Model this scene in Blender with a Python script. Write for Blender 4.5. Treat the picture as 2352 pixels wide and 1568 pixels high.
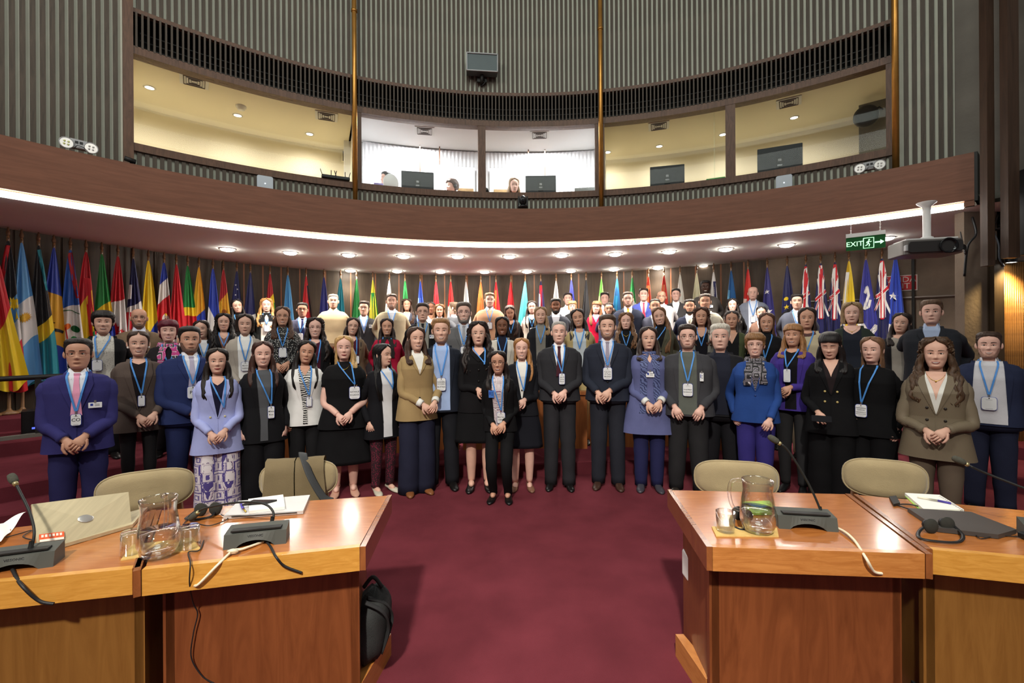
import bpy, math, random
import numpy as np
from math import sin, cos, pi, radians, sqrt, atan2, floor
from mathutils import Matrix, Vector

for _o in list(bpy.data.objects):
    bpy.data.objects.remove(_o)
SC = bpy.context.scene
COL = SC.collection

# ------------------------------------------------------------------ camera
FPX, CX, CY, CAMH = 1045.0, 1176.0, 784.0, 1.60
HZ = 775.0                                   # horizon row in the photograph
cam = bpy.data.cameras.new('camera')
cam.sensor_fit = 'HORIZONTAL'
cam.sensor_width = 36.0
cam.lens = 36.0 * FPX / 2352.0
cam.shift_y = -(CY - HZ) / 2352.0
cam.clip_start = 0.05
cam.clip_end = 100
camo = bpy.data.objects.new('camera', cam)
COL.objects.link(camo)
camo.location = (0, 0, CAMH)
camo.rotation_euler = (radians(90), radians(0.35), 0)
SC.camera = camo

# ------------------------------------------------------------------ world and exposure
w = bpy.data.worlds.new('hall_ambient')
SC.world = w
w.use_nodes = True
w.node_tree.nodes['Background'].inputs[0].default_value = (1.0, 0.97, 0.93, 1)
w.node_tree.nodes['Background'].inputs[1].default_value = 0.16
SC.view_settings.view_transform = 'Standard'
SC.view_settings.look = 'None'
SC.view_settings.gamma = 1
SC.view_settings.use_curve_mapping = False
SC.view_settings.exposure = 0.0
SC.cycles.max_bounces = 8
SC.cycles.transparent_max_bounces = 12
SC.cycles.sample_clamp_indirect = 4.0
SC.cycles.caustics_reflective = False
SC.cycles.caustics_refractive = False
SC.cycles.use_denoising = True

def area_light(name, loc, target, size, power, color=(1, 1, 1), shape='DISK', spread=180):
    l = bpy.data.lights.new(name, 'AREA')
    l.shape = shape
    l.size = size
    l.energy = power
    l.color = color
    l.spread = radians(spread)
    o = bpy.data.objects.new(name, l)
    COL.objects.link(o)
    o.location = loc
    d = Vector(target) - Vector(loc)
    o.rotation_euler = d.to_track_quat('-Z', 'Y').to_euler()
    return o

# hall lamps hanging above and behind the photographer
area_light('hall_lamp', (-0.9, -3.7, 6.9), (0.1, 1.9, 0.3), 0.45, 125, (1.0, 0.93, 0.82), spread=62)
area_light('hall_lamp', (4.5, -1.0, 7.6), (3.0, 4.5, 1.2), 1.2, 60, (1.0, 0.95, 0.88))
area_light('hall_lamp', (-4.6, -0.6, 7.6), (-4.4, 5.2, 1.8), 1.2, 235, (1.0, 0.95, 0.88))
area_light('hall_cove', (0.2, 1.0, 8.6), (0.2, 6.4, 5.2), 3.2, 170, (0.93, 1.0, 0.92))

# ------------------------------------------------------------------ helpers
def px2w(px, py, d):
    "point at planar depth d behind the photograph's pixel"
    return Vector(((px - CX) / FPX * d, d, CAMH + (HZ - py) / FPX * d))

def onz(px, py, z):
    "point on the horizontal plane z"
    return px2w(px, py, FPX * (CAMH - z) / (py - HZ))

def srgb(r, g, b):
    def f(c):
        c = c / 255.0
        return c / 12.92 if c <= 0.04045 else ((c + 0.055) / 1.055) ** 2.4
    return (f(r), f(g), f(b))

_MC = {}
def mat(name, col, rough=0.6, metal=0.0, var=0.12, nscale=9.0, bump=0.0, bscale=80.0, spec=0.4, emit=None, estr=0.0,
        trans=0.0, ior=1.45, sheen=0.0, stretch=None, coat=0.0):
    key = (name, tuple(round(c, 4) for c in col), rough, metal, var, nscale, bump, bscale, spec, emit, estr, trans, sheen, stretch, coat)
    if key in _MC:
        return _MC[key]
    m = bpy.data.materials.new(name)
    m.use_nodes = True
    nt = m.node_tree
    b = nt.nodes['Principled BSDF']
    b.inputs['Roughness'].default_value = rough
    b.inputs['Metallic'].default_value = metal
    b.inputs['Specular IOR Level'].default_value = spec
    b.inputs['IOR'].default_value = ior
    b.inputs['Transmission Weight'].default_value = trans
    b.inputs['Coat Weight'].default_value = coat
    b.inputs['Coat Roughness'].default_value = 0.08
    if sheen:
        b.inputs['Sheen Weight'].default_value = sheen
    b.inputs['Base Color'].default_value = (*col, 1)
    if emit is not None:
        b.inputs['Emission Color'].default_value = (*emit, 1)
        b.inputs['Emission Strength'].default_value = estr
    if var > 0 or bump > 0:
        tc = nt.nodes.new('ShaderNodeTexCoord')
        mp = nt.nodes.new('ShaderNodeMapping')
        nt.links.new(tc.outputs['Object'], mp.inputs[0])
        if stretch:
            mp.inputs['Scale'].default_value = stretch
    if var > 0:
        n = nt.nodes.new('ShaderNodeTexNoise')
        n.inputs['Scale'].default_value = nscale
        n.inputs['Detail'].default_value = 5
        nt.links.new(mp.outputs[0], n.inputs['Vector'])
        r = nt.nodes.new('ShaderNodeValToRGB')
        r.color_ramp.elements[0].position = 0.3
        r.color_ramp.elements[1].position = 0.7
        r.color_ramp.elements[0].color = (*[c * (1 - var) for c in col], 1)
        r.color_ramp.elements[1].color = (*[min(1, c * (1 + var)) for c in col], 1)
        nt.links.new(n.outputs['Fac'], r.inputs[0])
        nt.links.new(r.outputs[0], b.inputs['Base Color'])
    if bump > 0:
        n2 = nt.nodes.new('ShaderNodeTexNoise')
        n2.inputs['Scale'].default_value = bscale
        n2.inputs['Detail'].default_value = 3
        nt.links.new(mp.outputs[0], n2.inputs['Vector'])
        bn = nt.nodes.new('ShaderNodeBump')
        bn.inputs['Strength'].default_value = bump
        bn.inputs['Distance'].default_value = 0.01
        nt.links.new(n2.outputs['Fac'], bn.inputs['Height'])
        nt.links.new(bn.outputs[0], b.inputs['Normal'])
    _MC[key] = m
    return m

def wood(name, c1, c2, rough=0.35, scale=3.0, stretch=(14, 1, 1), coat=0.0, spec=0.4, coord='Object', dist=1.2):
    key = ('wood', name, c1, c2, rough, scale, stretch, coat, spec)
    if key in _MC:
        return _MC[key]
    m = bpy.data.materials.new(name)
    m.use_nodes = True
    nt = m.node_tree
    b = nt.nodes['Principled BSDF']
    b.inputs['Roughness'].default_value = rough
    b.inputs['Coat Weight'].default_value = coat
    b.inputs['Coat Roughness'].default_value = 0.12
    b.inputs['Specular IOR Level'].default_value = spec
    tc = nt.nodes.new('ShaderNodeTexCoord')
    mp = nt.nodes.new('ShaderNodeMapping')
    mp.inputs['Scale'].default_value = stretch
    nt.links.new(tc.outputs[coord], mp.inputs[0])
    n = nt.nodes.new('ShaderNodeTexNoise')
    n.inputs['Scale'].default_value = scale
    n.inputs['Detail'].default_value = 8
    n.inputs['Roughness'].default_value = 0.62
    n.inputs['Distortion'].default_value = dist
    nt.links.new(mp.outputs[0], n.inputs['Vector'])
    r = nt.nodes.new('ShaderNodeValToRGB')
    r.color_ramp.elements[0].position = 0.32
    r.color_ramp.elements[1].position = 0.68
    r.color_ramp.elements[0].color = (*c1, 1)
    r.color_ramp.elements[1].color = (*c2, 1)
    nt.links.new(n.outputs['Fac'], r.inputs[0])
    nt.links.new(r.outputs[0], b.inputs['Base Color'])
    bn = nt.nodes.new('ShaderNodeBump')
    bn.inputs['Strength'].default_value = 0.06
    bn.inputs['Distance'].default_value = 0.004
    nt.links.new(n.outputs['Fac'], bn.inputs['Height'])
    nt.links.new(bn.outputs[0], b.inputs['Normal'])
    _MC[key] = m
    return m

class MB:
    "collects grids, tubes, boxes and ellipsoids into one mesh"
    def __init__(s):
        s.v = []; s.q = []; s.t = []; s.qm = []; s.tm = []; s.qs = []; s.ts = []; s.n = 0
    def _add(s, V, Q=None, T=None, m=0, sm=True):
        V = np.asarray(V, float).reshape(-1, 3)
        if Q is not None and len(Q):
            Q = np.asarray(Q, int).reshape(-1, 4) + s.n
            s.q.append(Q); s.qm.append(np.full(len(Q), m)); s.qs.append(np.full(len(Q), sm))
        if T is not None and len(T):
            T = np.asarray(T, int).reshape(-1, 3) + s.n
            s.t.append(T); s.tm.append(np.full(len(T), m)); s.ts.append(np.full(len(T), sm))
        s.v.append(V); s.n += len(V)
    def grid(s, P, cu=False, cv=False, m=0, sm=True, cap0=False, cap1=False, mask=None):
        "P[a][b] points; cu closes b, cv closes a; caps close the first / last row"
        P = np.asarray(P, float)
        a, b = P.shape[:2]
        idx = np.arange(a * b).reshape(a, b)
        i = idx if not cv else np.vstack([idx, idx[:1]])
        if cu:
            i = np.hstack([i, i[:, :1]])
        Q = np.stack([i[:-1, :-1], i[:-1, 1:], i[1:, 1:], i[1:, :-1]], -1)
        if mask is not None:
            Q = Q[mask]
        Q = Q.reshape(-1, 4)
        V = P.reshape(-1, 3)
        T = []
        if cap0 or cap1:
            V = list(V)
            if cap0:
                c = len(V); V.append(P[0].mean(0))
                T += [(c, idx[0][(k + 1) % b], idx[0][k]) for k in range(b)]
            if cap1:
                c = len(V); V.append(P[-1].mean(0))
                T += [(c, idx[-1][k], idx[-1][(k + 1) % b]) for k in range(b)]
        s._add(V, Q, T, m, sm)
    def tube(s, path, rad, n=10, m=0, caps=True, sm=True, up=None, flat=1.0):
        path = np.asarray(path, float)
        k = len(path)
        rad = np.broadcast_to(np.asarray(rad, float), (k,)) if np.ndim(rad) < 2 else np.asarray(rad, float)
        tan = np.gradient(path, axis=0)
        tan /= np.linalg.norm(tan, axis=1)[:, None] + 1e-9
        u = np.array(up if up is not None else ((0, 0, 1) if abs(tan[0][2]) < .9 else (0, 1, 0)), float)
        th = np.linspace(0, 2 * pi, n, endpoint=False)
        R = []
        for j in range(k):
            u = u - tan[j] * (u @ tan[j]); u /= np.linalg.norm(u) + 1e-9
            w_ = np.cross(tan[j], u)
            ra, rb = (rad[j], rad[j] * flat) if rad.ndim == 1 else rad[j]
            R.append(path[j] + np.outer(np.cos(th), u) * rb + np.outer(np.sin(th), w_) * ra)
        s.grid(np.array(R), cu=True, m=m, sm=sm, cap0=caps, cap1=caps)
    def box(s, c, d, m=0, rot=None, sm=False, taper=1.0):
        c = np.asarray(c, float); h = np.asarray(d, float) / 2
        V = np.array([(x, y, z) for z in (-1, 1) for y in (-1, 1) for x in (-1, 1)], float)
        V[V[:, 2] > 0, :2] *= taper
        V = V * h
        if rot is not None:
            V = V @ np.array(rot.to_3x3()).T if hasattr(rot, 'to_3x3') else V @ np.asarray(rot).T
        s._add(V + c, [(0, 2, 3, 1), (4, 5, 7, 6), (0, 1, 5, 4), (2, 6, 7, 3), (0, 4, 6, 2), (1, 3, 7, 5)], None, m, sm)
    def rbox(s, c, d, r, m=0, rot=None, seg=4, axis=2):
        "box with rounded vertical (axis) edges and slightly bevelled rims"
        hx, hy, hz = [q / 2 for q in d]
        ax = {2: (0, 1, 2), 1: (0, 2, 1), 0: (1, 2, 0)}[axis]
        h = [d[ax[0]] / 2, d[ax[1]] / 2, d[ax[2]] / 2]
        r = min(r, h[0] * .98, h[1] * .98)
        pts = []
        for (sx, sy, a0) in ((1, 1, 0), (-1, 1, pi / 2), (-1, -1, pi), (1, -1, 1.5 * pi)):
            for k in range(seg + 1):
                a = a0 + k * pi / 2 / seg
                pts.append((sx * (h[0] - r) + r * cos(a), sy * (h[1] - r) + r * sin(a)))
        pts = np.array(pts)
        b = min(h[2] * .5, min(r, .012) * .5)
        rows = []
        for z, k in ((-h[2], -b), (-h[2] + b, 0), (h[2] - b, 0), (h[2], -b)):
            p = pts * np.array([(h[0] + k) / h[0], (h[1] + k) / h[1]])
            V = np.zeros((len(p), 3)); V[:, ax[0]] = p[:, 0]; V[:, ax[1]] = p[:, 1]; V[:, ax[2]] = z
            rows.append(V)
        P = np.array(rows)
        if rot is not None:
            P = P @ np.asarray(rot.to_3x3() if hasattr(rot, 'to_3x3') else rot).T
        s.grid(P + np.asarray(c, float), cu=True, m=m, sm=False, cap0=True, cap1=True)
    def ell(s, c, r, m=0, nu=12, nv=8, rot=None, half=None):
        th = np.linspace(0, 2 * pi, nu, endpoint=False)
        ph = np.linspace(-pi / 2, pi / 2, nv + 1)
        P = np.zeros((nv + 1, nu, 3))
        P[..., 0] = np.outer(np.cos(ph), np.cos(th)) * r[0]
        P[..., 1] = np.outer(np.cos(ph), np.sin(th)) * r[1]
        P[..., 2] = np.outer(np.sin(ph), np.ones(nu)) * r[2]
        if rot is not None:
            P = P @ np.asarray(rot).T
        s.grid(P + np.asarray(c, float), cu=True, m=m)
    def lathe(s, prof, c=(0, 0, 0), n=20, m=0, sm=True, caps=(False, False)):
        th = np.linspace(0, 2 * pi, n, endpoint=False)
        P = np.array([[(r * cos(a), r * sin(a), z) for a in th] for r, z in prof])
        s.grid(P + np.asarray(c, float), cu=True, m=m, sm=sm, cap0=caps[0], cap1=caps[1])
    def poly(s, pts, depth_vec, m=0, sm=False):
        "flat polygon (any outline, fan from its centre) extruded by a vector"
        pts = np.asarray(pts, float); dv = np.asarray(depth_vec, float)
        n = len(pts)
        V = np.vstack([pts, pts + dv, [pts.mean(0)], [pts.mean(0) + dv]])
        Q = [(k, (k + 1) % n, n + (k + 1) % n, n + k) for k in range(n)]
        T = [(2 * n, (k + 1) % n, k) for k in range(n)] + [(2 * n + 1, n + k, n + (k + 1) % n) for k in range(n)]
        s._add(V, Q, T, m, sm)
    def xf(s, fn):
        s.v = [fn(v) for v in s.v]
        return s
    def mesh(s, name, mats):
        V = np.vstack(s.v)
        Q = np.vstack(s.q) if s.q else np.zeros((0, 4), int)
        T = np.vstack(s.t) if s.t else np.zeros((0, 3), int)
        me = bpy.data.meshes.new(name)
        me.vertices.add(len(V)); me.vertices.foreach_set('co', V.astype(np.float32).ravel())
        nl = Q.size + T.size
        me.loops.add(nl)
        me.loops.foreach_set('vertex_index', np.concatenate([Q.ravel(), T.ravel()]).astype(np.int32))
        npol = len(Q) + len(T)
        me.polygons.add(npol)
        ls = np.concatenate([np.arange(len(Q)) * 4, Q.size + np.arange(len(T)) * 3]).astype(np.int32)
        me.polygons.foreach_set('loop_start', ls)
        mi = np.concatenate([np.concatenate(s.qm) if s.qm else [], np.concatenate(s.tm) if s.tm else []]).astype(np.int32)
        sm = np.concatenate([np.concatenate(s.qs) if s.qs else [], np.concatenate(s.ts) if s.ts else []]).astype(bool)
        me.polygons.foreach_set('material_index', mi)
        me.polygons.foreach_set('use_smooth', sm)
        for mm in (mats if isinstance(mats, (list, tuple)) else [mats]):
            me.materials.append(mm)
        me.update(calc_edges=True)
        me.validate()
        return me
    def build(s, name, mats, parent=None, loc=None, rz=0, matrix=None):
        return link(name, s.mesh(name, mats), parent, loc, rz, matrix)

def link(name, data, parent=None, loc=None, rz=0, matrix=None):
    o = bpy.data.objects.new(name, data)
    COL.objects.link(o)
    if parent is not None:
        o.parent = parent
    if matrix is not None:
        o.matrix_basis = matrix
    else:
        if loc is not None:
            o.location = loc
        if rz:
            o.rotation_euler = (0, 0, rz)
    return o

def tag(o, label=None, cat=None, group=None, kind=None):
    if label: o['label'] = label
    if cat: o['category'] = cat
    if group: o['group'] = group
    if kind: o['kind'] = kind
    return o

def empty(name, loc=(0, 0, 0), rz=0, label=None, cat=None, group=None):
    return tag(link(name, None, None, loc, rz), label, cat, group)

def struct(o):
    o['kind'] = 'structure'
    return o

_TXT = {}
def text_mesh(body, size, align='CENTER'):
    "flat lettering as vertices and triangles, centred on the origin in the xz plane"
    key = (body, align)
    if key not in _TXT:
        cu = bpy.data.curves.new('txt', 'FONT')
        cu.body = body
        cu.align_x = align
        cu.align_y = 'CENTER'
        cu.size = 1.0
        cu.resolution_u = 2
        cu.offset = .004
        o = bpy.data.objects.new('txt', cu)
        COL.objects.link(o)
        me = bpy.data.meshes.new_from_object(o.evaluated_get(bpy.context.evaluated_depsgraph_get()))
        me.calc_loop_triangles()
        V = np.array([v.co[:] for v in me.vertices]).reshape(-1, 3)
        T = np.array([t.vertices[:] for t in me.loop_triangles]).reshape(-1, 3)
        bpy.data.objects.remove(o)
        bpy.data.curves.remove(cu)
        bpy.data.meshes.remove(me)
        _TXT[key] = (V, T)
    V, T = _TXT[key]
    P = np.zeros_like(V)
    P[:, 0] = V[:, 0] * size
    P[:, 2] = V[:, 1] * size
    return P, T

def clear_glass(name, tint=(1, 1, 1), gloss=.9):
    "thin clear glass: see-through with a Fresnel reflection"
    m = bpy.data.materials.new(name); m.use_nodes = True; nt = m.node_tree
    nt.nodes.remove(nt.nodes['Principled BSDF'])
    t = nt.nodes.new('ShaderNodeBsdfTransparent'); t.inputs[0].default_value = (*tint, 1)
    g = nt.nodes.new('ShaderNodeBsdfGlossy'); g.inputs['Roughness'].default_value = .03; g.inputs['Color'].default_value = (gloss, gloss, gloss, 1)
    lw = nt.nodes.new('ShaderNodeLayerWeight'); lw.inputs['Blend'].default_value = .34
    mx = nt.nodes.new('ShaderNodeMixShader')
    nt.links.new(lw.outputs['Facing'], mx.inputs[0]); nt.links.new(t.outputs[0], mx.inputs[1]); nt.links.new(g.outputs[0], mx.inputs[2])
    nt.links.new(mx.outputs[0], nt.nodes['Material Output'].inputs[0])
    return m

def sstep(a, b, x):
    t = np.clip((np.asarray(x, float) - a) / (b - a), 0, 1)
    return t * t * (3 - 2 * t)

def vnoise(P, seed, scale):
    "cheap smooth pseudo-noise in -1..1"
    rs = np.random.RandomState(seed % 100000)
    P = np.asarray(P, float)
    out = np.zeros(P.shape[:-1])
    for k in range(5):
        d = rs.normal(size=3); d /= np.linalg.norm(d)
        out += np.sin((P @ d) * scale * (0.7 + 0.3 * k) + rs.uniform(0, 6.28))
    return out / 5 * 1.6

C0 = np.array((0.31, 0.59))                    # centre of the round hall
def ring(R, th, z=0.0):
    "point of the round hall: angle from straight ahead, clockwise"
    return np.array((C0[0] + R * sin(th), C0[1] + R * cos(th), z))
def th_at(px, R):
    "angle at which the circle R is crossed by the sight line through column px"
    k = (px - CX) / FPX
    a = k * k + 1; b = -2 * (k * C0[0] + C0[1]); c = C0 @ C0 - R * R
    y = (-b + sqrt(b * b - 4 * a * c)) / (2 * a)
    return atan2(k * y - C0[0], y - C0[1])
# ------------------------------------------------------------------ people
SKIN = {'l': (216, 172, 152), 'm': (198, 150, 126), 't': (176, 124, 98), 'd': (120, 78, 58), 'k': (66, 42, 32), 'p': (224, 180, 164)}
def skin_mat(k): return mat('skin', srgb(*SKIN[k]), 0.5, var=0.05, nscale=20, spec=0.35)
def cloth_mat(c, rough=0.85, var=0.10): return mat('fabric', srgb(*c), rough, var=var, nscale=6, bump=0.25, bscale=260, spec=0.15)
M_EYEW = mat('eye_white', (0.66, 0.62, 0.58), 0.3, var=0)
M_IRIS = mat('iris', (0.016, 0.010, 0.007), 0.2, var=0)
M_TEETH = mat('teeth', (0.72, 0.68, 0.62), 0.3, var=0)
M_LANY = mat('lanyard_ribbon', srgb(74, 140, 214), 0.6, var=0.08, nscale=30)
M_BADGE = mat('badge_card', srgb(226, 228, 230), 0.45, var=0.02)
M_BLUE = mat('badge_blue', srgb(40, 60, 150), 0.5, var=0)
M_INK = mat('ink', (0.012, 0.012, 0.016), 0.6, var=0)
M_STEEL = mat('clip_steel', (0.55, 0.55, 0.55), 0.3, metal=1, var=0)
M_GOLD = mat('gold', srgb(212, 175, 80), 0.3, metal=1, var=0)
M_PEARL = mat('pearl', srgb(240, 236, 228), 0.2, var=0)
M_LENS = mat('lens_glass', (1, 1, 1), 0.02, var=0, trans=1.0, ior=1.05)
M_BLACKPL = mat('black_plastic', (0.012, 0.012, 0.013), 0.35, var=0)

HH = 0.235
# t (0 chin .. 1 crown), half width, front depth, back depth
_HR = np.array([(-.36, .054, .044, .068), (-.20, .052, .040, .066), (-.06, .050, .044, .064), (-.015, .049, .066, .064), (.0, .050, .080, .064),
                (.03, .053, .0885, .065), (.08, .0575, .0905, .066), (.14, .062, .0900, .070), (.20, .0660, .0900, .077), (.28, .0690, .0905, .086),
                (.36, .0712, .0912, .093), (.44, .0730, .0915, .098), (.50, .0742, .0915, .101), (.56, .0755, .0930, .103), (.62, .0765, .0945, .104),
                (.68, .0768, .0945, .104), (.74, .0760, .0925, .102), (.80, .0735, .0875, .097), (.86, .0680, .0790, .087), (.91, .0590, .0670, .073),
                (.95, .0470, .0525, .057), (.98, .0310, .0340, .037), (1.0, .0010, .0010, .001)])
def head_prof(t, fem):
    w_ = np.interp(t, _HR[:, 0], _HR[:, 1]); f = np.interp(t, _HR[:, 0], _HR[:, 2]); b = np.interp(t, _HR[:, 0], _HR[:, 3])
    w_ = w_ * np.interp(t, [.1, .4], [1.0, 1.035])
    if fem:
        w_ = w_ * np.interp(t, [-.4, -.05, .05, .25, .5], [.86, .86, .90, .955, .985])
        f = f * np.interp(t, [-.4, -.02, .05, .3], [.92, .92, .985, 1])
        b = b * np.interp(t, [-.4, 0, .3], [.88, .9, 1])
    return w_, f, b
def g2(x, z, x0, z0, sx, sz): return np.exp(-((x - x0) / sx) ** 2 - ((z - z0) / sz) ** 2)
def face_feat(x, t, smile):
    "forward displacement (metres) of the face front"
    z = t * HH; a = np.abs(x)
    d = 0.010 * np.exp(-(x / .0085) ** 2) * sstep(.56, .50, t) * sstep(.30, .36, t)                  # bridge
    d += 0.019 * g2(x, t, 0, .355, .0105, .055)                                                     # tip
    d += 0.007 * g2(a, t, .0135, .335, .007, .03)                                                   # wings
    d -= 0.0085 * g2(a, t, .031, .492, .0175, .052)                                                 # sockets
    d += 0.0035 * g2(a, t, .030, .580, .024, .03)                                                   # brow
    d += (0.004 + .004 * smile) * g2(a, t, .040, .345 + .02 * smile, .018, .075)                    # cheek
    d += 0.0065 * g2(x, t, 0, .185, .026, .045)                                                     # mouth mound
    d -= 0.004 * g2(x, t, 0, .125, .022, .022)
    d += 0.0055 * g2(x, t, 0, .055, .020, .05)                                                      # chin
    d -= 0.003 * smile * g2(a, t, .036, .23, .006, .06)                                             # smile fold
    return d
def face_y(x, t, fem, smile):
    w_, f, b = head_prof(t, fem)
    q = np.clip(np.abs(x) / (w_ + 1e-6), 0, .999)
    return -f * (1 - q ** 2.25) ** (1 / 2.25) - face_feat(x, t, smile)

_TQ = {}
def head_grid(fem, smile, hi):
    k = (fem, smile, hi)
    if k in _TQ: return _TQ[k].copy()
    ts = np.concatenate([np.array([-.36, -.2, -.06, -.02, 0]), np.linspace(.02, .92, 34 if hi else 20), [.95, .975, .992, 1.0]])
    n = 52 if hi else 34
    u = np.linspace(0, 1, n, endpoint=False)
    th = 2 * pi * (u + 0.055 * np.sin(2 * pi * u) * -1)          # denser towards the face (theta = 0 front)
    P = np.zeros((len(ts), n, 3))
    for i, t in enumerate(ts):
        w_, f, b = head_prof(t, fem)
        c, s_ = np.cos(th), np.sin(th)
        e = 2 / 2.25
        x = w_ * np.sign(s_) * np.abs(s_) ** e
        y = np.where(c > 0, -f, b) * np.abs(c) ** e
        front = sstep(.0, .35, c)
        y = y - face_feat(x, t, smile) * front
        P[i, :, 0] = x; P[i, :, 1] = y; P[i, :, 2] = t * HH
    _TQ[k] = P
    return P.copy()

# torso tables: z below crown, half width, depth front, depth back
_TM = np.array([(-.225, .050, .046, .064), (-.262, .056, .052, .068), (-.285, .076, .064, .076), (-.300, .116, .076, .084), (-.316, .148, .090, .092), (-.336, .172, .102, .098),
                (-.375, .190, .115, .105), (-.450, .190, .130, .110), (-.560, .182, .130, .105), (-.660, .176, .127, .105), (-.780, .182, .132, .115),
                (-.900, .192, .138, .120), (-1.05, .210, .140, .125), (-1.3, .22, .15, .13)])
_TF = np.array([(-.225, .043, .042, .058), (-.262, .048, .047, .062), (-.285, .066, .057, .070), (-.300, .094, .068, .078), (-.318, .128, .082, .086), (-.338, .150, .094, .092),
                (-.375, .161, .110, .098), (-.450, .164, .138, .102), (-.540, .154, .128, .098), (-.640, .148, .116, .098), (-.760, .166, .126, .110),
                (-.880, .182, .134, .118), (-1.05, .204, .138, .122), (-1.3, .22, .15, .13)])
NSE = 2.5
class Torso:
    def __init__(s, fem, w):
        s.t = (_TF if fem else _TM).copy()
        s.t[:, 1] *= np.interp(s.t[:, 0], [-.36, -.30], [1.09 if fem else 1.10, 1.0])
        s.t[:, 0] += .020 * np.interp(s.t[:, 0], [-.62, -.37, -.330, -.318, -.300, -.285], [0, 1, 1, .75, .25, 0])
        g = np.interp(s.t[:, 0], [-.45, -.30], [w, 1.0 + (w - 1) * .35])
        s.t[:, 1] *= g; s.t[:, 2] *= np.interp(s.t[:, 0], [-.45, -.30], [1 + (w - 1) * .9, 1]); s.t[:, 3] *= np.interp(s.t[:, 0], [-.45, -.30], [w, 1])
        s.flare = 0.0
    def at(s, z):
        zz = -s.t[:, 0]
        return [np.interp(-z, zz, s.t[:, k]) for k in (1, 2, 3)]
    def front(s, x, z, off=0.0):
        w_, f, b = s.at(z)
        q = np.clip(np.abs(x) / (w_ + off), 0, .995)
        return -(f + off) * (1 - q ** NSE) ** (1 / NSE)
    def loft(s, zs, off, n=36, wig=0.0, seed=1, flare=None):
        th = np.linspace(0, 2 * pi, n, endpoint=False)
        P = np.zeros((len(zs), n, 3))
        for i, z in enumerate(zs):
            w_, f, b = s.at(z)
            k = 1.0 if flare is None else 1 + flare * max(0, (-z - .62)) 
            c, sn = np.cos(th), np.sin(th); e = 2 / NSE
            P[i, :, 0] = (w_ + off) * k * np.sign(sn) * np.abs(sn) ** e
            P[i, :, 1] = np.where(c > 0, -(f + off), b + off) * k * np.abs(c) ** e
            P[i, :, 2] = z
        if wig:
            d = vnoise(P * np.array([1, 1, .6]), seed, 22) * wig
            P[..., 0] += np.sin(th) * d; P[..., 1] -= np.cos(th) * d
        return P

def patch(mb, tor, zs, x0, x1, off, m=0, nx=7, thick=0.0):
    "sheet on the chest between x0(z) and x1(z)"
    zs = np.asarray(zs, float); zz = tor.t[:, 0]
    ex = zz[(zz < zs.max() - 1e-4) & (zz > zs.min() + 1e-4)]
    zn = np.array(sorted(set(np.round(np.concatenate([zs, ex]), 5)), reverse=True))
    if len(zs) > 3:
        x0 = np.interp(-zn, -zs, x0); x1 = np.interp(-zn, -zs, x1); zs = zn
    P = np.zeros((len(zs), nx, 3))
    for i, z in enumerate(zs):
        x = np.linspace(x0[i], x1[i], nx)
        P[i, :, 0] = x; P[i, :, 1] = tor.front(x, z, off + .007 * float(sstep(-.345, -.285, z))); P[i, :, 2] = z
    mb.grid(P, m=m)
    if thick:                                                    # close the rim back to the chest
        rim = np.concatenate([P[0], P[1:, -1], P[-1, ::-1][1:], P[::-1, 0][1:]])
        back = rim.copy(); back[:, 1] += thick
        mb.grid(np.stack([rim, back]), m=m, cu=False)

def bend(S, W, L1, L2, hint):
    S, W, hint = map(lambda a: np.asarray(a, float), (S, W, hint))
    d = W - S; D = np.linalg.norm(d)
    if D > (L1 + L2) * .995:
        L1, L2 = L1 * D / (L1 + L2) * 1.006, L2 * D / (L1 + L2) * 1.006
    a = (L1 * L1 - L2 * L2 + D * D) / (2 * D)
    h = sqrt(max(L1 * L1 - a * a, 1e-6))
    n = d / D
    hh = hint - n * (hint @ n); hh /= np.linalg.norm(hh) + 1e-9
    return S + n * a + hh * h

def smooth_path(pts, n):
    pts = np.asarray(pts, float); k = len(pts)
    t = np.linspace(0, k - 1, n); out = []
    for q in t:
        i = min(int(q), k - 2); u = q - i
        p0, p1, p2, p3 = pts[max(i - 1, 0)], pts[i], pts[i + 1], pts[min(i + 2, k - 1)]
        out.append(.5 * ((2 * p1) + (-p0 + p2) * u + (2 * p0 - 5 * p1 + 4 * p2 - p3) * u * u + (-p0 + 3 * p1 - 3 * p2 + p3) * u ** 3))
    return np.array(out)

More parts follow.
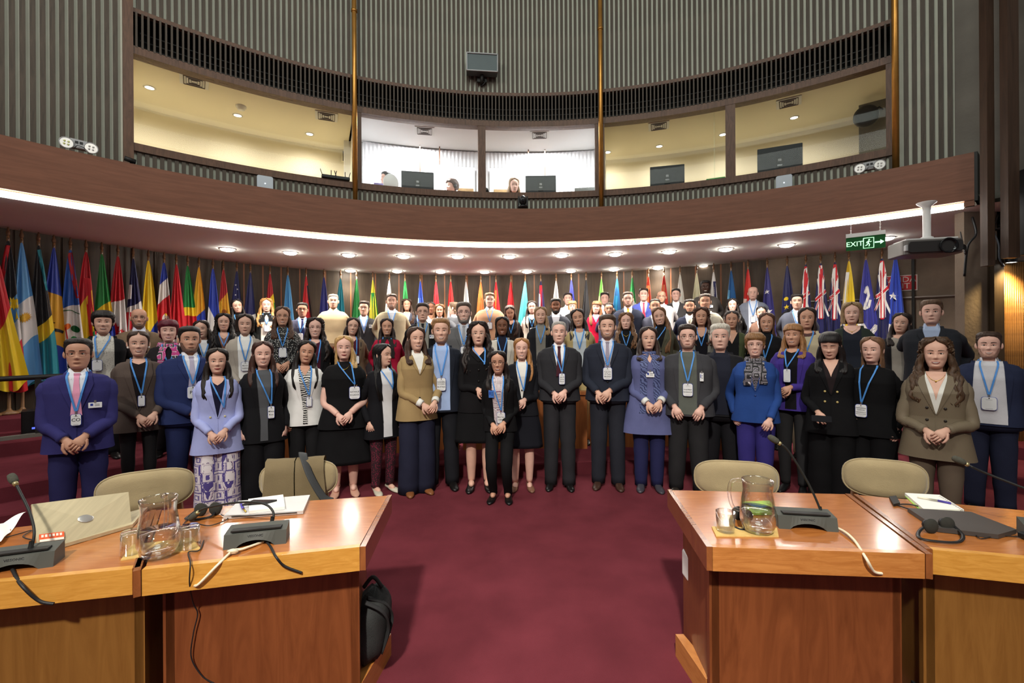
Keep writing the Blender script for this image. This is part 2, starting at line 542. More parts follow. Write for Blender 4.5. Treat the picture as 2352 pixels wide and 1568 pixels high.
def hand(mb, wrist, fdir, nrm, side, size=1.0, curl=0.5, m=0, n=6):
    "palm, four bent fingers of unequal length and a thumb; side: +1/-1 where the thumb leaves the palm"
    f = np.asarray(fdir, float); f /= np.linalg.norm(f)
    u = np.asarray(nrm, float); u = u - f * (u @ f); u /= np.linalg.norm(u)          # back of the hand
    s_ = np.cross(f, u) * side
    wrist = np.asarray(wrist, float)
    Z = size
    path = [wrist - f * .02 * Z, wrist + f * .015 * Z, wrist + f * .05 * Z, wrist + f * .085 * Z]
    mb.tube(path, np.array([(.024, .019), (.030, .018), (.041, .0165), (.040, .013)]) * Z, n=10, m=m, up=u)
    for k, (o, L) in enumerate(((.031, .070), (.0105, .080), (-.0105, .074), (-.030, .058))):
        b0 = wrist + f * (.082 - abs(k - 1.2) * .004) * Z + s_ * o * Z
        a = 0.35 + curl * (.9 + .12 * k)
        d1 = f * cos(a * .5) - u * sin(a * .5); d2 = f * cos(a * 1.3) - u * sin(a * 1.3); d3 = f * cos(a * 2.0) - u * sin(a * 2.0)
        p1 = b0 + d1 * L * .42 * Z; p2 = p1 + d2 * L * .34 * Z; p3 = p2 + d3 * L * .24 * Z
        mb.tube([b0 - f * .012 * Z, b0 + d1 * .01 * Z, p1, p2, p3], np.array([.0095, .0098, .0092, .0084, .0062]) * Z, n=n, m=m, up=u)
    t0 = wrist + f * .022 * Z + s_ * .026 * Z
    t1 = t0 + (f * .62 + s_ * .72 - u * .25) * .034 * Z
    t2 = t1 + (f * .88 + s_ * .30 - u * .35) * .032 * Z
    t3 = t2 + (f * .95 - s_ * .05 - u * .3) * .024 * Z
    mb.tube([t0 - f * .01 * Z, t0, t1, t2, t3], np.array([.014, .015, .0125, .0108, .0075]) * Z, n=n, m=m, up=u)

# hair styles: t -> half opening angle measured from the back of the head, thickness tables
def hair_shell(mb, fem, phe, tmin, thk, seed, hi, ridge=.0035, curl=0.0, m=0, widen=None, nu=None, bottom_jag=.0, front=None):
    """shell over the scalp. phe: [(t, degrees)] edge angle from the back, thk: [(t, thickness)]; below the chin it hangs as a curtain"""
    rs = np.random.RandomState(seed)
    ts = np.concatenate([np.linspace(1.0, .6, 13 if hi else 9), np.linspace(.55, tmin, max(5, int((.55 - tmin) / (.05 if hi else .08))))])
    nu = nu or (60 if hi else 40)
    u = np.linspace(-1, 1, nu)
    pe = np.array(sorted(phe)); tk = np.array(sorted(thk))
    wd = np.array(sorted(widen)) if widen else None
    ph1, ph2 = rs.uniform(0, 6.28, 2)
    O = np.zeros((len(ts), nu, 3)); I = O.copy()
    for i, t in enumerate(ts):
        fe = radians(np.interp(t, pe[:, 0], pe[:, 1]))
        th = u * fe
        tt = max(t, .12)
        w_, f, b = head_prof(tt, fem)
        if t < .34:                                              # below the ears the hair hangs straight instead of following the jaw
            wj, fj, bj = head_prof(.36, fem)
            k = sstep(.34, .1, t); w_ = w_ * (1 - k) + wj * .99 * k; f = f * (1 - k) + fj * k; b = b * (1 - k) + bj * .82 * k
        if wd is not None:
            kx = np.interp(t, wd[:, 0], wd[:, 1]); w_ = w_ * kx; b = b * (1 + (kx - 1) * .7); f = f * (1 + (kx - 1) * .6)
        tn = np.interp(t, tk[:, 0], tk[:, 1])
        c, s_ = np.cos(th), np.sin(th); e = 2 / 2.25
        x = w_ * np.sign(s_) * np.abs(s_) ** e
        y = np.where(c > 0, b, -f) * 1.0 * np.sign(np.abs(c)) * np.abs(c) ** e
        nx, ny = s_, np.where(c > 0, c, c)
        edge = 1 - np.abs(u) ** 10 if fe < radians(178) else np.ones(nu)
        rd = ridge * (np.sin(th * 34 + ph1 + 3 * np.sin(t * 5 + th * 2)) + .7 * np.sin(th * 57 + ph2 + t * 9))
        th_ = tn * (.25 + .75 * edge) + rd * edge
        if front is not None:                                    # thin out towards the hairline over the forehead
            kf = sstep(radians(95), radians(140), np.abs(th))
            th_ = th_ * (1 - kf * (1 - (.10 + .90 * sstep(front - .02, front + .10, t))))
        zz = np.full(nu, t * HH)
        O[i, :, 0] = x + nx * th_; O[i, :, 1] = y + ny * th_
        O[i, :, 2] = zz + (tn * sstep(.70, 1.0, t))
        inn = -.006 if t > .1 else -.006 - .018 * sstep(.1, -.2, t)
        I[i, :, 0] = x + nx * inn; I[i, :, 1] = y + ny * inn; I[i, :, 2] = zz - .004 * (t > .8)
    if bottom_jag:
        jag = (np.sin(u * 21 + ph1) + np.sin(u * 37 + ph2)) * bottom_jag
        k = sstep(tmin + .35, tmin, ts)[:, None]
        O[..., 2] += jag * k; I[..., 2] += jag * k
    if curl:
        for A in (O, I):
            amp = (curl * (.35 + .65 * sstep(.95, .4, ts)))[:, None]
            d = vnoise(A, seed + 5, 75) + .7 * vnoise(A, seed + 9, 140)
            if A is O:
                c = np.array([0, 0.01, .11]); r = A - c; r /= np.linalg.norm(r, axis=-1)[..., None] + 1e-6
                A += r * (d * amp)[..., None]
    if np.interp(1.0, pe[:, 0], pe[:, 1]) >= 172 and ts[0] >= 1:
        O[0, :, :2] = O[0, :, :2].mean(0)
    mb.grid(O, m=m)
    mb.grid(I, m=m)
    mb.grid(np.stack([O[-1], I[-1]]), m=m)
    mb.grid(np.stack([O[:, 0], I[:, 0]], 1), m=m)
    mb.grid(np.stack([O[:, -1], I[:, -1]], 1), m=m)

def hair_locks(mb, L, seed, hi, m=0, sides=(-1, 1), curl=0.0, x0=.078, spread=.03, chest=-.105, n=4):
    "long locks lying over the front of the shoulders, from the temples down to L metres under the chin"
    rs = np.random.RandomState(seed + 77)
    for sd in sides:
        for k in range(n):
            o = k / max(1, n - 1)
            a = [(sd * (x0 - .006 + .008 * o), -.030 + .075 * o, .50 * HH), (sd * (x0 + .010 + .010 * o), -.028 + .065 * o, .18 * HH),
                 (sd * (x0 + .012 + spread * .5 * o), -.040 + .045 * o, -.12 * HH), (sd * (x0 + .006 + spread * o), -.078 + .012 * o, -.36 * HH),
                 (sd * (x0 - .004 + spread * 1.4 * o), chest - .012, -.08 - L * .5), (sd * (x0 - .014 + spread * 1.3 * o + rs.uniform(-.01, .01)), chest - .020, -.06 - L * (1 - .12 * rs.rand()))]
            p = smooth_path(a, 22 if hi else 14)
            tq = np.linspace(0, 1, len(p))
            if curl:
                p[:, 0] += np.sin(tq * 26 + rs.uniform(0, 6)) * curl * tq; p[:, 1] += np.cos(tq * 26 + rs.uniform(0, 6)) * curl * .7 * tq
            r = np.interp(tq, [0, .2, .6, .9, 1], [.012, .021, .022, .014, .003])
            mb.tube(p, np.stack([r, r * .62], 1), n=7, m=m, up=(0, 1, 0))

LONG = dict(phe=[(1, 180), (.92, 177), (.87, 163), (.82, 144), (.75, 127), (.67, 115), (.5, 105), (.3, 100), (0, 98), (-.6, 92), (-1.4, 84)],
            thk=[(1, .016), (.8, .018), (.6, .018), (.3, .021), (0, .022), (-.6, .018), (-1.4, .010)])
BANGS = [(1, 180), (.74, 180), (.70, 140), (.66, 114), (.5, 106), (.3, 102), (0, 99), (-.6, 92), (-1.4, 84)]
SHORT = dict(phe=[(1, 180), (.83, 180), (.80, 150), (.76, 132), (.70, 122), (.64, 112), (.56, 108), (.44, 105), (.40, 88), (.34, 78), (.12, 68), (.0, 60)],
             thk=[(1, .016), (.88, .017), (.76, .010), (.55, .0065), (.3, .004), (.1, .003)])

def make_hair(mb, style, fem, seed, hi):
    st, *opt = style.split(':')
    o = {}
    for kv in opt:
        k, v = kv.split('='); o[k] = float(v)
    L = o.get('L', .25)
    vol = o.get('v', 1.0)
    if st == 'bald':
        return False
    if st == 'fringe':                                          # bald on top, hair at the sides and back
        hair_shell(mb, fem, [(.72, 96), (.6, 103), (.44, 102), (.38, 86), (.12, 66)], .12, [(.72, .002), (.6, .006), (.1, .003)], seed, hi, ridge=.0008)
        return True
    if st == 'short':
        rec = o.get('rec', 0.0)
        phe = [(t + (rec if .6 < t < .9 else 0), a) for t, a in SHORT['phe']]
        hair_shell(mb, fem, phe, .10, [(t, k * vol) for t, k in SHORT['thk']], seed, hi, ridge=.0022, curl=o.get('c', .003), front=.80 + rec)
        return True
    if st == 'pixie':                                           # short women's cut with a fringe over the forehead
        hair_shell(mb, fem, [(1, 180), (.72, 180), (.68, 130), (.62, 114), (.44, 104), (.36, 92), (.1, 74)], .08,
                   [(1, .018), (.8, .020), (.6, .020), (.3, .014), (.1, .005)], seed, hi, ridge=.003, curl=.007, front=.70)
        return True
    if st == 'updo':                                            # pulled back
        hair_shell(mb, fem, [(1, 178), (.86, 172), (.80, 136), (.70, 118), (.56, 108), (.44, 103), (.38, 92), (.12, 72)], .10,
                   [(1, .013), (.8, .013), (.5, .010), (.1, .006)], seed, hi, ridge=.0015)
        if o.get('tail'):
            hair_locks(mb, o['tail'], seed, hi, sides=(1,), n=3, x0=.06)
        else:
            mb.ell((0, .115, .62 * HH), (.035, .03, .035), nu=10, nv=8)
        return True
    base = BANGS if o.get('bangs') else LONG['phe']
    dropside = o.get('open', 0)
    phe = [(t, min(180, a + (dropside if t < .85 else 0))) for t, a in base]
    curl = o.get('c', 0.0)
    thk = [(t, k * vol) for t, k in LONG['thk']]
    if st == 'bob':
        tm = o.get('t', -.08)
        hair_shell(mb, fem, phe, tm, [(1, .020 * vol), (.7, .024 * vol), (.35, .034 * vol), (.05, .036 * vol), (-.3, .03 * vol)], seed, hi, ridge=.003, curl=curl + .001, bottom_jag=.006,
                   widen=[(.6, 1), (.2, 1.06), (-.2, 1.0)])
        return True
    if st == 'long':
        hair_shell(mb, fem, phe, -.45, thk, seed, hi, ridge=.003, curl=curl, bottom_jag=.01, widen=[(.5, 1.0), (.1, 1.03), (-.5, 1.12)])
        if not o.get('back'):
            sd = (-1, 1) if not o.get('one') else (int(o['one']),)
            hair_locks(mb, L, seed, hi, curl=.003 if curl == 0 else .012, sides=sd)
        return True
    if st == 'curly':
        big = o.get('big', 1.0)
        hair_shell(mb, fem, phe, -.42, [(t, k * 1.3 * vol) for t, k in LONG['thk']], seed, hi, ridge=.006, curl=.011, bottom_jag=.012,
                   widen=[(.8, 1.02), (.5, 1.10 * big), (.1, 1.28 * big), (-.3, 1.36 * big), (-.5, 1.25 * big)], nu=90 if hi else 54)
        rs = np.random.RandomState(seed + 3)
        for k in range(80 if hi else 36):                        # loose ringlets break the outline
            a = rs.uniform(-1, 1); t = rs.uniform(-.42, .85)
            fe = radians(np.interp(t, np.array(sorted(phe))[:, 0], np.array(sorted(phe))[:, 1]))
            w_, f, b = head_prof(max(t, .36), fem)
            kx = np.interp(t, [-.5, -.3, .1, .5, .8], [1.25 * big, 1.36 * big, 1.28 * big, 1.1 * big, 1.02])
            th = a * fe
            c = np.array((sin(th) * (w_ * kx + .026 * vol), cos(th) * (b if cos(th) > 0 else f) + .016 * cos(th), t * HH))
            q = np.linspace(0, 1, 7)
            p = c + np.stack([np.sin(q * 9 + k) * .009, np.cos(q * 9 + k) * .009, -q * .055 + .015], 1)
            mb.tube(p, np.interp(q, [0, .5, 1], [.006, .008, .003]), n=5)
        if o.get('locks', 1):
            hair_locks(mb, L, seed, hi, curl=.016, x0=.090 * (1 + (big - 1) * .6), spread=.045, n=5)
        return True
    return False

def person(S):
    """S: dict. px,top,chin = head in the photograph, d = depth, z = floor level, plus looks"""
    fem = S['sex'] == 'f'
    seed = S['seed']
    hi = S['d'] < 6.6
    d = S['d']
    head_px = S['chin'] - S['top']
    s = float(np.clip(head_px * d / FPX / (HH + .014), .86, 1.14)) * S.get('hs', 1.0)
    top = px2w(S['px'], S['top'], d)
    X, Y = top.x, top.y
    floor_z = S['z']
    Hm = (top.z - floor_z)
    hair_t = .0 if S['hair'].startswith(('bald', 'fringe')) else .016 * s
    H = (Hm - hair_t) / s                                        # body is built at head scale 1, then scaled by s
    face_a = atan2(-X, Y) + radians(S.get('yaw', 0))
    mw = Matrix.Translation((X, Y, floor_z)) @ Matrix.Rotation(face_a, 4, 'Z') @ Matrix.Scale(s, 4)
    hy, hp, hr = [radians(a) for a in S.get('head', (0, 0, 0))]  # yaw, nod, tilt
    Rh = np.array((Matrix.Rotation(hy, 3, 'Z') @ Matrix.Rotation(hp, 3, 'X') @ Matrix.Rotation(hr, 3, 'Y')))
    lean = S.get('lean', 0.0)
    def headxf(P):
        P = np.asarray(P, float)
        piv = np.array([0, .012, -.03])
        k = sstep(-.085, -.01, P[..., 2])[..., None]
        Q = (P - piv) @ Rh.T + piv
        return P * (1 - k) + Q * k
    def toH(P):                                                  # head frame (chin = 0) -> body frame
        P = headxf(P); P = P.copy(); P[..., 2] += H - HH
        return leanxf(P)
    def leanxf(P):
        if not lean: return P
        P = P.copy(); z = P[..., 2] - (H - .95); k = np.clip(z, 0, None)
        P[..., 1] -= k * lean
        return P
    def hair_all(P): return toH(P)
    smile = S.get('smile', 1)
    sk = skin_mat(S['skin'])
    lipc = S.get('lip', (150, 82, 72) if fem else None)
    skc = SKIN[S['skin']]
    if lipc is None: lipc = tuple(int(c * k) for c, k in zip(skc, (.80, .66, .64)))
    hairc = S.get('hc', (30, 22, 18))
    stk = mat('stockings', srgb(*S['stock']), .8, var=.1) if S.get('stock') else sk
    M = [sk, M_EYEW, M_IRIS, mat('lips', srgb(*lipc), 0.45, var=0.05), M_TEETH, mat('brow', srgb(*[int(c * .8) for c in S.get('brow', hairc)]), 0.8, var=0.1), stk]
    body = MB()
    hm = MB()
    P = head_grid(fem, smile, hi)
    hm.grid(P, cu=True, cap0=True)
    for sd in (-1, 1):                                           # ears
        w_ = head_prof(.45, fem)[0]
        rot = np.array(Matrix.Rotation(sd * .35, 3, 'Z') @ Matrix.Rotation(-.15, 3, 'X'))
        hm.ell((sd * (w_ + .007), .012, .455 * HH), (.011, .015, .032), nu=8, nv=7, rot=rot)
        hm.ell((sd * (w_ + .015), .010, .465 * HH), (.006, .011, .026), nu=8, nv=6, rot=rot)
    ef = S.get('eyes', 1.0)
    for sd in (-1, 1):                                           # eyes, lids, brows
        ex, et = sd * .0315, .492
        y0 = float(face_y(np.array(ex), et, fem, smile))
        hm.ell((ex, y0 + .0035, et * HH), (.0155, .0085, .0072 * (1 if ef > .3 else .3) * (.8 if smile else 1)), m=1, nu=12, nv=8)
        if ef > .3:
            hm.ell((ex, y0 - .0022, et * HH), (.0064, .0042, .0062 * (.85 if smile else 1)), m=2, nu=8, nv=6)
        q = np.linspace(-1, 1, 7)
        lx = ex + q * .0168
        lz = et * HH + (.0076 if not smile else .0064) * (1 - q ** 2) * (1 if ef > .3 else -.6) - .0006
        ly = np.array([float(face_y(np.array(a), b / HH, fem, smile)) for a, b in zip(lx, lz)]) - .0022
        hm.tube(np.stack([lx, ly, lz], 1), .0016 if fem else .0012, n=5, m=2)
        hm.tube(np.stack([lx, ly - .001, lz + .0032], 1), .0026, n=5, m=0)
        bx = ex + q * .0195 + sd * .002
        bz = .575 * HH + .0030 * (1 - (q * 1.0 - .06 * sd) ** 2) + .0050
        by = np.array([float(face_y(np.array(a), b / HH, fem, smile)) for a, b in zip(bx, bz)]) - .0012
        hm.tube(np.stack([bx, by, bz], 1), np.interp(q * sd, [-1, 0, 1], [.0034, .0034, .0014]) * (1 if not fem else .78), n=5, m=5)
    mq = np.linspace(-1, 1, 11)                                  # mouth
    mwid = .0265 if smile else .0225
    mt = .185
    def lip_line(z_off, curve):
        x = mq * mwid
        z = mt * HH + z_off * (1 - mq ** 2) + curve * mq ** 2
        y = np.array([float(face_y(np.array(a), b / HH, fem, smile)) for a, b in zip(x, z)])
        return x, y, z
    cv = .0048 if smile else .0005
    gap = .0056 if smile >= 1 else (.0006)
    if smile >= 1:
        xa, ya, za = lip_line(.0022, cv); xb, yb, zb = lip_line(-gap * 1.15, cv)
        hm.grid(np.stack([np.stack([xa * .93, ya - .0012, za], 1), np.stack([xb * .93, yb - .0010, zb], 1)]), m=4)
    for (zo, rr, k) in ((.0028 + gap * .4, .0026, 1), (-.0024 - gap * 1.2, .0034, -1)):
        x, y, z = lip_line(zo, cv)
        hm.tube(np.stack([x, y - .0004, z], 1), rr * (1 - .55 * mq ** 2) * (1.0 if fem else .72), n=6, m=3)
    if smile < 1:
        x, y, z = lip_line(.0004, cv)
        hm.tube(np.stack([x, y - .0030, z], 1), .0009, n=4, m=2)
    hm.xf(toH)
    body.v += hm.v; off = body.n
    body.q += hm.q; body.t += hm.t; body.qm += hm.qm; body.tm += hm.tm; body.qs += hm.qs; body.ts += hm.ts; body.n += hm.n

    wgt = S.get('w', 1.0)
    tor = Torso(fem, wgt)
    def B(P):                                                    # torso frame (z below crown) -> body frame
        P = np.asarray(P, float).copy(); P[..., 2] += H
        return leanxf(P)
    tb = MB(); tb.grid(tor.loft(np.array([-.225, -.255, -.28, -.30, -.33, -.40, -.5, -.65, -.74]), -.016, n=24), cu=True, cap0=True, cap1=True)
    tb.xf(B)
    hem = S.get('hem', -.86)
    # arms
    shx = float(tor.at(-.36)[0]) - .046
    shz = H - .398
    pose = S.get('pose', 'clasp')
    hz = H + S.get('handz', -.80)
    Wr = {}
    cx_ = S.get('handx', 0.0)
    tf_y = -float(tor.at(max(-1.0, hz - H))[1])
    for sd in (-1, 1):
        if pose == 'clasp': Wr[sd] = (cx_ + sd * .066, tf_y - .045 - (.022 if sd > 0 else 0), hz + (.02 if sd > 0 else .0))
        elif pose == 'down': Wr[sd] = (sd * (shx + .055), -.05, H - .86)
        elif pose == 'behind': Wr[sd] = (sd * (shx - .02), .11, H - .80)
        elif pose == 'thigh': Wr[sd] = (sd * .13, tf_y - .015, H - .82)
        elif pose == 'front1': Wr[sd] = (cx_ + sd * .03, tf_y - .05, hz) if sd > 0 else (sd * (shx + .05), -.05, H - .85)
        elif pose == 'front2': Wr[sd] = (cx_ + sd * .03, tf_y - .05, hz) if sd < 0 else (sd * (shx + .05), -.05, H - .85)
        elif pose == 'high': Wr[sd] = (sd * .07, tf_y - .05, H - .66)
    sl = MB(); arms = MB(); cuffs = []
    r1, r2, r3 = (.064, .052, .041) if not fem else (.056, .045, .035)
    r1, r2, r3 = [r * (1 + (wgt - 1) * .35) for r in (r1, r2, r3)]
    ktop = S['top_kind']
    bare = S.get('sleeve', 1.0)
    for sd in (-1, 1):
        Sh = np.array((sd * shx, .0, shz)); W = np.array(Wr[sd])
        if lean:
            Sh = leanxf(Sh)
            if pose == 'clasp': W = W + np.array((0, -lean * .12, 0))
        hint = (sd * (.42 + max(0, wgt - 1) * 1.6), .85 if pose in ('clasp', 'high', 'thigh') else .9, -.3)
        E_ = bend(Sh, W, .285, .262, hint)
        if pose != 'behind' and not lean:                         # keep the elbow outside a broad trunk
            rx_ = float(tor.at(E_[2] - H)[0]) - .012
            if abs(E_[0]) < rx_: E_[0] = sd * rx_
            if pose in ('clasp', 'high'): E_[1] = min(E_[1], -.050)
        cap = np.array((sd * (shx - .060), .0, shz + .022)) if not lean else leanxf(np.array((sd * (shx - .060), .0, shz + .022)))
        p = smooth_path([cap, Sh + (sd * .010, 0, -.002), Sh * .62 + E_ * .38 + (sd * .004, 0, 0), E_, E_ * .5 + W * .5, W], 22 if hi else 12)
        tq = np.linspace(0, 1, len(p))
        rr = np.interp(tq, [0, .1, .2, .4, .6, .8, 1], [.040, r1 * .90, r1, r1 * .93, r2, r2 * .9, r3])
        wv = (vnoise(p * 1.0, seed + sd, 60) * .0035 + .0025 * np.sin(tq * 55) * sstep(.35, .6, tq)) if hi else 0
        ne = max(3, int(len(p) * bare))
        sl.tube(p[:ne], (rr + wv)[:ne], n=14 if hi else 10, m=0, caps=True)
        if S.get('cuff'):
            cuffs.append((p[-3:].copy(), rr[-3:] * 1.10))
        pa = p
        arms.tube(pa, (rr * .80)[-len(pa):], n=10, m=0)
        fd = (W - E_) / np.linalg.norm(W - E_)
        if pose == 'behind':
            hand(arms, W + fd * .015, fd, (0, 1, 0), sd, .95, .5)
        elif pose in ('clasp', 'high') or (pose == 'front1' and sd > 0) or (pose == 'front2' and sd < 0):
            tgt = np.array((-sd * .55, -.28, -.78 if pose != 'high' else -.25)); tgt = tgt / np.linalg.norm(tgt)
            f2 = fd * .45 + tgt * .55
            hand(arms, W + fd * .012, f2, (sd * .15, -1, .35), sd * (-1), .93 if fem else 1.0, .55)
        elif pose == 'thigh':
            hand(arms, W + fd * .012, fd * .6 + np.array((-sd * .35, -.1, -.75)), (0, -1, .1), -sd, 1.0, .35)
        else:
            hand(arms, W + fd * .012, fd * .7 + np.array((0, -.1, -.6)), (sd * .8, -.6, 0), -sd, .93 if fem else 1.0, .6)
    # legs
    zc = H - .90
    legs = MB(); low = S.get('low', 'trousers'); shoe_l = []
    fx = S.get('stance', .085 if fem else .105)
    kb = S.get('knee', 0.0)
    for sd in (-1, 1):
        hp_ = np.array((sd * .085, 0, zc + .06)); kn = np.array((sd * (.085 + fx) / 2, -.02 - kb, zc * .54)); an = np.array((sd * fx, .015, .075))
        p = smooth_path([hp_, kn, an], 14 if hi else 7)
        tq = np.linspace(0, 1, len(p))
        if low in ('trousers', 'wide', 'slim', 'jeans'):
            R0, R1, R2 = {'trousers': (.098, .074, .066), 'wide': (.104, .104, .118), 'slim': (.090, .062, .048), 'jeans': (.098, .075, .066)}[low]
            if not fem: R0, R1, R2 = R0 * 1.03, R1 * 1.05, R2 * 1.1
            kw = 1 + (wgt - 1) * .8
            rr = np.interp(tq, [0, .5, .95, 1], [R0 * kw, R1 * kw, R2, R2 * 1.02])
            if hi: rr = rr + vnoise(p, seed + 31 + sd, 40) * .004
            if low != 'slim':
                p = p.copy(); p[-1, 2] = .035 if low != 'wide' else .012
            legs.tube(p, rr, n=16 if hi else 10, m=0)
            if low == 'slim': tb.tube(p, .036, n=8)
        else:                                                    # bare or stockinged legs under a skirt or dress
            rr = np.interp(tq, [0, .35, .5, .65, .8, 1], [.085, .062, .054, .056, .045, .034])
            tb.tube(p, rr, n=12, m=6)
        # shoes: sole to instep
        a = radians(S.get('toe', 9)) * sd
        Rz = np.array(Matrix.Rotation(a, 3, 'Z'))
        heel = S.get('heel', 0.0)
        rows = []
        for (yy, wv_, hh_, zb) in ((.075, .020, .055, 0), (.070, .030, .075, 0), (.04, .036, .085, 0), (.0, .036, .080, 0), (-.05, .040, .058, 0), (-.10, .045, .044, 0), (-.145, .040, .036, 0), (-.175, .024, .026, 0), (-.185, .010, .015, 0)):
            k = np.linspace(0, 2 * pi, 12, endpoint=False)
            lift = heel * sstep(-.08, .03, yy)
            x = wv_ * np.cos(k); z = lift + .002 + (hh_ if not (fem and S.get('pump')) else min(hh_, .042)) * np.clip(np.sin(k) * .55 + .5, 0, 1)
            rows.append(np.stack([x, np.full(12, yy), z], 1))
        R_ = np.array(rows) @ Rz.T + np.array((sd * fx, .015 - .02, 0))
        shoes = MB(); shoe_l.append(shoes)
        shoes.grid(R_, cu=True, cap0=True, cap1=True)
        if heel > .03:
            hb = np.array((0, .055, 0)) @ Rz.T + np.array((sd * fx, -.005, 0))
            shoes.tube([hb + (0, 0, heel + .01), hb + (0, 0, .003)], [.016, .008], n=8)
        if S.get('pump'):
            tb.ell(np.array((0, -.03, .03 + heel * .6)) @ np.eye(3) + np.array((sd * fx, 0, 0)), (.033, .075, .034), nu=10, nv=6)
    if low in ('trousers', 'wide', 'slim', 'jeans'):
        hips = tor.loft(np.linspace(-.66, -.90, 7), -.012, n=28); hips[..., 2] += H
        hips[-1, :, 2] -= .03 * np.abs(np.cos(np.linspace(0, 2 * pi, 28, endpoint=False)))
        legs.grid(hips, cu=True, cap0=True, cap1=True)
    # ---------------------------------------------------------------- root
    for a in (tb, arms):
        body.v += a.v
        body.q += [q + body.n for q in a.q]; body.t += [t_ + body.n for t_ in a.t]
        body.qm += a.qm; body.tm += a.tm; body.qs += a.qs; body.ts += a.ts; body.n += a.n
    root = body.build('person', M, matrix=mw)
    tag(root, S['label'], 'person', S.get('group', 'people posing for the group photograph'))
    # ---------------------------------------------------------------- hair
    hb = MB()
    if make_hair(hb, S['hair'], fem, seed, hi):
        hb.xf(hair_all)
        hc = srgb(*hairc)
        hb.build('hair', mat('hair', hc, 0.42, var=0.38, nscale=30, stretch=(3, 3, .6), bump=.35, bscale=90, spec=.35), root)
    if S.get('beard'):
        bm = MB(); Pg = head_grid(fem, smile, True)
        tsb = Pg[:, 0, 2] / HH
        bl = S['beard']                                          # short / full / goatee
        n = Pg.shape[1]
        off_ = .0032 if bl != 'full' else .009
        c = Pg.copy()
        dirv = c - np.array([0, .02, .10]); dirv /= np.linalg.norm(dirv, axis=-1)[..., None]
        c = c + dirv * off_
        x, y, t = Pg[..., 0], Pg[..., 1], Pg[..., 2] / HH
        ax = np.abs(x)
        keep = (t < np.where(ax < .030, .252, .15 + .25 * sstep(.032, .068, ax))) & (t > -.03) & (y < .012)
        keep &= ~((ax < .0275) & (t > .15) & (t < .222))
        keep &= ~((ax < .018) & (t > .10) & (t < .15)) if bl == 'goatee' else True
        keep &= ~((t > .275) & (ax < .055))
        fm = keep[:-1] & keep[1:] & np.roll(keep, -1, 1)[:-1] & np.roll(keep, -1, 1)[1:]
        if fm.any():
            bm.grid(c, cu=True, mask=fm)
            bm.xf(toH)
            bcc = S.get('bc', hairc)
            if bl != 'full': bcc = tuple(int(a * .42 + b * .58 * .85) for a, b in zip(bcc, skc))
            bm.build('beard', mat('beard_hair', srgb(*bcc), .7, var=.3, nscale=90), root)
    # ---------------------------------------------------------------- clothes
    wig = .0035 if hi else .0
    c1 = S['c1']; c2 = S.get('c2', (225, 225, 228)); c3 = S.get('c3')
    m1 = S.get('m1') or cloth_mat(c1); m2 = S.get('m2') or cloth_mat(c2)
    ztop = -.262 if ktop in ('sweater', 'turtle', 'shirt', 'dress') else -.280
    zs = np.concatenate([[ztop, -.287, -.296, -.306, -.318, -.334, -.355], np.linspace(-.39, hem, 13 if hi else 8)])
    zs = np.array(sorted(set(np.round(np.concatenate([zs, tor.t[(tor.t[:, 0] < ztop) & (tor.t[:, 0] > hem), 0]]), 4)), reverse=True))
    jk = MB()
    L = tor.loft(zs, 0.0 if ktop != 'coat' else .008, n=44 if hi else 28, wig=wig, seed=seed, flare=S.get('flare'))
    jk.grid(L, cu=True)
    inn = L[-1].copy(); inn[:, :2] *= .9
    jk.grid(np.stack([L[-1], inn]), cu=True, m=0)
    jk.xf(B)
    n0 = jk.n
    jk.v += sl.v; jk.q += [q + n0 for q in sl.q]; jk.t += [t_ + n0 for t_ in sl.t]; jk.qm += sl.qm; jk.tm += sl.tm; jk.qs += sl.qs; jk.ts += sl.ts; jk.n += sl.n
    nm = {'suit': 'suit_jacket', 'blazer': 'blazer', 'sweater': 'sweater', 'turtle': 'turtleneck', 'shirt': 'shirt', 'coat': 'coat', 'cape': 'cape', 'dress': 'dress'}[ktop]
    jo = jk.build(nm, m1, root)
    for cp, cr in cuffs:
        cf = MB(); cf.tube(cp, cr, n=14); cf.build('cuff', m2 if S['cuff'] == 2 else cloth_mat((226, 226, 222)), jo)
    if ktop in ('suit', 'blazer', 'coat'):
        vd = S.get('vd', .30)                                    # depth of the front opening
        w0 = S.get('vw', .070)
        openw = S.get('openw', 0.0)                              # width left open down to the hem
        zb = -.272 - vd if not openw else hem + .02
        zz = np.linspace(-.272, zb, 14)
        tt = (zz - zz[0]) / (-.272 - vd - zz[0])
        wv_ = np.where(tt < 1, np.interp(tt, [0, .12, 1], [w0 * .92, w0, openw + .002]), openw + .01 * np.maximum(0, tt - 1))
        sh = MB()
        patch(sh, tor, zz, -wv_, wv_, .0045, nx=11 if hi else 7)
        nk = S.get('neck', 'collar')
        if nk == 'turtle':
            q = tor.loft(np.array([-.205, -.24, -.27, -.30]), .005, n=24); q[..., 0] *= 1.02
            sh.grid(q, cu=True)
        if nk == 'round':
            pass
        sh.xf(B)
        sho = sh.build('shirt' if nk == 'collar' else 'top', m2, root)
        if nk in ('scoop', 'vneck'):                             # bare skin above a low neckline
            sc = MB(); dep = S.get('scoop', .09)
            zq = np.linspace(-.268, -.272 - dep, 8); tq = np.linspace(0, 1, 8)
            wq = np.interp(zq, zz[::-1], wv_[::-1]) * ((1 - tq ** 2.5) if nk == 'scoop' else (1 - tq)) * .97 + .001
            patch(sc, tor, zq, -wq, wq, .0075, nx=9); sc.xf(B)
            sc.build('neckline', sk, root)
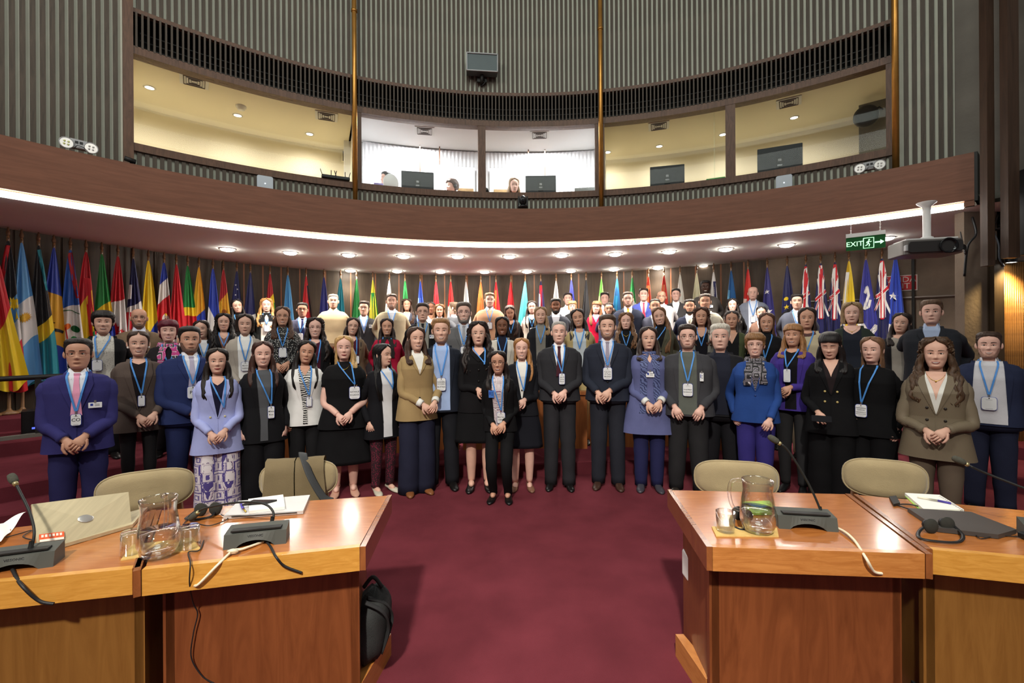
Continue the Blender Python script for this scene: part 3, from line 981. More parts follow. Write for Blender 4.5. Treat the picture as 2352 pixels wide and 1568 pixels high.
        if nk == 'collar':
            cl = MB()
            for sd in (-1, 1):
                opn = S.get('copen', .0)
                pts = [(sd * .046, -.240), (sd * (.006 + opn), -.285), (sd * (.034 + opn), -.325), (sd * .066, -.288)]
                V = [(x, float(tor.front(np.array(x), max(z, -.32), .013 if z < -.25 else .006)), z) for x, z in pts]
                V2 = [(a, b + .006, c_) for a, b, c_ in V]
                cl._add(V + V2, [(0, 1, 2, 3), (4, 7, 6, 5), (0, 4, 5, 1), (1, 5, 6, 2), (2, 6, 7, 3)], None, 0, False)
            q = tor.loft(np.array([-.238, -.262, -.285]), .006, n=24)
            cl.grid(q, cu=True, mask=np.repeat((np.abs(np.linspace(0, 2 * pi, 24, endpoint=False) - pi) < 2.35)[None, :], 2, 0))
            cl.xf(B); cl.build('collar', m2, sho)
        if c3 is not None:                                       # tie
            ti = MB(); zq = np.linspace(-.300, max(-.272 - vd - .01, -.62), 10)
            wq = np.interp(zq, [-.62, -.318, -.300], [.036, .014, .017])
            patch(ti, tor, zq, -wq, wq, .012, nx=5, thick=.006)
            ti.box((0, float(tor.front(np.array(0.), -.295, .013)), -.296), (.034, .016, .036), taper=1.15)
            ti.xf(B); ti.build('tie', S.get('m3') or cloth_mat(c3, .5), root)
        lp = MB()                                                # lapels
        zl = np.linspace(-.270, -.272 - vd, 12)
        tl = np.linspace(0, 1, 12)
        we = np.interp(zl, zz[::-1], wv_[::-1])
        lw = S.get('lap', .052) * np.interp(tl, [0, .18, .32, .36, 1], [.55, .75, 1.15, .95, .12])
        for sd in (-1, 1):
            a, b = sd * we, sd * (we + lw)
            patch(lp, tor, zl, np.minimum(a, b), np.maximum(a, b), .009, nx=5, thick=.007)
        if ktop != 'coat' or not openw:
            if not openw:
                zq = np.linspace(-.272 - vd, hem, 8)
                patch(lp, tor, zq, np.full(8, -.004), np.full(8, .002), .004, nx=2, thick=.004)
            for zb_ in S.get('buttons', (-.60, -.70) if not openw else ()):
                for bx in S.get('bx', (0,)):
                    lp.ell((bx, float(tor.front(np.array(float(bx)), zb_, .004)), zb_), (.011, .005, .011), m=1, nu=8, nv=5)
        lp.xf(B); lp.build('lapels', [S.get('mlap') or m1, mat('button', srgb(*S.get('bcol', (22, 20, 20))), .4, var=0)], jo)
    elif ktop == 'turtle':
        q = tor.loft(np.array([-.205, -.24, -.27, -.30]), .006, n=26); t_ = MB(); t_.grid(q, cu=True); t_.xf(B); t_.build('roll_neck', m1, jo)
    elif ktop in ('sweater', 'shirt', 'dress'):
        if S.get('neck') == 'collar':
            cl = MB()
            for sd in (-1, 1):
                pts = [(sd * .048, -.238), (sd * .004, -.280), (sd * .034, -.318), (sd * .068, -.284)]
                V = [(x, float(tor.front(np.array(x), max(z, -.32), .010 if z < -.25 else .006)), z) for x, z in pts]
                V2 = [(a, b + .006, c_) for a, b, c_ in V]
                cl._add(V + V2, [(0, 1, 2, 3), (4, 7, 6, 5), (0, 4, 5, 1), (1, 5, 6, 2), (2, 6, 7, 3)], None, 0, False)
            q = tor.loft(np.array([-.236, -.262, -.288]), .008, n=24)
            cl.grid(q, cu=True, mask=np.repeat((np.abs(np.linspace(0, 2 * pi, 24, endpoint=False) - pi) < 2.35)[None, :], 2, 0))
            cl.xf(B); cl.build('collar', m2, jo)
        elif S.get('neck') in ('scoop', 'vneck'):
            sc = MB(); dep = S.get('scoop', .07)
            zq = np.linspace(-.264, -.272 - dep, 8); tq = np.linspace(0, 1, 8)
            wq = np.interp(zq, [-.40, -.30, -.262], [.062, .075, .05]) * ((1 - tq ** 2.5) if S['neck'] == 'scoop' else (1 - tq)) + .001
            patch(sc, tor, zq, -wq, wq, .005, nx=9); sc.xf(B)
            sc.build('neckline', sk, root)
    if S.get('scarf'):
        sf = MB()
        th = np.linspace(0, 2 * pi, 20, endpoint=False)
        for k in range(2):
            p = np.stack([.078 * np.sin(th) * (1 + .1 * k), -.070 * np.cos(th) + .008, -.272 - .022 * k - .012 * np.cos(th)], 1)
            p = np.vstack([p, p[:1]])
            sf.tube(p, .024 + .003 * np.sin(np.linspace(0, 20, 21)), n=8, caps=False)
        for sd, ln in ((-1, S.get('scarfL', .30)), (1, S.get('scarfL', .30) * .92)):
            zq = np.linspace(-.295, -.295 - ln, 14)
            xq = sd * np.interp(zq, [-.295 - ln, -.36, -.295], [.075, .062, .045])
            ww = .034 + .006 * np.sin(zq * 60)
            patch(sf, tor, zq, xq - ww, xq + ww, .022, nx=8, thick=.014)
        sf.xf(B); sf.build('scarf', S.get('mscarf') or cloth_mat(S['scarf']), root)
    if low in ('trousers', 'wide', 'slim', 'jeans'):
        legs.build('trousers', S.get('mlow') or cloth_mat(S.get('lc', c1)), root)
    else:                                                        # skirt or long dress
        kz = S.get('skirt', .45)
        sk_ = MB(); zq = np.linspace(min(-.64, hem + .05), kz - H, 12)
        tor2 = Torso(fem, wgt)
        Pq = tor2.loft(zq, -.014, n=40, wig=.005, seed=seed, flare=S.get('sflare', .12))
        th = np.linspace(0, 2 * pi, 40, endpoint=False)
        Pq[..., :2] *= (1 + .025 * np.sin(th * 9)[None, :, None] * sstep(zq[0] - .08, kz - H, zq)[:, None, None])
        sk_.grid(Pq, cu=True, cap1=True); sk_.xf(B)
        sk_.build('skirt', S.get('mlow') or cloth_mat(S.get('lc', (20, 20, 24))), root)
    for shoes in shoe_l:
        shoes.build('shoe', mat('shoe_leather', srgb(*S.get('shoe', (18, 16, 16))), .35, var=.1), root)
    # ---------------------------------------------------------------- things worn
    if S.get('glasses'):
        gm = MB(); kind = S['glasses']
        gc = {'b': (16, 14, 14), 'r': (96, 30, 30), 'c': (196, 186, 170), 'm': (60, 54, 50), 'n': (30, 34, 70)}[kind[0]]
        rr = .0017 if kind[0] in 'bn' else .0012
        wx, wz = (.0235, .0165) if 'o' not in kind else (.0225, .0205)
        for sd in (-1, 1):
            a = np.linspace(0, 2 * pi, 17)
            ex = sd * .0325
            e = .62 if 'o' not in kind else .95
            x = ex + wx * np.sign(np.cos(a)) * np.abs(np.cos(a)) ** e; z = .485 * HH + wz * np.sign(np.sin(a)) * np.abs(np.sin(a)) ** e
            yb = float(face_y(np.array(sd * .031), .49, fem, smile)) - .0125
            y = yb + np.abs(x) * .10 - .002
            gm.tube(np.stack([x, y, z], 1), rr, n=5, caps=False)
            gm.tube([(sd * .0555, yb + .006, .51 * HH), (sd * .071, -.04, .51 * HH), (sd * .0765, .012, .50 * HH)], .0016, n=5)
        gm.tube([(-.0095, yb - .001, .50 * HH), (0, yb - .003, .515 * HH), (.0095, yb - .001, .50 * HH)], rr, n=5)
        gm.xf(toH); gm.build('glasses', mat('frame', srgb(*gc), .3, var=0), root)
    if S.get('ear'):
        for sd in (-1, 1):
            em = MB(); em.ell((sd * (head_prof(.4, fem)[0] + .008), .002, .335 * HH), (S.get('earr', .006),) * 3, nu=8, nv=6)
            em.xf(toH); em.build('earring', M_PEARL if S['ear'] == 'p' else M_GOLD, root)
    if S.get('necklace'):
        ne = MB(); q = np.linspace(-1, 1, 13)
        x = q * .06; z = -.285 - .055 * (1 - q ** 2)
        ne.tube(np.stack([x, [float(tor.front(np.array(a), b_, .012)) for a, b_ in zip(x, z)], z], 1), .0018, n=5)
        ne.ell((0, float(tor.front(np.array(0.), -.345, .014)), -.345), (.006, .004, .007)); ne.xf(B); ne.build('necklace', M_GOLD, root)
    if S.get('lan'):
        lz = S['lan'] if S['lan'] is not True else -.52           # where the two ribbons meet
        bx = S.get('lanx', 0.0)
        ln = MB()
        for sd in (-1, 1):
            zq = np.linspace(-.268, lz, 12); t_ = np.linspace(0, 1, 12)
            xq = sd * np.interp(t_, [0, .12, 1], [.056, .062, .004]) + bx * t_
            patch(ln, tor, zq, xq - .0068, xq + .0068, .0205, nx=3, thick=.002)
        q = tor.loft(np.array([-.256, -.272]), .014, n=24)
        ln.grid(q, cu=True, mask=(np.abs(np.linspace(0, 2 * pi, 24, endpoint=False) - pi) < 1.9)[None, :])
        zq = np.linspace(lz, lz - .02, 3)
        patch(ln, tor, zq, np.full(3, bx - .007), np.full(3, bx + .007), .022, nx=3, thick=.003)
        ln.xf(B); lo = ln.build('lanyard', M_LANY, root)
        if S.get('badge', 1):
            bw, bh = S.get('bsize', (.078, .112))
            bz = lz - .028 - bh / 2
            y = min(float(tor.front(np.array(bx), bz + bh / 2, .024)), float(tor.front(np.array(bx), bz - bh / 2, .024)), float(tor.front(np.array(bx), bz, .026)))
            bd = MB()
            r = .5 * bw * .42
            bd.rbox((bx, y - .003, bz), (bw, .004, bh), r, axis=1)
            bd.rbox((bx, y - .0005, bz), (bw + .006, .003, bh + .006), r, m=2, axis=1)
            bd.box((bx, y - .002, bz + bh / 2 + .012), (.010, .006, .028), m=3)
            bd.ell((bx, y - .006, bz + bh / 2 - .010), (.005, .002, .005), m=1, nu=8, nv=4)
            for line, dz, sz in S.get('write', ()):
                V, T = text_mesh(line, sz * 1.2)
                V = V * np.array((min(1.0, .88 * bw / max(np.ptp(V[:, 0]), 1e-6)), 1, 1))
                V = V + np.array((bx, y - .0062, bz + dz)); bd._add(V, None, T, 1, False)
            if hi:
                bd.box((bx, y - .0054, bz + bh * .30), (bw * .42, .0006, .003), m=4); bd.box((bx, y - .0054, bz - bh * .40), (bw * .5, .0006, .003), m=4)
            bd.xf(B); bd.build('name_badge', [M_BADGE, M_INK, M_BLUE, M_STEEL, mat('badge_print', (.35, .37, .42), .6, var=0)], lo)
    if S.get('clip'):                                            # card clipped to the breast
        kx, kz = S['clip'][:2]; kw, kh = S['clip'][2:4] if len(S['clip']) > 2 else (.055, .06)
        y = float(tor.front(np.array(kx), kz, .020))
        cb = MB(); sgn = 1 if kx >= 0 else -1
        cb.rbox((kx, y, kz), (kw, .004, kh), .004, axis=1); cb.box((kx, y - .001, kz + kh / 2 + .008), (.014, .008, .020), m=1)
        cb.box((kx - kw * .25, y - .0026, kz + kh * .1), (kw * .2, .001, kh * .4), m=2); cb.box((kx + kw * .15, y - .0026, kz + kh * .15), (kw * .35, .001, kh * .06), m=3); cb.box((kx + kw * .15, y - .0026, kz - kh * .1), (kw * .35, .001, kh * .06), m=3)
        cb.xf(B); cb.build('clip_badge', [S.get('mclip') or M_BADGE, M_STEEL, M_BLUE, M_INK], root)
    if S.get('extra'):
        S['extra'](root, tor, B, H, s)
    return root
# ------------------------------------------------------------------ the hall
M_CARPET = mat('red_carpet', srgb(112, 50, 59), 0.95, var=0.16, nscale=3.2, bump=0.7, bscale=420, spec=0.05)
M_SLATW = wood('slat_wood', srgb(66, 58, 49), srgb(92, 80, 68), 0.6, 4, (6, 6, .6))
M_PAINT = mat('grey_green_plaster', srgb(206, 208, 192), 0.8, var=0.05, nscale=5)
M_FRAME = wood('frame_wood', srgb(84, 58, 42), srgb(112, 80, 60), 0.5, 4, (6, 6, 1))
M_FASCIA = wood('fascia_wood', srgb(116, 73, 52), srgb(134, 87, 64), 0.5, 2.2, (1.0, 1.0, 11), dist=.6)
M_SOFFIT = mat('soffit_plaster', srgb(222, 226, 220), 0.75, var=0.02, nscale=2)
M_CREAM = mat('cream_plaster', srgb(240, 232, 208), 0.8, var=0.02, nscale=2)
M_WHITE = mat('white_paint', srgb(240, 240, 240), 0.7, var=0.01)
M_CONC = mat('concrete', srgb(122, 108, 94), 0.85, var=0.20, nscale=2.4, bump=0.35, bscale=24)
M_CONC2 = mat('concrete_grey', srgb(112, 108, 100), 0.85, var=0.14, nscale=2.4, bump=0.3, bscale=24)
M_PANELW = wood('wall_panel', srgb(56, 44, 32), srgb(72, 58, 43), 0.55, 2.5, (7, 7, .7))
M_STRIPW = wood('joint_strip', srgb(128, 78, 48), srgb(150, 96, 60), 0.45, 5, (6, 6, .6))
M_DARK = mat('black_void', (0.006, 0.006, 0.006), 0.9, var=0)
M_DARKMET = mat('dark_metal', (0.02, 0.019, 0.018), 0.5, var=0.1)
M_BRASS = mat('brass', srgb(196, 142, 70), 0.34, metal=.7, var=0.15, nscale=5)
M_LED = mat('led_strip', (1, 1, 1), 0.5, var=0, emit=(1.0, 0.95, 0.90), estr=21.0)
M_LAMP = mat('lamp_disc', (1, 1, 1), 0.5, var=0, emit=(1.0, 0.95, 0.86), estr=100.0)
M_LAMPS = mat('small_lamp_disc', (1, 1, 1), 0.5, var=0, emit=(1.0, 0.93, 0.8), estr=14.0)
M_CHROME = mat('lamp_rim', (0.7, 0.68, 0.65), 0.3, metal=0.8, var=0)
M_VANE = mat('vane_grey', (.16, .15, .14), .5, var=0)
M_GREYPL = mat('grey_plastic', srgb(176, 178, 180), 0.45, var=0.02)
M_WHITEPL = mat('white_plastic', srgb(232, 232, 230), 0.4, var=0.01)
M_SCREEN = mat('monitor_back', (0.018, 0.020, 0.024), 0.45, var=0.08)

M_GLASS = clear_glass('clear_glass')
def glass_pane_mat():
    m = bpy.data.materials.new('window_glass')
    m.use_nodes = True
    nt = m.node_tree
    nt.nodes.remove(nt.nodes['Principled BSDF'])
    out = nt.nodes['Material Output']
    t = nt.nodes.new('ShaderNodeBsdfTransparent'); t.inputs[0].default_value = (.97, .98, .97, 1)
    g = nt.nodes.new('ShaderNodeBsdfGlossy'); g.inputs['Roughness'].default_value = .02
    n = nt.nodes.new('ShaderNodeTexNoise'); n.inputs['Scale'].default_value = .6
    r = nt.nodes.new('ShaderNodeMapRange'); r.inputs['To Min'].default_value = .008; r.inputs['To Max'].default_value = .016
    mx = nt.nodes.new('ShaderNodeMixShader')
    nt.links.new(n.outputs['Fac'], r.inputs[0]); nt.links.new(r.outputs[0], mx.inputs[0])
    nt.links.new(t.outputs[0], mx.inputs[1]); nt.links.new(g.outputs[0], mx.inputs[2]); nt.links.new(mx.outputs[0], out.inputs[0])
    return m
M_PANE = glass_pane_mat()

def arc_sheet(R, t0, t1, z0, z1, n=None, thick=.04, name='x', m=None, parent=None):
    "curved wall panel with thickness (outwards)"
    n = n or max(3, int(abs(t1 - t0) / radians(1.5)))
    th = np.linspace(t0, t1, n)
    mb = MB()
    def row(r, z): return np.array([ring(r, a, z) for a in th])
    mb.grid(np.stack([row(R, z0), row(R, z1), row(R + thick, z1), row(R + thick, z0), row(R, z0)]), sm=False)
    for k in (0, -1):
        a = th[k]; mb._add([ring(R, a, z0), ring(R, a, z1), ring(R + thick, a, z1), ring(R + thick, a, z0)], [(0, 1, 2, 3)], None, 0, False)
    for i in range(len(mb.qs)): mb.qs[i][:] = False
    return mb.build(name, m, parent)

# ---- tiers of the floor: radius of each step edge as a function of the angle
_TA = np.radians([-100, -72, -55, -38, 0, 25, 43, 60, 100])
_TR = [np.array(r) for r in ([5.9, 5.7, 5.57, 5.0, 4.62, 5.1, 6.2, 6.4, 6.6], [6.2, 6.05, 5.96, 5.95, 5.95, 6.25, 7.15, 7.4, 7.6],
                             [7.7, 7.6, 7.5, 7.2, 6.98, 7.3, 8.05, 8.4, 8.6], [8.6, 8.5, 8.4, 8.1, 7.85, 8.2, 8.9, 9.3, 9.6])]
_TZ = [0.155, 0.305, 0.465, 0.63]
def tier_r(k, th): return float(np.interp(th, _TA, _TR[k]))
def floor_at(x, y):
    dx, dy = x - C0[0], y - C0[1]
    r = sqrt(dx * dx + dy * dy); th = atan2(dx, dy); z = 0.0
    for k in range(4):
        if r > tier_r(k, th): z = _TZ[k]
    return z
fl = MB()
fl.grid(np.array([[(-9, -6, 0), (9, -6, 0)], [(-9, 14, 0), (9, 14, 0)]], float), sm=False)
fl.box((0, 4, -.06), (18, 20, .11))
floor_o = struct(fl.build('floor', M_CARPET))
ths = np.radians(np.linspace(-98, 98, 120))
for k in range(4):
    st = MB()
    zb, zt = (0 if k == 0 else _TZ[k - 1]) - .02, _TZ[k]
    rr = np.array([tier_r(k, a) for a in ths])
    rows = [[ring(r, a, zb) for r, a in zip(rr, ths)], [ring(r - .004, a, zt - .014) for r, a in zip(rr, ths)], [ring(r + .006, a, zt) for r, a in zip(rr, ths)], [ring(12.2, a, zt) for a in ths], [ring(12.2, a, zb) for a in ths]]
    st.grid(np.array(rows), sm=False)
    struct(st.build('floor_step', M_CARPET))

# ---- balcony fascia, light strip and soffit
RF = 6.88
TL, TRt = radians(-88), th_at(2240, RF)
Z_SOF, Z_FB, Z_FT = 3.10, 3.165, 3.715
struct(arc_sheet(RF, TL, TRt, Z_FB, Z_FT, thick=.09, name='trim_fascia', m=M_FASCIA))
led = arc_sheet(RF + .02, TL, th_at(2215, RF + .025), Z_SOF - .016, Z_FB - .018, thick=.03, name='light_strip', m=M_LED)
tag(led, 'long curved white light strip under the balcony edge', 'light strip')
struct(arc_sheet(RF + .01, th_at(2217, RF + .025), TRt, Z_SOF, Z_FB, thick=.07, name='trim_fascia_end', m=M_FASCIA))
e = MB(); a_ = TRt
e._add([ring(RF, a_, Z_SOF + .05), ring(RF, a_, Z_FT), ring(RF + .75, a_ + .006, Z_FT), ring(RF + .75, a_ + .006, Z_SOF + .05)] +
       [ring(RF, a_ + .004, Z_SOF + .05), ring(RF, a_ + .004, Z_FT), ring(RF + .75, a_ + .010, Z_FT), ring(RF + .75, a_ + .010, Z_SOF + .05)],
       [(0, 1, 2, 3), (4, 7, 6, 5), (0, 4, 5, 1), (1, 5, 6, 2)], None, 0, False)
struct(e.build('trim_balcony_end', M_DARKMET))
BW = np.array([(-8.2, 2.2), (-7.6, 4.4), (-6.80, 6.05), (-6.42, 7.0), (-5.6, 8.72), (-4.4, 9.85), (-2.6, 10.7), (-.2, 11.0), (2.2, 10.6), (3.9, 9.75), (5.25, 8.85), (6.75, 7.9), (8.4, 6.6)])
BWS = smooth_path(BW, 150)
sf = MB()
ang = [atan2(p[0] - C0[0], p[1] - C0[1]) for p in BWS]
keep = [i for i, a in enumerate(ang) if a > TL]
outer = np.array([(BWS[i][0], BWS[i][1], Z_SOF) for i in keep])
inner = np.array([ring(RF + .03, min(ang[i], TRt + .05), Z_SOF) for i in keep])
sf.grid(np.stack([inner, (inner + outer) / 2, outer, outer + (0, 0, .12), inner + (0, 0, .12)]), sm=False)
ceil_o = struct(sf.build('ceiling_soffit', M_SOFFIT))
bf = MB()                                                   # balcony floor between fascia and booth wall
thb = np.linspace(TL, TRt, 90)
bf.grid(np.stack([[ring(RF + .02, a, Z_FT - .10) for a in thb], [ring(7.7, a, Z_FT - .10) for a in thb]]), sm=False)
struct(bf.build('floor_balcony', M_DARK))

# ---- lower back wall: dark panels with joint strips, concrete to the right
def wall_pt(px):
    "point of the lower back wall seen at column px, with its outward normal"
    k = (px - CX) / FPX
    best = min(range(len(BWS) - 1), key=lambda i: abs(BWS[i][0] / max(BWS[i][1], .1) - k))
    p, q = BWS[best], BWS[min(best + 1, len(BWS) - 1)]
    for i in range(len(BWS) - 1):
        a, b = BWS[i][0] - k * BWS[i][1], BWS[i + 1][0] - k * BWS[i + 1][1]
        if a * b <= 0:
            t = a / (a - b + 1e-12); p = BWS[i] + (BWS[i + 1] - BWS[i]) * t; q = BWS[i + 1]; break
    d = q - p; d = d / (np.linalg.norm(d) + 1e-9)
    return np.array(p), np.array((d[1], -d[0]))           # normal towards the hall
wb = MB()
low = np.array([(p[0], p[1], 0) for p in BWS]); nrm = np.gradient(BWS, axis=0); nrm /= np.linalg.norm(nrm, axis=1)[:, None]
outw = np.stack([-nrm[:, 1], nrm[:, 0], np.zeros(len(nrm))], 1)
wb.grid(np.stack([low, low + (0, 0, Z_SOF + .1), low + outw * .1 + (0, 0, Z_SOF + .1), low + outw * .1]), sm=False)
wall_back = struct(wb.build('wall_back', M_CONC))
strip_px = [-30, 30, 85, 140, 195, 250, 300, 352, 404, 456, 508, 560, 604, 646, 689, 748, 806, 863, 917, 970, 1022, 1074, 1126, 1177, 1228, 1279, 1330, 1382, 1434, 1488, 1542, 1599, 1657, 1710, 1764]
prev = None
for i, px in enumerate(strip_px):
    p, n_ = wall_pt(px)
    if prev is not None:
        a, b = prev, p
        d = b - a; L = np.linalg.norm(d); d /= L
        nn = np.array((d[1], -d[0]))
        mb = MB(); mid = (a + b) / 2 + nn * .012
        rot = Matrix.Rotation(atan2(d[1], d[0]), 3, 'Z')
        mb.box((mid[0], mid[1], Z_SOF / 2), (L - .03, .03, Z_SOF), rot=rot)
        mb.build('wall_panel', M_PANELW, wall_back)
    if i >= 11:
        mb = MB(); q = p + n_ * .010
        mb.box((q[0], q[1], Z_SOF / 2), (.03, .03, Z_SOF), rot=Matrix.Rotation(atan2(n_[0], -n_[1]), 3, 'Z'))
        mb.build('joint_strip', M_STRIPW, wall_back)
    prev = p
# steel conduit and pipe on the concrete
p1, n1 = wall_pt(1800); p2, n2 = wall_pt(2000); p3, n3 = wall_pt(2240)
mb = MB(); zc_ = [px2w(1800, 668, p1[1]).z, px2w(2000, 692, p2[1]).z, px2w(2240, 716, p3[1]).z]
mb.tube([(p1[0] + n1[0] * .03, p1[1] + n1[1] * .03, zc_[1]), (p2[0] + n2[0] * .03, p2[1] + n2[1] * .03, zc_[1]), (p3[0] + n3[0] * .03, p3[1] + n3[1] * .03, zc_[1])], .012, n=8)
tag(mb.build('conduit', mat('conduit_steel', (.62, .60, .56), .5, metal=.2, var=.1)), 'thin steel conduit running level along the concrete wall', 'pipe')
pp, pn = wall_pt(2097)
mb = MB(); mb.box((pp[0] + pn[0] * .05, pp[1] + pn[1] * .05, Z_SOF / 2), (.035, .05, Z_SOF), rot=Matrix.Rotation(atan2(pn[0], -pn[1]), 3, 'Z'))
tag(mb.build('wall_post', M_DARKMET), 'dark metal post on the concrete wall beside the red exit sign', 'post')

# ---- upper booth wall
RB = 7.27
TB0, TB1 = th_at(296, RB), th_at(2058, RB)
TE0, TE1 = radians(-80), th_at(2196, RB)
Z_S0, Z_S1, Z_W1, Z_L0, Z_L1, Z_TOP = 4.00, 4.10, 5.235, 5.335, 5.765, 8.6
RK = RB + .035
wall_up = struct(arc_sheet(RK, TB0, TB1, Z_L1 + .05, Z_TOP, name='wall_upper', m=M_PAINT))
wall_lo = struct(arc_sheet(RK, TB0, TB1, Z_FT - .1, Z_S0, name='wall_lower', m=M_PAINT))
wall_le = struct(arc_sheet(RK, TE0, TB0, Z_FT - .1, Z_TOP, name='wall_left', m=M_PAINT))
wall_ri = struct(arc_sheet(RK, TB1, TE1, Z_FT - .1, Z_TOP, name='wall_right', m=M_PAINT))
_SM = {}
def slat(R, th, z0, z1, w_, dep, parent, m, name='slat'):
    key = (round(w_, 4), round(dep, 4), round(z1 - z0, 3), m.name)
    if key not in _SM:
        b = MB(); b.box((0, 0, (z1 - z0) / 2), (w_, dep, z1 - z0)); _SM[key] = b.mesh(name, m)
    return link(name, _SM[key], parent, ring(R, th, z0), -th)
PIT = .0770
def slat_run(t0, t1, z0, z1, parent, w_=.046):
    n = int((t1 - t0) * RB / PIT)
    for i in range(n):
        slat(RB + .015, t0 + (i + .5) * (t1 - t0) / n, z0, z1, w_, .024, parent, M_SLATW)
slat_run(radians(-66), TB0 - .01, Z_FT - .1, Z_TOP, wall_le)
slat_run(TB0, TB1, Z_L1 + .05, Z_TOP, wall_up)
slat_run(TB0, TB1, Z_FT - .1, Z_S0, wall_lo, .046)
slat_run(TB1 + .01, TE1, Z_FT - .1, Z_TOP, wall_ri, .048)
# louvre band
lou = empty('louvre_band', ring(RB, 0, Z_L0), 0, 'dark ventilation louvre of thin vertical slats above the booth windows', 'louvre')
lou.location = (0, 0, 0)
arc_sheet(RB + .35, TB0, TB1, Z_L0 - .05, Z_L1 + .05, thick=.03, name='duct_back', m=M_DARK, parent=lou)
arc_sheet(RB + .02, TB0, TB1, Z_L1 + .04, Z_L1 + .06, thick=.40, name='light_lid_top', m=M_DARK, parent=lou)  # added lid, stops ambient light leaking in over the louvre cavity
arc_sheet(RB + .05, TB0, TB1, Z_L0 - .03, Z_L0 - .01, thick=.36, name='light_lid_bottom', m=M_DARK, parent=lou)  # added lower lid, keeps ambient light out from below
arc_sheet(RB - .005, TB0, TB1, Z_L1, Z_L1 + .055, thick=.07, name='top_rail', m=M_FRAME, parent=lou)
nL = int((TB1 - TB0) * RB / .0605)
for i in range(nL):
    slat(RB + .01, TB0 + (i + .5) * (TB1 - TB0) / nL, Z_L0 - .01, Z_L1 + .01, .022, .05, lou, M_SLATW, 'louvre_slat')
mb = MB()
for zz_ in (Z_L0 + .12, Z_L0 + .2, Z_L0 + .3):
    mb.tube([ring(RB + .22, a, zz_) for a in np.linspace(TB0 + .02, TB1 - .02, 60)], .012, n=6)
mb.build('cable_run', mat('duct_metal', (.05, .05, .05), .4, metal=.5, var=.2), lou)
# window frames and panes
wins = [(305, 812, 'wide'), (833, 1101, ''), (1118, 1369, ''), (1391, 1669, ''), (1692, 2038, '')]
fr = struct(arc_sheet(RB - .01, TB0, TB1, Z_W1, Z_L0, thick=.16, name='trim_window_head', m=M_FRAME))
fr2 = struct(arc_sheet(RB - .02, TB0, TB1, Z_S0, Z_S1, thick=.20, name='trim_window_sill', m=M_FRAME))
edges = [(296, 305), (812, 833), (1101, 1118), (1369, 1391), (1669, 1692), (2038, 2058)]
for i, (a, b) in enumerate(edges):
    struct(arc_sheet(RB - .005, th_at(a, RB), th_at(b, RB), Z_S1, Z_W1, n=3, thick=.15, name='trim_mullion', m=M_FRAME))
struct(arc_sheet(RB - .03, TB0 - .006, TB0 + .008, Z_FT - .1, Z_TOP, n=3, thick=.12, name='trim_left_post', m=M_FRAME))
for i, (a, b, _) in enumerate(wins):
    o = arc_sheet(RB + .06, th_at(a, RB), th_at(b, RB), Z_S1, Z_W1, n=50, thick=.008, name='window_%d' % (i + 1), m=M_PANE)
    o.data.polygons.foreach_set('use_smooth', [True] * len(o.data.polygons))
    struct(o)
# interior of the interpreters' booths
Z_BC = 5.275
def booth(px0, px1, Rb, zc, m, name, mc=None):
    a, b = th_at(px0, RB), th_at(px1, RB)
    struct(arc_sheet(Rb, a - .02, b + .02, 3.3, zc + .1, thick=.05, name='wall_booth_' + name, m=m))
    c = MB(); th = np.linspace(a - .01, b + .01, 40)
    c.grid(np.stack([[ring(RB + .15, t, zc) for t in th], [ring(Rb + .05, t, zc) for t in th], [ring(Rb + .05, t, zc + .08) for t in th], [ring(RB + .15, t, zc + .08) for t in th]]), sm=False)
    struct(c.build('ceiling_booth_' + name, mc or m))
    f = MB(); f.grid(np.stack([[ring(RB + .18, t, 3.35) for t in th], [ring(Rb + .05, t, 3.35) for t in th]]), sm=False)
    struct(f.build('floor_booth_' + name, M_CREAM))
    for t, sfx in ((a, 'a'), (b, 'b')):
        q = MB(); P0, P1 = ring(RB + .15, t), ring(Rb + .05, t); dd = (P1 - P0); L = np.linalg.norm(dd); dd /= L
        q.box((*((P0 + P1) / 2)[:2], (3.3 + zc) / 2), (L, .04, zc - 3.3), rot=Matrix.Rotation(atan2(dd[1], dd[0]), 3, 'Z'))
        struct(q.build('wall_partition_' + name + sfx, m))
    dk = MB(); dk.grid(np.stack([[ring(RB + .18, t, Z_S1 - .14) for t in th], [ring(RB + .18, t, Z_S1 - .11) for t in th], [ring(RB + .75, t, Z_S1 - .11) for t in th], [ring(RB + .75, t, Z_S1 - .14) for t in th]]), sm=False, cv=True)
    return tag(dk.build('booth_counter', M_FRAME), {'left': 'long counter inside the wide left booth', 'middle': 'counter under the monitors in the bright middle booths', 'right': 'counter inside the two dim right booths'}[name], 'counter')
booth(303, 822, 9.05, Z_BC, M_CREAM, 'left')
booth(826, 1378, 8.55, Z_BC, M_WHITE, 'middle')
booth(1382, 2048, 9.05, Z_BC, M_CREAM, 'right')
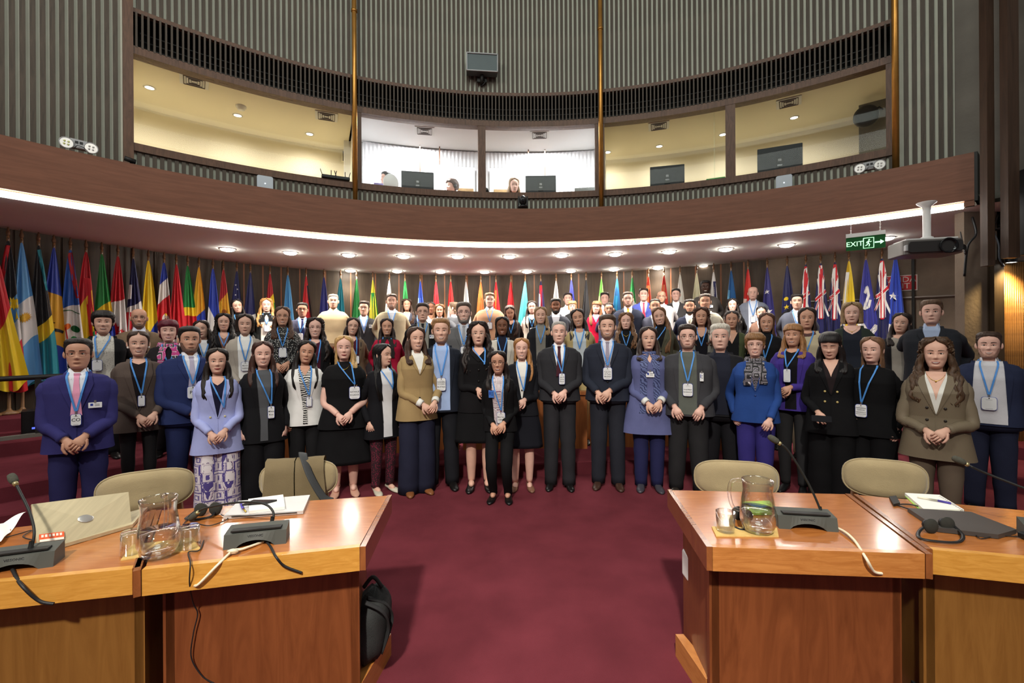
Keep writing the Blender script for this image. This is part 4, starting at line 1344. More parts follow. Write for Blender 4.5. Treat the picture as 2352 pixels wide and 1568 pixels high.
# pleated curtain of the middle booths
cu = MB(); th = np.linspace(th_at(836, 8.4), th_at(1368, 8.4), 420)
rr = 8.42 + .008 * np.sin(np.arange(420) * .9)
cu.grid(np.stack([[ring(r, t, 3.4) for r, t in zip(rr, th)], [ring(r, t, Z_BC - .02) for r, t in zip(rr, th)]]))
tag(cu.build('curtain', mat('white_curtain', (.8, .8, .82), .9, var=.03)), 'white pleated curtain along the back of the middle booths', 'curtain')
for px0, px1, nm_ in ((1018, 1093, 'left'), (1127, 1212, 'right')):                       # booth doors
    t0, t1 = th_at(px0, 8.36), th_at(px1, 8.36)
    o = struct(arc_sheet(8.34, t0, t1, 3.4, Z_BC - .36, thick=.04, name='door_%d' % (1 if nm_ == 'left' else 2), m=M_WHITE))
    tm = (t0 + t1) / 2 + (.012 if nm_ == 'left' else -.012)
    arc_sheet(8.325, tm - .022, tm + .022, 4.36, 4.50, n=3, thick=.02, name='door_notice', m=mat('brown_notice', srgb(170, 140, 100), .6, var=.2, nscale=14), parent=o)
for px, zt in ((967, 0), (1012, 0), (1216, 0), (1254, 0)):                                # curtain rails between the drops
    long_ = px in (967, 1254)
    b = MB(); t = th_at(px, 8.33); b.box((0, 0, 0), (.022, .02, 1.35 if long_ else .34)); 
    tag(b.build('curtain_post', M_FRAME, loc=ring(8.30, t, Z_BC - (.69 if long_ else .18)), rz=-t), 'brown wooden post on the white curtain at %s' % {967: 'the left monitor', 1012: 'the left booth door', 1216: 'the right booth door', 1254: 'the right monitor'}[px], 'post')

# lamps of the booths
def booth_lamp(px, py, zc, label, power, col, big=.055):
    p = onz2(px, py, zc)
    t = empty('downlight', (p.x, p.y, zc - .004), 0, label, 'downlight', 'small downlights in the booth ceilings')
    b = MB(); b.lathe([(big * 1.35, 0), (big * 1.35, -.008), (big, -.012), (big, 0)], n=18); b.build('rim', M_CHROME, t)
    b = MB(); b.lathe([(0.0001, -.004), (big, -.004)], n=18); b.build('lamp', M_LAMPS, t)
    l = bpy.data.lights.new('booth_lamp', 'SPOT'); l.energy = power; l.color = col; l.spot_size = radians(172); l.spot_blend = 1.0; l.shadow_soft_size = .05
    o = bpy.data.objects.new('booth_lamp', l); COL.objects.link(o); o.location = (p.x, p.y, zc - .03); o.parent = None
def onz2(px, py, z): return px2w(px, py, FPX * (z - CAMH) / (HZ - py))
WARM = (1.0, .91, .76)
for px, py, lb in ((347, 195, 'lit downlight at the far left of the left booth ceiling'), (549, 260, 'lit downlight beside the smoke detector in the left booth ceiling'), (714, 304, 'lit downlight nearest the brass pole in the left booth ceiling')):
    booth_lamp(px, py, Z_BC, lb, 66, WARM)
for px, py, lb in ((1398, 350, 'lit downlight close to the middle brass pole in the right booth'), (1517, 337, 'lit downlight above the monitor of the inner right booth'), (1663, 311, 'lit downlight beside the glass divider of the right booths'), (1827, 273, 'lit downlight above the monitor of the outer right booth')):
    booth_lamp(px, py, Z_BC, lb, 42, WARM)
for px in (960, 1245):
    t = th_at(px, 8.0); q = ring(7.95, t, Z_BC - .03)
    area_light('booth_panel_lamp', tuple(q), (q[0], q[1], 3), .7, 72, (.97, .98, 1.0))
# vents, smoke detector, fan
def vent(px, py, lb):
    p = onz2(px, py, Z_BC)
    t = empty('ceiling_vent', (p.x, p.y, Z_BC - .004), atan2(-p.x, p.y), lb, 'vent', 'square air vents in the booth ceilings')
    b = MB(); b.box((0, 0, -.006), (.34, .30, .012)); b.build('frame', M_WHITEPL, t)
    for k in range(4):
        b = MB(); s_ = .125 - k * .03; q = [(-s_, -s_), (s_, -s_), (s_, s_), (-s_, s_), (-s_, -s_)]
        b.tube([(x, y, -.016) for x, y in q], .007, n=4, sm=False); b.build('vane', M_VANE if k % 2 == 0 else M_GREYPL, t)
for a in ((450, 181, 'square vent near the left end of the left booth ceiling'), (753, 263, 'square vent near the brass pole in the left booth ceiling'), (978, 298, 'square vent in the bright booth above the left monitor'),
          (1242, 309, 'square vent in the bright booth above the right monitor'), (1516, 290, 'square vent in the inner right booth'), (1815, 238, 'square vent in the outer right booth')): vent(*a)
p = onz2(557, 240, Z_BC); b = MB(); b.lathe([(.001, -.06), (.05, -.058), (.062, -.03), (.075, -.02), (.075, 0)], n=18)
tag(b.build('smoke_detector', M_WHITEPL, loc=(p.x, p.y, Z_BC)), 'round white smoke detector on the left booth ceiling', 'smoke detector')
t = th_at(807, 8.6); b = MB(); b.box((0, 0, 0), (.30, .02, .22))
for k in range(7): b.box((-.12 + k * .04, -.012, 0), (.012, .01, .19), m=1)
tag(b.build('wall_grille', [M_CREAM, M_DARKMET], loc=ring(8.98, th_at(806, 8.95), 5.14), rz=-t), 'slotted grille high on the left booth wall beside the pole', 'vent')
g = empty('wall_speaker', ring(8.2, th_at(1992, 8.2), 4.98), -th_at(1992, 8.2), 'round black speaker on a bracket in the far right booth', 'speaker')
b = MB(); b.lathe([(.001, 0), (.12, .0), (.16, .02), (.165, .06), (.12, .12), (.05, .15)], n=22, caps=(True, True))
b.xf(lambda P: np.stack([P[:, 0], P[:, 2], P[:, 1]], 1)); b.build('drum', M_DARKMET, g)
b = MB(); b.tube([(0, .1, .05), (.16, .12, .12), (.2, .25, .12)], .012, n=6); b.build('bracket', M_DARKMET, g)
t = th_at(2010, 8.6); b = MB(); b.box((0, 0, 0), (.5, .5, 2.1))
struct(b.build('wall_booth_pillar', M_CONC2, loc=ring(8.75, th_at(2022, 8.7), 4.35), rz=-t))
b = MB(); b.box((0, .0, .6), (.012, .9, 1.3)); b.tube([(0, -.42, -.05), (0, -.42, 1.28)], .012, n=6)
tag(b.build('glass_divider', [M_PANE], loc=ring(7.95, th_at(1643, 7.95), Z_S1 - .02), rz=-th_at(1643, 7.95)), 'glass divider between the two right booths', 'divider')
# green exit sign inside the booth
def exit_man(mb, cx, cz, h, m, y=-.004):
    s_ = h
    mb.ell((cx + .06 * s_, y, cz + .36 * s_), (.085 * s_, .002, .085 * s_), m=m, nu=10, nv=5)
    for a, r in (([(.02, .25), (-.04, .0), (-.02, -.05)], .07), ([(-.03, -.02), (.1, -.18), (.04, -.42)], .05), ([(-.05, -.02), (-.12, -.22), (-.3, -.3)], .05), ([(.02, .22), (-.16, .12), (-.2, -.02)], .035), ([(.03, .22), (.18, .10), (.28, .16)], .035)):
        mb.tube([(cx + x * s_, y, cz + z * s_) for x, z in a], r * s_, n=5, m=m, flat=.08, up=(0, 1, 0))
M_GREEN = mat('exit_green', srgb(24, 110, 46), .4, var=0, emit=srgb(40, 150, 60), estr=.35)
M_PALEG = mat('exit_pale', srgb(206, 236, 206), .4, var=0, emit=srgb(206, 236, 206), estr=.5)
t = th_at(1646, 8.7)
b = MB(); b.box((0, 0, 0), (.32, .02, .18)); b.box((-.06, -.011, 0), (.10, .004, .14), m=1); exit_man(b, -.06, .0, .11, 0, -.015)
b.box((.08, -.012, 0), (.09, .004, .016), m=1); b.poly([(.10, -.012, .035), (.10, -.012, -.035), (.14, -.012, 0)], (0, -.003, 0), m=1)
tag(b.build('exit_sign', [M_GREEN, M_PALEG], loc=ring(8.6, t, 4.45), rz=-t), 'small green running man sign inside the right booth', 'sign')

# ---- brass poles
for px, R_, lb in ((818, RB - .10, 'brass pole in front of the left booth mullion'), (1383, RB - .10, 'brass pole in front of the second booth mullion'), (2060, RB - .10, 'brass pole at the right end of the booth windows')):
    b = MB(); b.tube([(0, 0, 0), (0, 0, 2.5), (0, 0, 5.0)], .037, n=18)
    b.lathe([(.037, 3.15), (.046, 3.15), (.046, 3.19), (.037, 3.19)], n=18)
    tag(b.build('brass_pole', M_BRASS, loc=ring(R_, th_at(px, R_), Z_FT - .1)), lb, 'pole', 'brass poles of the balcony')

# ---- things on the balcony ledge and the wall
def ledge(px, R_=7.05): 
    t = th_at(px, R_); return ring(R_, t, Z_FT + .04), -t
g = None
pw, rz = ring(RB - .03, th_at(1110, RB), 6.03), -th_at(1110, RB)
g = empty('wall_loudspeaker', pw, rz, 'flat grey loudspeaker box mounted on the slats above the louvre', 'speaker')
b = MB(); b.rbox((0, -.10, .17), (.52, .16, .30), .015, axis=1); b.build('cabinet', mat('grey_green_metal', srgb(92, 104, 106), .5, var=.03), g)
b = MB()
for q in ((0, -.19, .315, .52, .015), (0, -.19, .025, .52, .015)): b.box((q[0], q[1], q[2]), (q[3], .02, q[4]))
for x in (-.255, .255): b.box((x, -.19, .17), (.015, .02, .30))
b.build('rim', M_GREYPL, g)
b = MB(); b.tube([(0, -.08, .02), (0, -.06, -.06), (0, .02, -.10)], .03, n=8); b.box((0, -.02, -.05), (.16, .05, .05)); b.build('bracket', M_DARKMET, g)
b = MB(); b.tube([(.03, -.06, -.02), (.06, -.09, -.1), (.0, -.06, -.16), (-.03, -.02, -.12)], .008, n=6); b.build('cable', M_BLACKPL, g)
def emergency(px, lb, lit):
    p, rz = ledge(px, 6.98)
    g = empty('emergency_light', p, rz, lb, 'emergency light', 'twin emergency lights on the balcony ledge')
    b = MB(); b.rbox((0, 0, .10), (.30, .10, .13), .02, axis=1); b.rbox((0, .0, .17), (.22, .09, .04), .01, axis=1); b.build('case', M_GREYPL, g)
    for sd in (-1, 1):
        b = MB(); b.lathe([(.03, .06), (.085, .04), (.098, 0), (.090, -.01), (.082, .004)], n=20)
        b.xf(lambda P: np.stack([P[:, 0] + sd * .155, P[:, 2] - .07, P[:, 1] + .085], 1)); h = b.build('lamp_head', M_GREYPL, g)
        b = MB(); b.lathe([(.0005, .002), (.083, .002)], n=20); b.xf(lambda P: np.stack([P[:, 0] + sd * .155, P[:, 2] - .07, P[:, 1] + .085], 1)); b.build('reflector', M_CHROME, h)
        b = MB()
        for k in range(4):
            a = k * pi / 2 + .7; b.ell((sd * .155 + .035 * cos(a), -.074, .085 + .035 * sin(a)), (.016, .006, .016), nu=8, nv=5)
        b.build('bulb', mat('led_bulb', srgb(220, 226, 150) if lit and sd < 0 else (.6, .6, .58), .3, var=0), h)
    for x in (-.028, .03):
        b = MB(); b.box((x, -.052, .135), (.042, .006, .042)); b.build('switch_cover', M_BLACKPL, g)
    b = MB(); b.tube([(-.06, -.06, .02), (-.02, -.08, .08), (.06, -.08, .06), (.12, -.07, .0)], .006, n=6); b.build('cable', M_BLACKPL, g)
    g.scale = (.66, .66, .66)
emergency(183, 'grey twin lamp emergency light on the ledge at the left slat wall', True)
emergency(2000, 'grey twin lamp emergency light on the ledge near the right brass pole', False)
def access_point(px, lb):
    p, rz = ledge(px, RB - .05)
    g = empty('access_point', p + np.array((0, 0, .03)), rz, lb, 'router', 'white wireless boxes under the booth windows')
    b = MB(); b.rbox((0, 0, .13), (.27, .05, .25), .035, axis=1); b.build('case', mat('pale_blue_white', srgb(200, 210, 220), .4, var=.01), g)
    b = MB(); b.ell((0, -.027, .11), (.011, .004, .011), nu=10, nv=5); b.build('status_lamp', mat('status_blue', (.9, .95, 1), .3, var=0, emit=(.8, .9, 1), estr=2), g)
    g.scale = (.78, .78, .78)
access_point(611, 'white square wireless box below the wide left window')
access_point(1803, 'white square wireless box below the far right window')
for px, lb in ((757, 'black router with antennas left of its twin on the left booth sill'), (789, 'black router with antennas next to the brass pole')):
    t = th_at(px, RB + .02); p = ring(RB + .0, t, Z_S1)
    g = empty('router', p, -t, lb, 'router', 'black routers on the booth sill')
    b = MB(); b.rbox((0, 0, .03), (.21, .12, .045), .01, axis=2); b.build('case', M_BLACKPL, g)
    for x, l in ((-.08, -.04), (.04, 0), (.09, .03)):
        b = MB(); b.tube([(x, .04, .04), (x + l, .04, .16)], .006, n=6); b.build('antenna', M_BLACKPL, g)
p, rz = ledge(302, RB - .14)
g = empty('small_camera', p + np.array((0, 0, -.045)), rz, 'tiny dark camera on a clamp at the left window post', 'camera')
b = MB(); b.tube([(0, 0, 0), (.01, -.02, .1)], .015, n=8); b.build('clamp', M_BLACKPL, g)
b = MB(); b.tube([(-.06, -.03, .12), (.05, -.03, .10)], .03, n=10); b.build('camera_body', M_DARKMET, g)
p, rz = ledge(1203, 6.99)
g = empty('ptz_camera', p, rz, 'black domed swivel camera in the middle of the balcony ledge', 'camera')
b = MB(); b.lathe([(.001, 0), (.085, 0), (.085, .03), (.06, .045), (.001, .05)], n=18); b.build('base', M_BLACKPL, g)
b = MB(); b.box((-.07, 0, .11), (.025, .07, .15)); b.box((.07, 0, .11), (.025, .07, .15)); b.build('yoke', M_BLACKPL, g)
b = MB(); b.ell((0, 0, .125), (.062, .07, .085), nu=16, nv=12); h = b.build('head', M_BLACKPL, g)
b = MB(); b.lathe([(.034, -.01), (.034, .0), (.024, .004), (.0005, .0)], n=16); b.xf(lambda P: np.stack([P[:, 0], -P[:, 2] - .066, P[:, 1] + .12], 1)); b.build('lens', mat('lens', (.01, .01, .012), .08, var=0), h)
# monitors, laptops and bottles on the counters
def monitor(px0, px1, py0, py1, R_, lb):
    t = th_at((px0 + px1) / 2, R_); p = ring(R_, t); d = p[1]
    w_ = (px1 - px0) / FPX * d; h_ = (py1 - py0) / FPX * d + .06
    z1 = CAMH + (HZ - py0) / FPX * d
    g = empty('monitor', (p[0], p[1], z1 - h_ - .05), -t * .8, lb, 'monitor', 'black monitors seen from behind in the booths')
    b = MB(); b.rbox((0, 0, h_ / 2 + .05), (w_, .035, h_), .008, axis=1); b.build('screen_case', M_SCREEN, g)
    b = MB(); b.box((0, -.022, h_ * .45 + .05), (w_ * .16, .02, h_ * .42)); b.build('mount_plate', M_BLACKPL, g)
    b = MB(); b.box((0, -.034, h_ * .56 + .05), (w_ * .08, .004, .035)); b.box((0, -.034, h_ * .40 + .05), (w_ * .11, .004, .022)); b.build('maker_label', mat('grey_label', (.3, .3, .31), .5, var=.3, nscale=60), g)
    b = MB(); b.lathe([(.001, 0), (.11, 0), (.11, .012), (.02, .02), (.02, .1)], n=16); b.build('stand', M_BLACKPL, g)
monitor(925, 998, 393, 440, 7.72, 'black monitor back in the left bright booth')
monitor(1209, 1279, 404, 443, 7.72, 'black monitor back beside the blonde interpreter')
monitor(1497, 1572, 383, 430, 7.72, 'black monitor back in the inner right booth')
monitor(1748, 1838, 340, 405, 7.72, 'large black monitor back in the outer right booth')
def booth_thing(px, R_, name): 
    t = th_at(px, R_); return ring(R_, t, Z_S1 - .11), -t
p, rz = booth_thing(1345, 7.65, '')
g = empty('laptop', p, rz, 'grey laptop lid at the right end of the bright booth', 'laptop')
b = MB(); b.rbox((0, .0, .17), (.36, .012, .25), .01, axis=1); b.build('lid', mat('grey_lid', srgb(150, 156, 156), .4, var=.02), g)
b = MB(); b.box((0, .12, .02), (.36, .24, .018)); b.build('base', M_GREYPL, g)
p, rz = booth_thing(882, 7.62, '')
g = empty('laptop', p, rz, 'lilac grey laptop lid in front of the interpreter at the left', 'laptop')
b = MB(); b.rbox((0, .0, .16), (.30, .012, .2), .01, axis=1); b.build('lid', mat('lilac_lid', srgb(150, 140, 190), .4, var=.02), g)
b = MB(); b.box((0, .12, .02), (.30, .22, .018)); b.build('base', M_GREYPL, g)
for px, R_, h_, lb in ((1055, 7.6, .22, 'clear glass jug beside the interpreter with headphones'), (1141, 7.6, .17, 'small clear bottle at the left edge of the second bright booth'), (1416, 7.6, .16, 'clear glass on the counter of the inner right booth'), (1586, 7.6, .17, 'clear glass jug beside the inner right monitor'), (1986, 7.6, .18, 'clear glass jug at the far right window corner')):
    p, rz = booth_thing(px, R_, '')
    b = MB(); b.lathe([(.001, .004), (.05, .004), (.055, h_ * .5), (.045, h_), (.042, h_), (.051, h_ * .5), (.047, .01), (.001, .01)], n=16)
    tag(b.build('glass_jug', M_GLASS, loc=p, rz=rz), lb, 'jug', 'glass vessels on the booth counters')
p, rz = booth_thing(1035, 7.55, '')
b = MB(); b.rbox((0, 0, .08), (.16, .012, .13), .006, axis=1); b.box((0, .04, .01), (.16, .1, .02))
tag(b.build('tablet', mat('pale_pink_card', srgb(226, 190, 176), .6, var=.02), loc=p, rz=rz), 'pale pink folder propped before the interpreter with headphones', 'folder')
p, rz = booth_thing(883, 7.5, '')
b = MB(); b.ell((.12, 0, .24), (.13, .012, .16), nu=24, nv=12)
tag(b.build('lamp_reflection_disc', mat('white_disc', (.9, .92, .94), .2, var=0), loc=p, rz=rz), 'round white disc standing for a lamp reflection in front of the man in the left bright booth', 'disc')  # reflection of a lamp, modelled as a solid white disc
for px, sd, c_, lb in ((1096, 1, (110, 40, 36), 'dark red folded seat back at the left of the window mullion'), (1126, -1, (26, 22, 22), 'black chair back leaning at the right of the window mullion')):
    p, rz = booth_thing(px, 7.62, ''); b = MB(); b.rbox((0, 0, .12), (.10, .03, .36 if sd < 0 else .22), .03, axis=1); b.xf(lambda P: np.stack([P[:, 0] + sd * P[:, 2] * .25, P[:, 1], P[:, 2]], 1))
    tag(b.build('seat_back', mat('seat_fabric', srgb(*c_), .8, var=.1), loc=p, rz=rz), lb, 'chair')
p, rz = booth_thing(1465, 7.65, '')
b = MB()
for k in range(5): b.tube([(-.3 + k * .1, .0, .02 + .02 * (k % 2)), (-.25 + k * .1, .02, .05), (-.2 + k * .1, 0, .02)], .008, n=6)
tag(b.build('cable_tangle', M_BLACKPL, loc=p, rz=rz), 'tangle of black cables on the inner right booth counter', 'cable')

# ---- soffit downlights
def downlight(px, py, lb, power, grp):
    p = onz2(px, py, Z_SOF)
    t = empty('downlight', (p.x, p.y, Z_SOF), 0, lb, 'downlight', grp)
    b = MB(); b.lathe([(.122, 0), (.124, -.008), (.110, -.012), (.104, -.002)], n=24); b.build('rim', M_CHROME, t)
    b = MB(); b.lathe([(.0005, -.044), (.06, -.040), (.092, -.028), (.106, -.004)], n=24); b.build('lamp', M_LAMP, t)
    l = bpy.data.lights.new('soffit_lamp', 'SPOT'); l.energy = power; l.color = (1.0, .91, .78); l.spot_size = radians(125); l.spot_blend = .55; l.shadow_soft_size = .11
    o = bpy.data.objects.new('soffit_lamp', l); COL.objects.link(o); o.location = (p.x, p.y, Z_SOF - .075)
ORD = ['first', 'second', 'third', 'fourth', 'fifth', 'sixth', 'seventh', 'eighth', 'ninth', 'tenth', 'eleventh', 'twelfth']
for i, (px, py) in enumerate(((524, 567), (668, 576), (802, 582), (928, 586), (1052, 587), (1171, 588), (1291, 586), (1414, 584), (1538, 579), (1668, 574), (1808, 565), (2036, 551))):
    downlight(px, py, '%s ceiling downlight from the left in the front row' % ORD[i], 185 if 0 < i < 10 else 60, 'front row of soffit downlights')
for i, (px, py) in enumerate(((806, 618), (913, 620), (1013, 622), (1114, 623), (1211, 623), (1312, 622), (1411, 619), (1512, 616), (1618, 613))):
    downlight(px, py, '%s ceiling downlight from the left in the rear row by the flags' % ORD[i], 85, 'rear row of soffit downlights')

# ---- hanging exit sign
d_ = 5.9
cpt = px2w(1989, 543, d_)
g = empty('exit_sign', (cpt.x, cpt.y, Z_SOF), atan2(-cpt.x, cpt.y), 'green lit glass exit sign hanging on chains below the balcony', 'sign')
wS = 78 / FPX * d_ / 1.0 * .92; z0 = cpt.z - Z_SOF
b = MB(); b.box((0, 0, z0), (wS, .05, .05)); b.build('lamp_bar', M_WHITEPL, g)
b = MB(); b.box((0, 0, z0 - .11), (wS, .008, .17)); pl = b.build('glass_plate', mat('sign_green_glass', srgb(30, 70, 40), .15, var=0, emit=srgb(20, 90, 40), estr=.25), g)
b = MB()
V, T = text_mesh('EXIT', .088); b._add(V + np.array((-.112, -.006, z0 - .115)), None, T, 0, False)
q = [(-.02, z0 - .05), (.085, z0 - .05), (.085, z0 - .18), (-.02, z0 - .18), (-.02, z0 - .05)]
b.tube([(x, -.007, z) for x, z in q], .005, n=4, sm=False); exit_man(b, .032, z0 - .115, .11, 0, -.007)
b.box((.125, -.007, z0 - .115), (.06, .003, .018)); b.poly([(.15, -.006, z0 - .085), (.15, -.006, z0 - .145), (.19, -.006, z0 - .115)], (0, -.003, 0))
b.build('lettering', mat('lit_lettering', srgb(200, 255, 210), .4, var=0, emit=srgb(190, 255, 205), estr=1.2), pl)
for x in (-.15, .15):
    b = MB()
    for k in range(8):
        a = np.linspace(0, 2 * pi, 9); zc_ = -.01 + (z0 + .03) * (k + .5) / 8
        b.tube(np.stack([x + .006 * np.cos(a) * (k % 2), .006 * np.cos(a) * ((k + 1) % 2), zc_ + .011 * np.sin(a)], 1), .0022, n=4, caps=False)
    b.build('chain', M_WHITEPL, g)
# red SALIDA / EXIT sign on the concrete wall
sp, sn = wall_pt(2067)
rz = atan2(sn[0], -sn[1])
zs_ = px2w(2067, 656, sp[1]).z
b = MB(); b.box((0, 0, 0), (.46, .012, .27), m=1); b.box((0, -.006, 0), (.43, .008, .24))
for tx, dz in (('SALIDA', .055), ('EXIT', -.055)):
    V, T = text_mesh(tx, .13); b._add(V + np.array((0, -.012, dz)), None, T, 1, False)
tag(b.build('exit_sign', [mat('sign_red', srgb(196, 44, 50), .5, var=.03), mat('sign_white', srgb(226, 216, 210), .5, var=0)], loc=(sp[0] + sn[0] * .02, sp[1] + sn[1] * .02, zs_), rz=rz), 'red exit sign on the concrete wall half hidden by a flag', 'sign')
# ---- projector
d_ = 5.15
pc = px2w(2130, 575, d_)
g = empty('projector', (pc.x, pc.y, Z_SOF), atan2(-pc.x, pc.y) * .35, 'white ceiling projector on a pole mount at the right', 'projector')
zz = pc.z - Z_SOF
b = MB(); b.lathe([(.09, 0), (.09, -.01), (.04, -.05), (.036, -.10), (.036, zz + .13), (.06, zz + .115), (.06, zz + .09)], n=16); b.build('mount_pole', M_WHITEPL, g)
b = MB(); b.box((0, 0, zz + .085), (.46, .22, .018)); b.box((-.2, 0, zz + .075), (.12, .26, .03)); b.build('mount_plate', M_WHITEPL, g)
b = MB(); b.rbox((-.02, .02, zz - .01), (.56, .38, .16), .06, axis=2); cs = b.build('case', mat('projector_grey', srgb(118, 114, 111), .4, var=.03), g)
b = MB(); b.rbox((-.02, -.185, zz - .015), (.50, .02, .125), .03, axis=1); b.build('front_panel', mat('projector_dark', srgb(52, 50, 50), .35, var=.03), cs)
b = MB(); b.lathe([(.08, 0), (.085, .03), (.07, .03), (.055, -.01), (.0005, -.02)], n=22); b.xf(lambda P: np.stack([P[:, 0] + .09, -P[:, 2] - .185, P[:, 1] + zz - .015], 1)); b.build('lens', mat('lens', (.01, .01, .012), .08, var=0), cs)
b = MB(); b.rbox((-.255, -.16, zz - .02), (.07, .05, .07), .01, axis=1); b.build('air_filter', M_GREYPL, cs)
b = MB()
for k in range(4): b.tube(smooth_path([(.24, -.1 + k * .04, zz + .02), (.30, -.10, zz - .01 - .015 * k), (.33, -.04, zz - .04 - .02 * k), (.36, .04, zz + .02), (.37, .10, zz + .12 + .02 * k)], 16), .006, n=6)
b.build('cable_bundle', M_DARKMET, g)

# ---- right side: concrete column, panel wall, hanging boards, loudspeaker
dC = 5.55
cx0 = (2216 - CX) / FPX * dC
b = MB(); b.box((cx0 + .22, dC + .06, 1.55), (.44, .12, 3.1)); struct(b.build('wall_column', M_CONC))
struct(arc_sheet(RK - .02, TE1, TE1 + radians(24), Z_FT - .6, Z_TOP, name='wall_far_right', m=M_CONC2))
b = MB(); b.box((cx0 + 1.40, dC + .06, 2.86), (2.0, .12, .78)); struct(b.build('trim_lintel', M_CONC))
g = struct(empty('wall_corrugated_panel', (cx0 + .33, dC - .06, 0)))
b = MB(); b.box((.9, .06, 1.25), (1.9, .03, 2.5)); b.build('backing', M_PANELW, g)
b = MB(); b.box((.02, .02, 1.25), (.12, .06, 2.5)); b.build('edge_board', M_PANELW, g)
_rb = MB(); _rb.tube([(0, 0, 0), (0, 0, 2.46)], .0125, n=8); _rbm = _rb.mesh('reed', wood('reed_wood', srgb(120, 84, 44), srgb(150, 108, 60), .3, 3, (1, 1, 3)))
for k in range(64): link('reed', _rbm, g, (.10 + k * .0268, .035, .02))
lp = px2w(2352, 606, dC - .25)
g = empty('wall_lamp', (lp.x, dC - .12, lp.z), 0, 'small black wall lamp throwing warm light down the reeded panel', 'lamp')
b = MB(); b.lathe([(.05, 0), (.055, .10), (.001, .11)], n=14); b.build('shade', M_BLACKPL, g)
b = MB(); b.box((0, .06, .07), (.03, .12, .03)); b.build('arm', M_BLACKPL, g)
b = MB(); b.lathe([(.0005, .005), (.048, .005)], n=14); b.build('bulb', M_LAMPS, g)
l = bpy.data.lights.new('wall_lamp_light', 'SPOT'); l.energy = 95; l.color = (1.0, .72, .32); l.spot_size = radians(115); l.spot_blend = .9; l.shadow_soft_size = .04
o = bpy.data.objects.new('wall_lamp_light', l); COL.objects.link(o); o.location = (lp.x, dC - .16, lp.z - .02)
for (pa, pb, dd, zb_, lb) in ((2270, 2287, 5.0, 2.36, 'tall wooden board hanging in front of the column'), (2318, 2344, 4.85, 2.42, 'wide dark wooden board hanging beside the loudspeaker')):
    x0, x1 = (pa - CX) / FPX * dd, (pb - CX) / FPX * dd
    b = MB(); b.box(((x0 + x1) / 2, dd + .04, (zb_ + 8.6) / 2), (x1 - x0, .08, 8.6 - zb_))
    tag(b.build('hanging_board', wood('board_wood', srgb(60, 44, 34), srgb(80, 60, 47), .5, 3, (6, 6, .5)), None), lb, 'board', 'hanging wooden boards')
x0 = (2338 - CX) / FPX * 4.93
g = empty('loudspeaker', (x0 + .2, 4.75, 2.45), 0, 'black loudspeaker at the right edge of the picture', 'speaker')
b = MB(); b.rbox((0, 0, .46), (.40, .35, .92), .02, axis=2); b.build('cabinet', M_BLACKPL, g)
b = MB(); b.box((0, -.18, .46), (.36, .012, .86)); b.build('grille', M_DARKMET, g)
b = MB(); b.box((-.12, -.19, .24), (.05, .006, .02)); b.build('maker_plate', M_CHROME, g)
b = MB(); b.tube(smooth_path([(cx0 + .05, dC - .05, 3.02), (cx0 + .02, dC - .12, 2.8), (cx0 - .08, dC - .12, 2.65), (cx0 - .10, dC - .1, 2.3)], 20), .013, n=8)
tag(b.build('black_cable', M_BLACKPL), 'black cable drooping down the edge of the concrete column', 'cable')
b = MB(); b.tube(smooth_path([(cx0 + .30, dC - .02, 2.92), (cx0 + .33, dC - .08, 2.7), (cx0 + .34, dC - .08, 2.52), (cx0 + .40, dC - .08, 2.42)], 20), .009, n=8)
tag(b.build('grey_cable', mat('grey_cable', srgb(90, 96, 104), .5, var=0)), 'thin grey cable hanging beside the wooden board', 'cable')
b = MB(); rs_ = np.random.RandomState(4)
for k in range(6):
    q = [(cx0 + .35 + .1 * k + rs_.uniform(-.05, .05), dC - .02 + rs_.uniform(-.05, .05), 2.95 + rs_.uniform(-.12, .12)) for _ in range(5)]
    b.tube(smooth_path(q, 14), .010, n=6)
tag(b.build('cable_bunch', M_DARKMET), 'untidy bunch of cables behind the hanging boards', 'cable')

# ---- desks of the tiers behind the people (curved wooden fronts)
M_DESKF = wood('tier_desk_wood', srgb(128, 72, 36), srgb(158, 94, 50), .4, 2.5, (7, 7, .7))
def tier_desk(k, t0, t1, back, n, lb):
    t = np.linspace(t0, t1, n + 1)
    for i in range(n):
        a, b_ = t[i] + .004, t[i + 1] - .004
        ra, rb_ = tier_r(k, (a + b_) / 2) + back, 0
        z = _TZ[k]
        g = empty('tier_desk', tuple(ring(ra, (a + b_) / 2, z)), 0, lb % (ORD[i] if n > 1 else ''), 'desk', 'curved wooden desks of tier %d' % (k + 1))
        off = Vector(g.location)
        def bb(name, m, r0, r1, z0, z1):
            th = np.linspace(a, b_, 8)
            mb = MB(); rows = [[ring(r0, q, z0) for q in th], [ring(r0, q, z1) for q in th], [ring(r1, q, z1) for q in th], [ring(r1, q, z0) for q in th]]
            mb.grid(np.array(rows) - np.array(off), cv=True, sm=False); mb.build(name, m, g)
        bb('front_panel', M_DESKF, ra, ra + .03, z, z + .70)
        bb('worktop', M_DESKF, ra - .03, ra + .14, z + .70, z + .74)
tier_desk(0, radians(-37), radians(25), .66, 7, '%s curved wooden desk from the left behind the front row')
tier_desk(1, radians(-36), radians(26), .74, 7, '%s curved wooden desk from the left on the second tier')
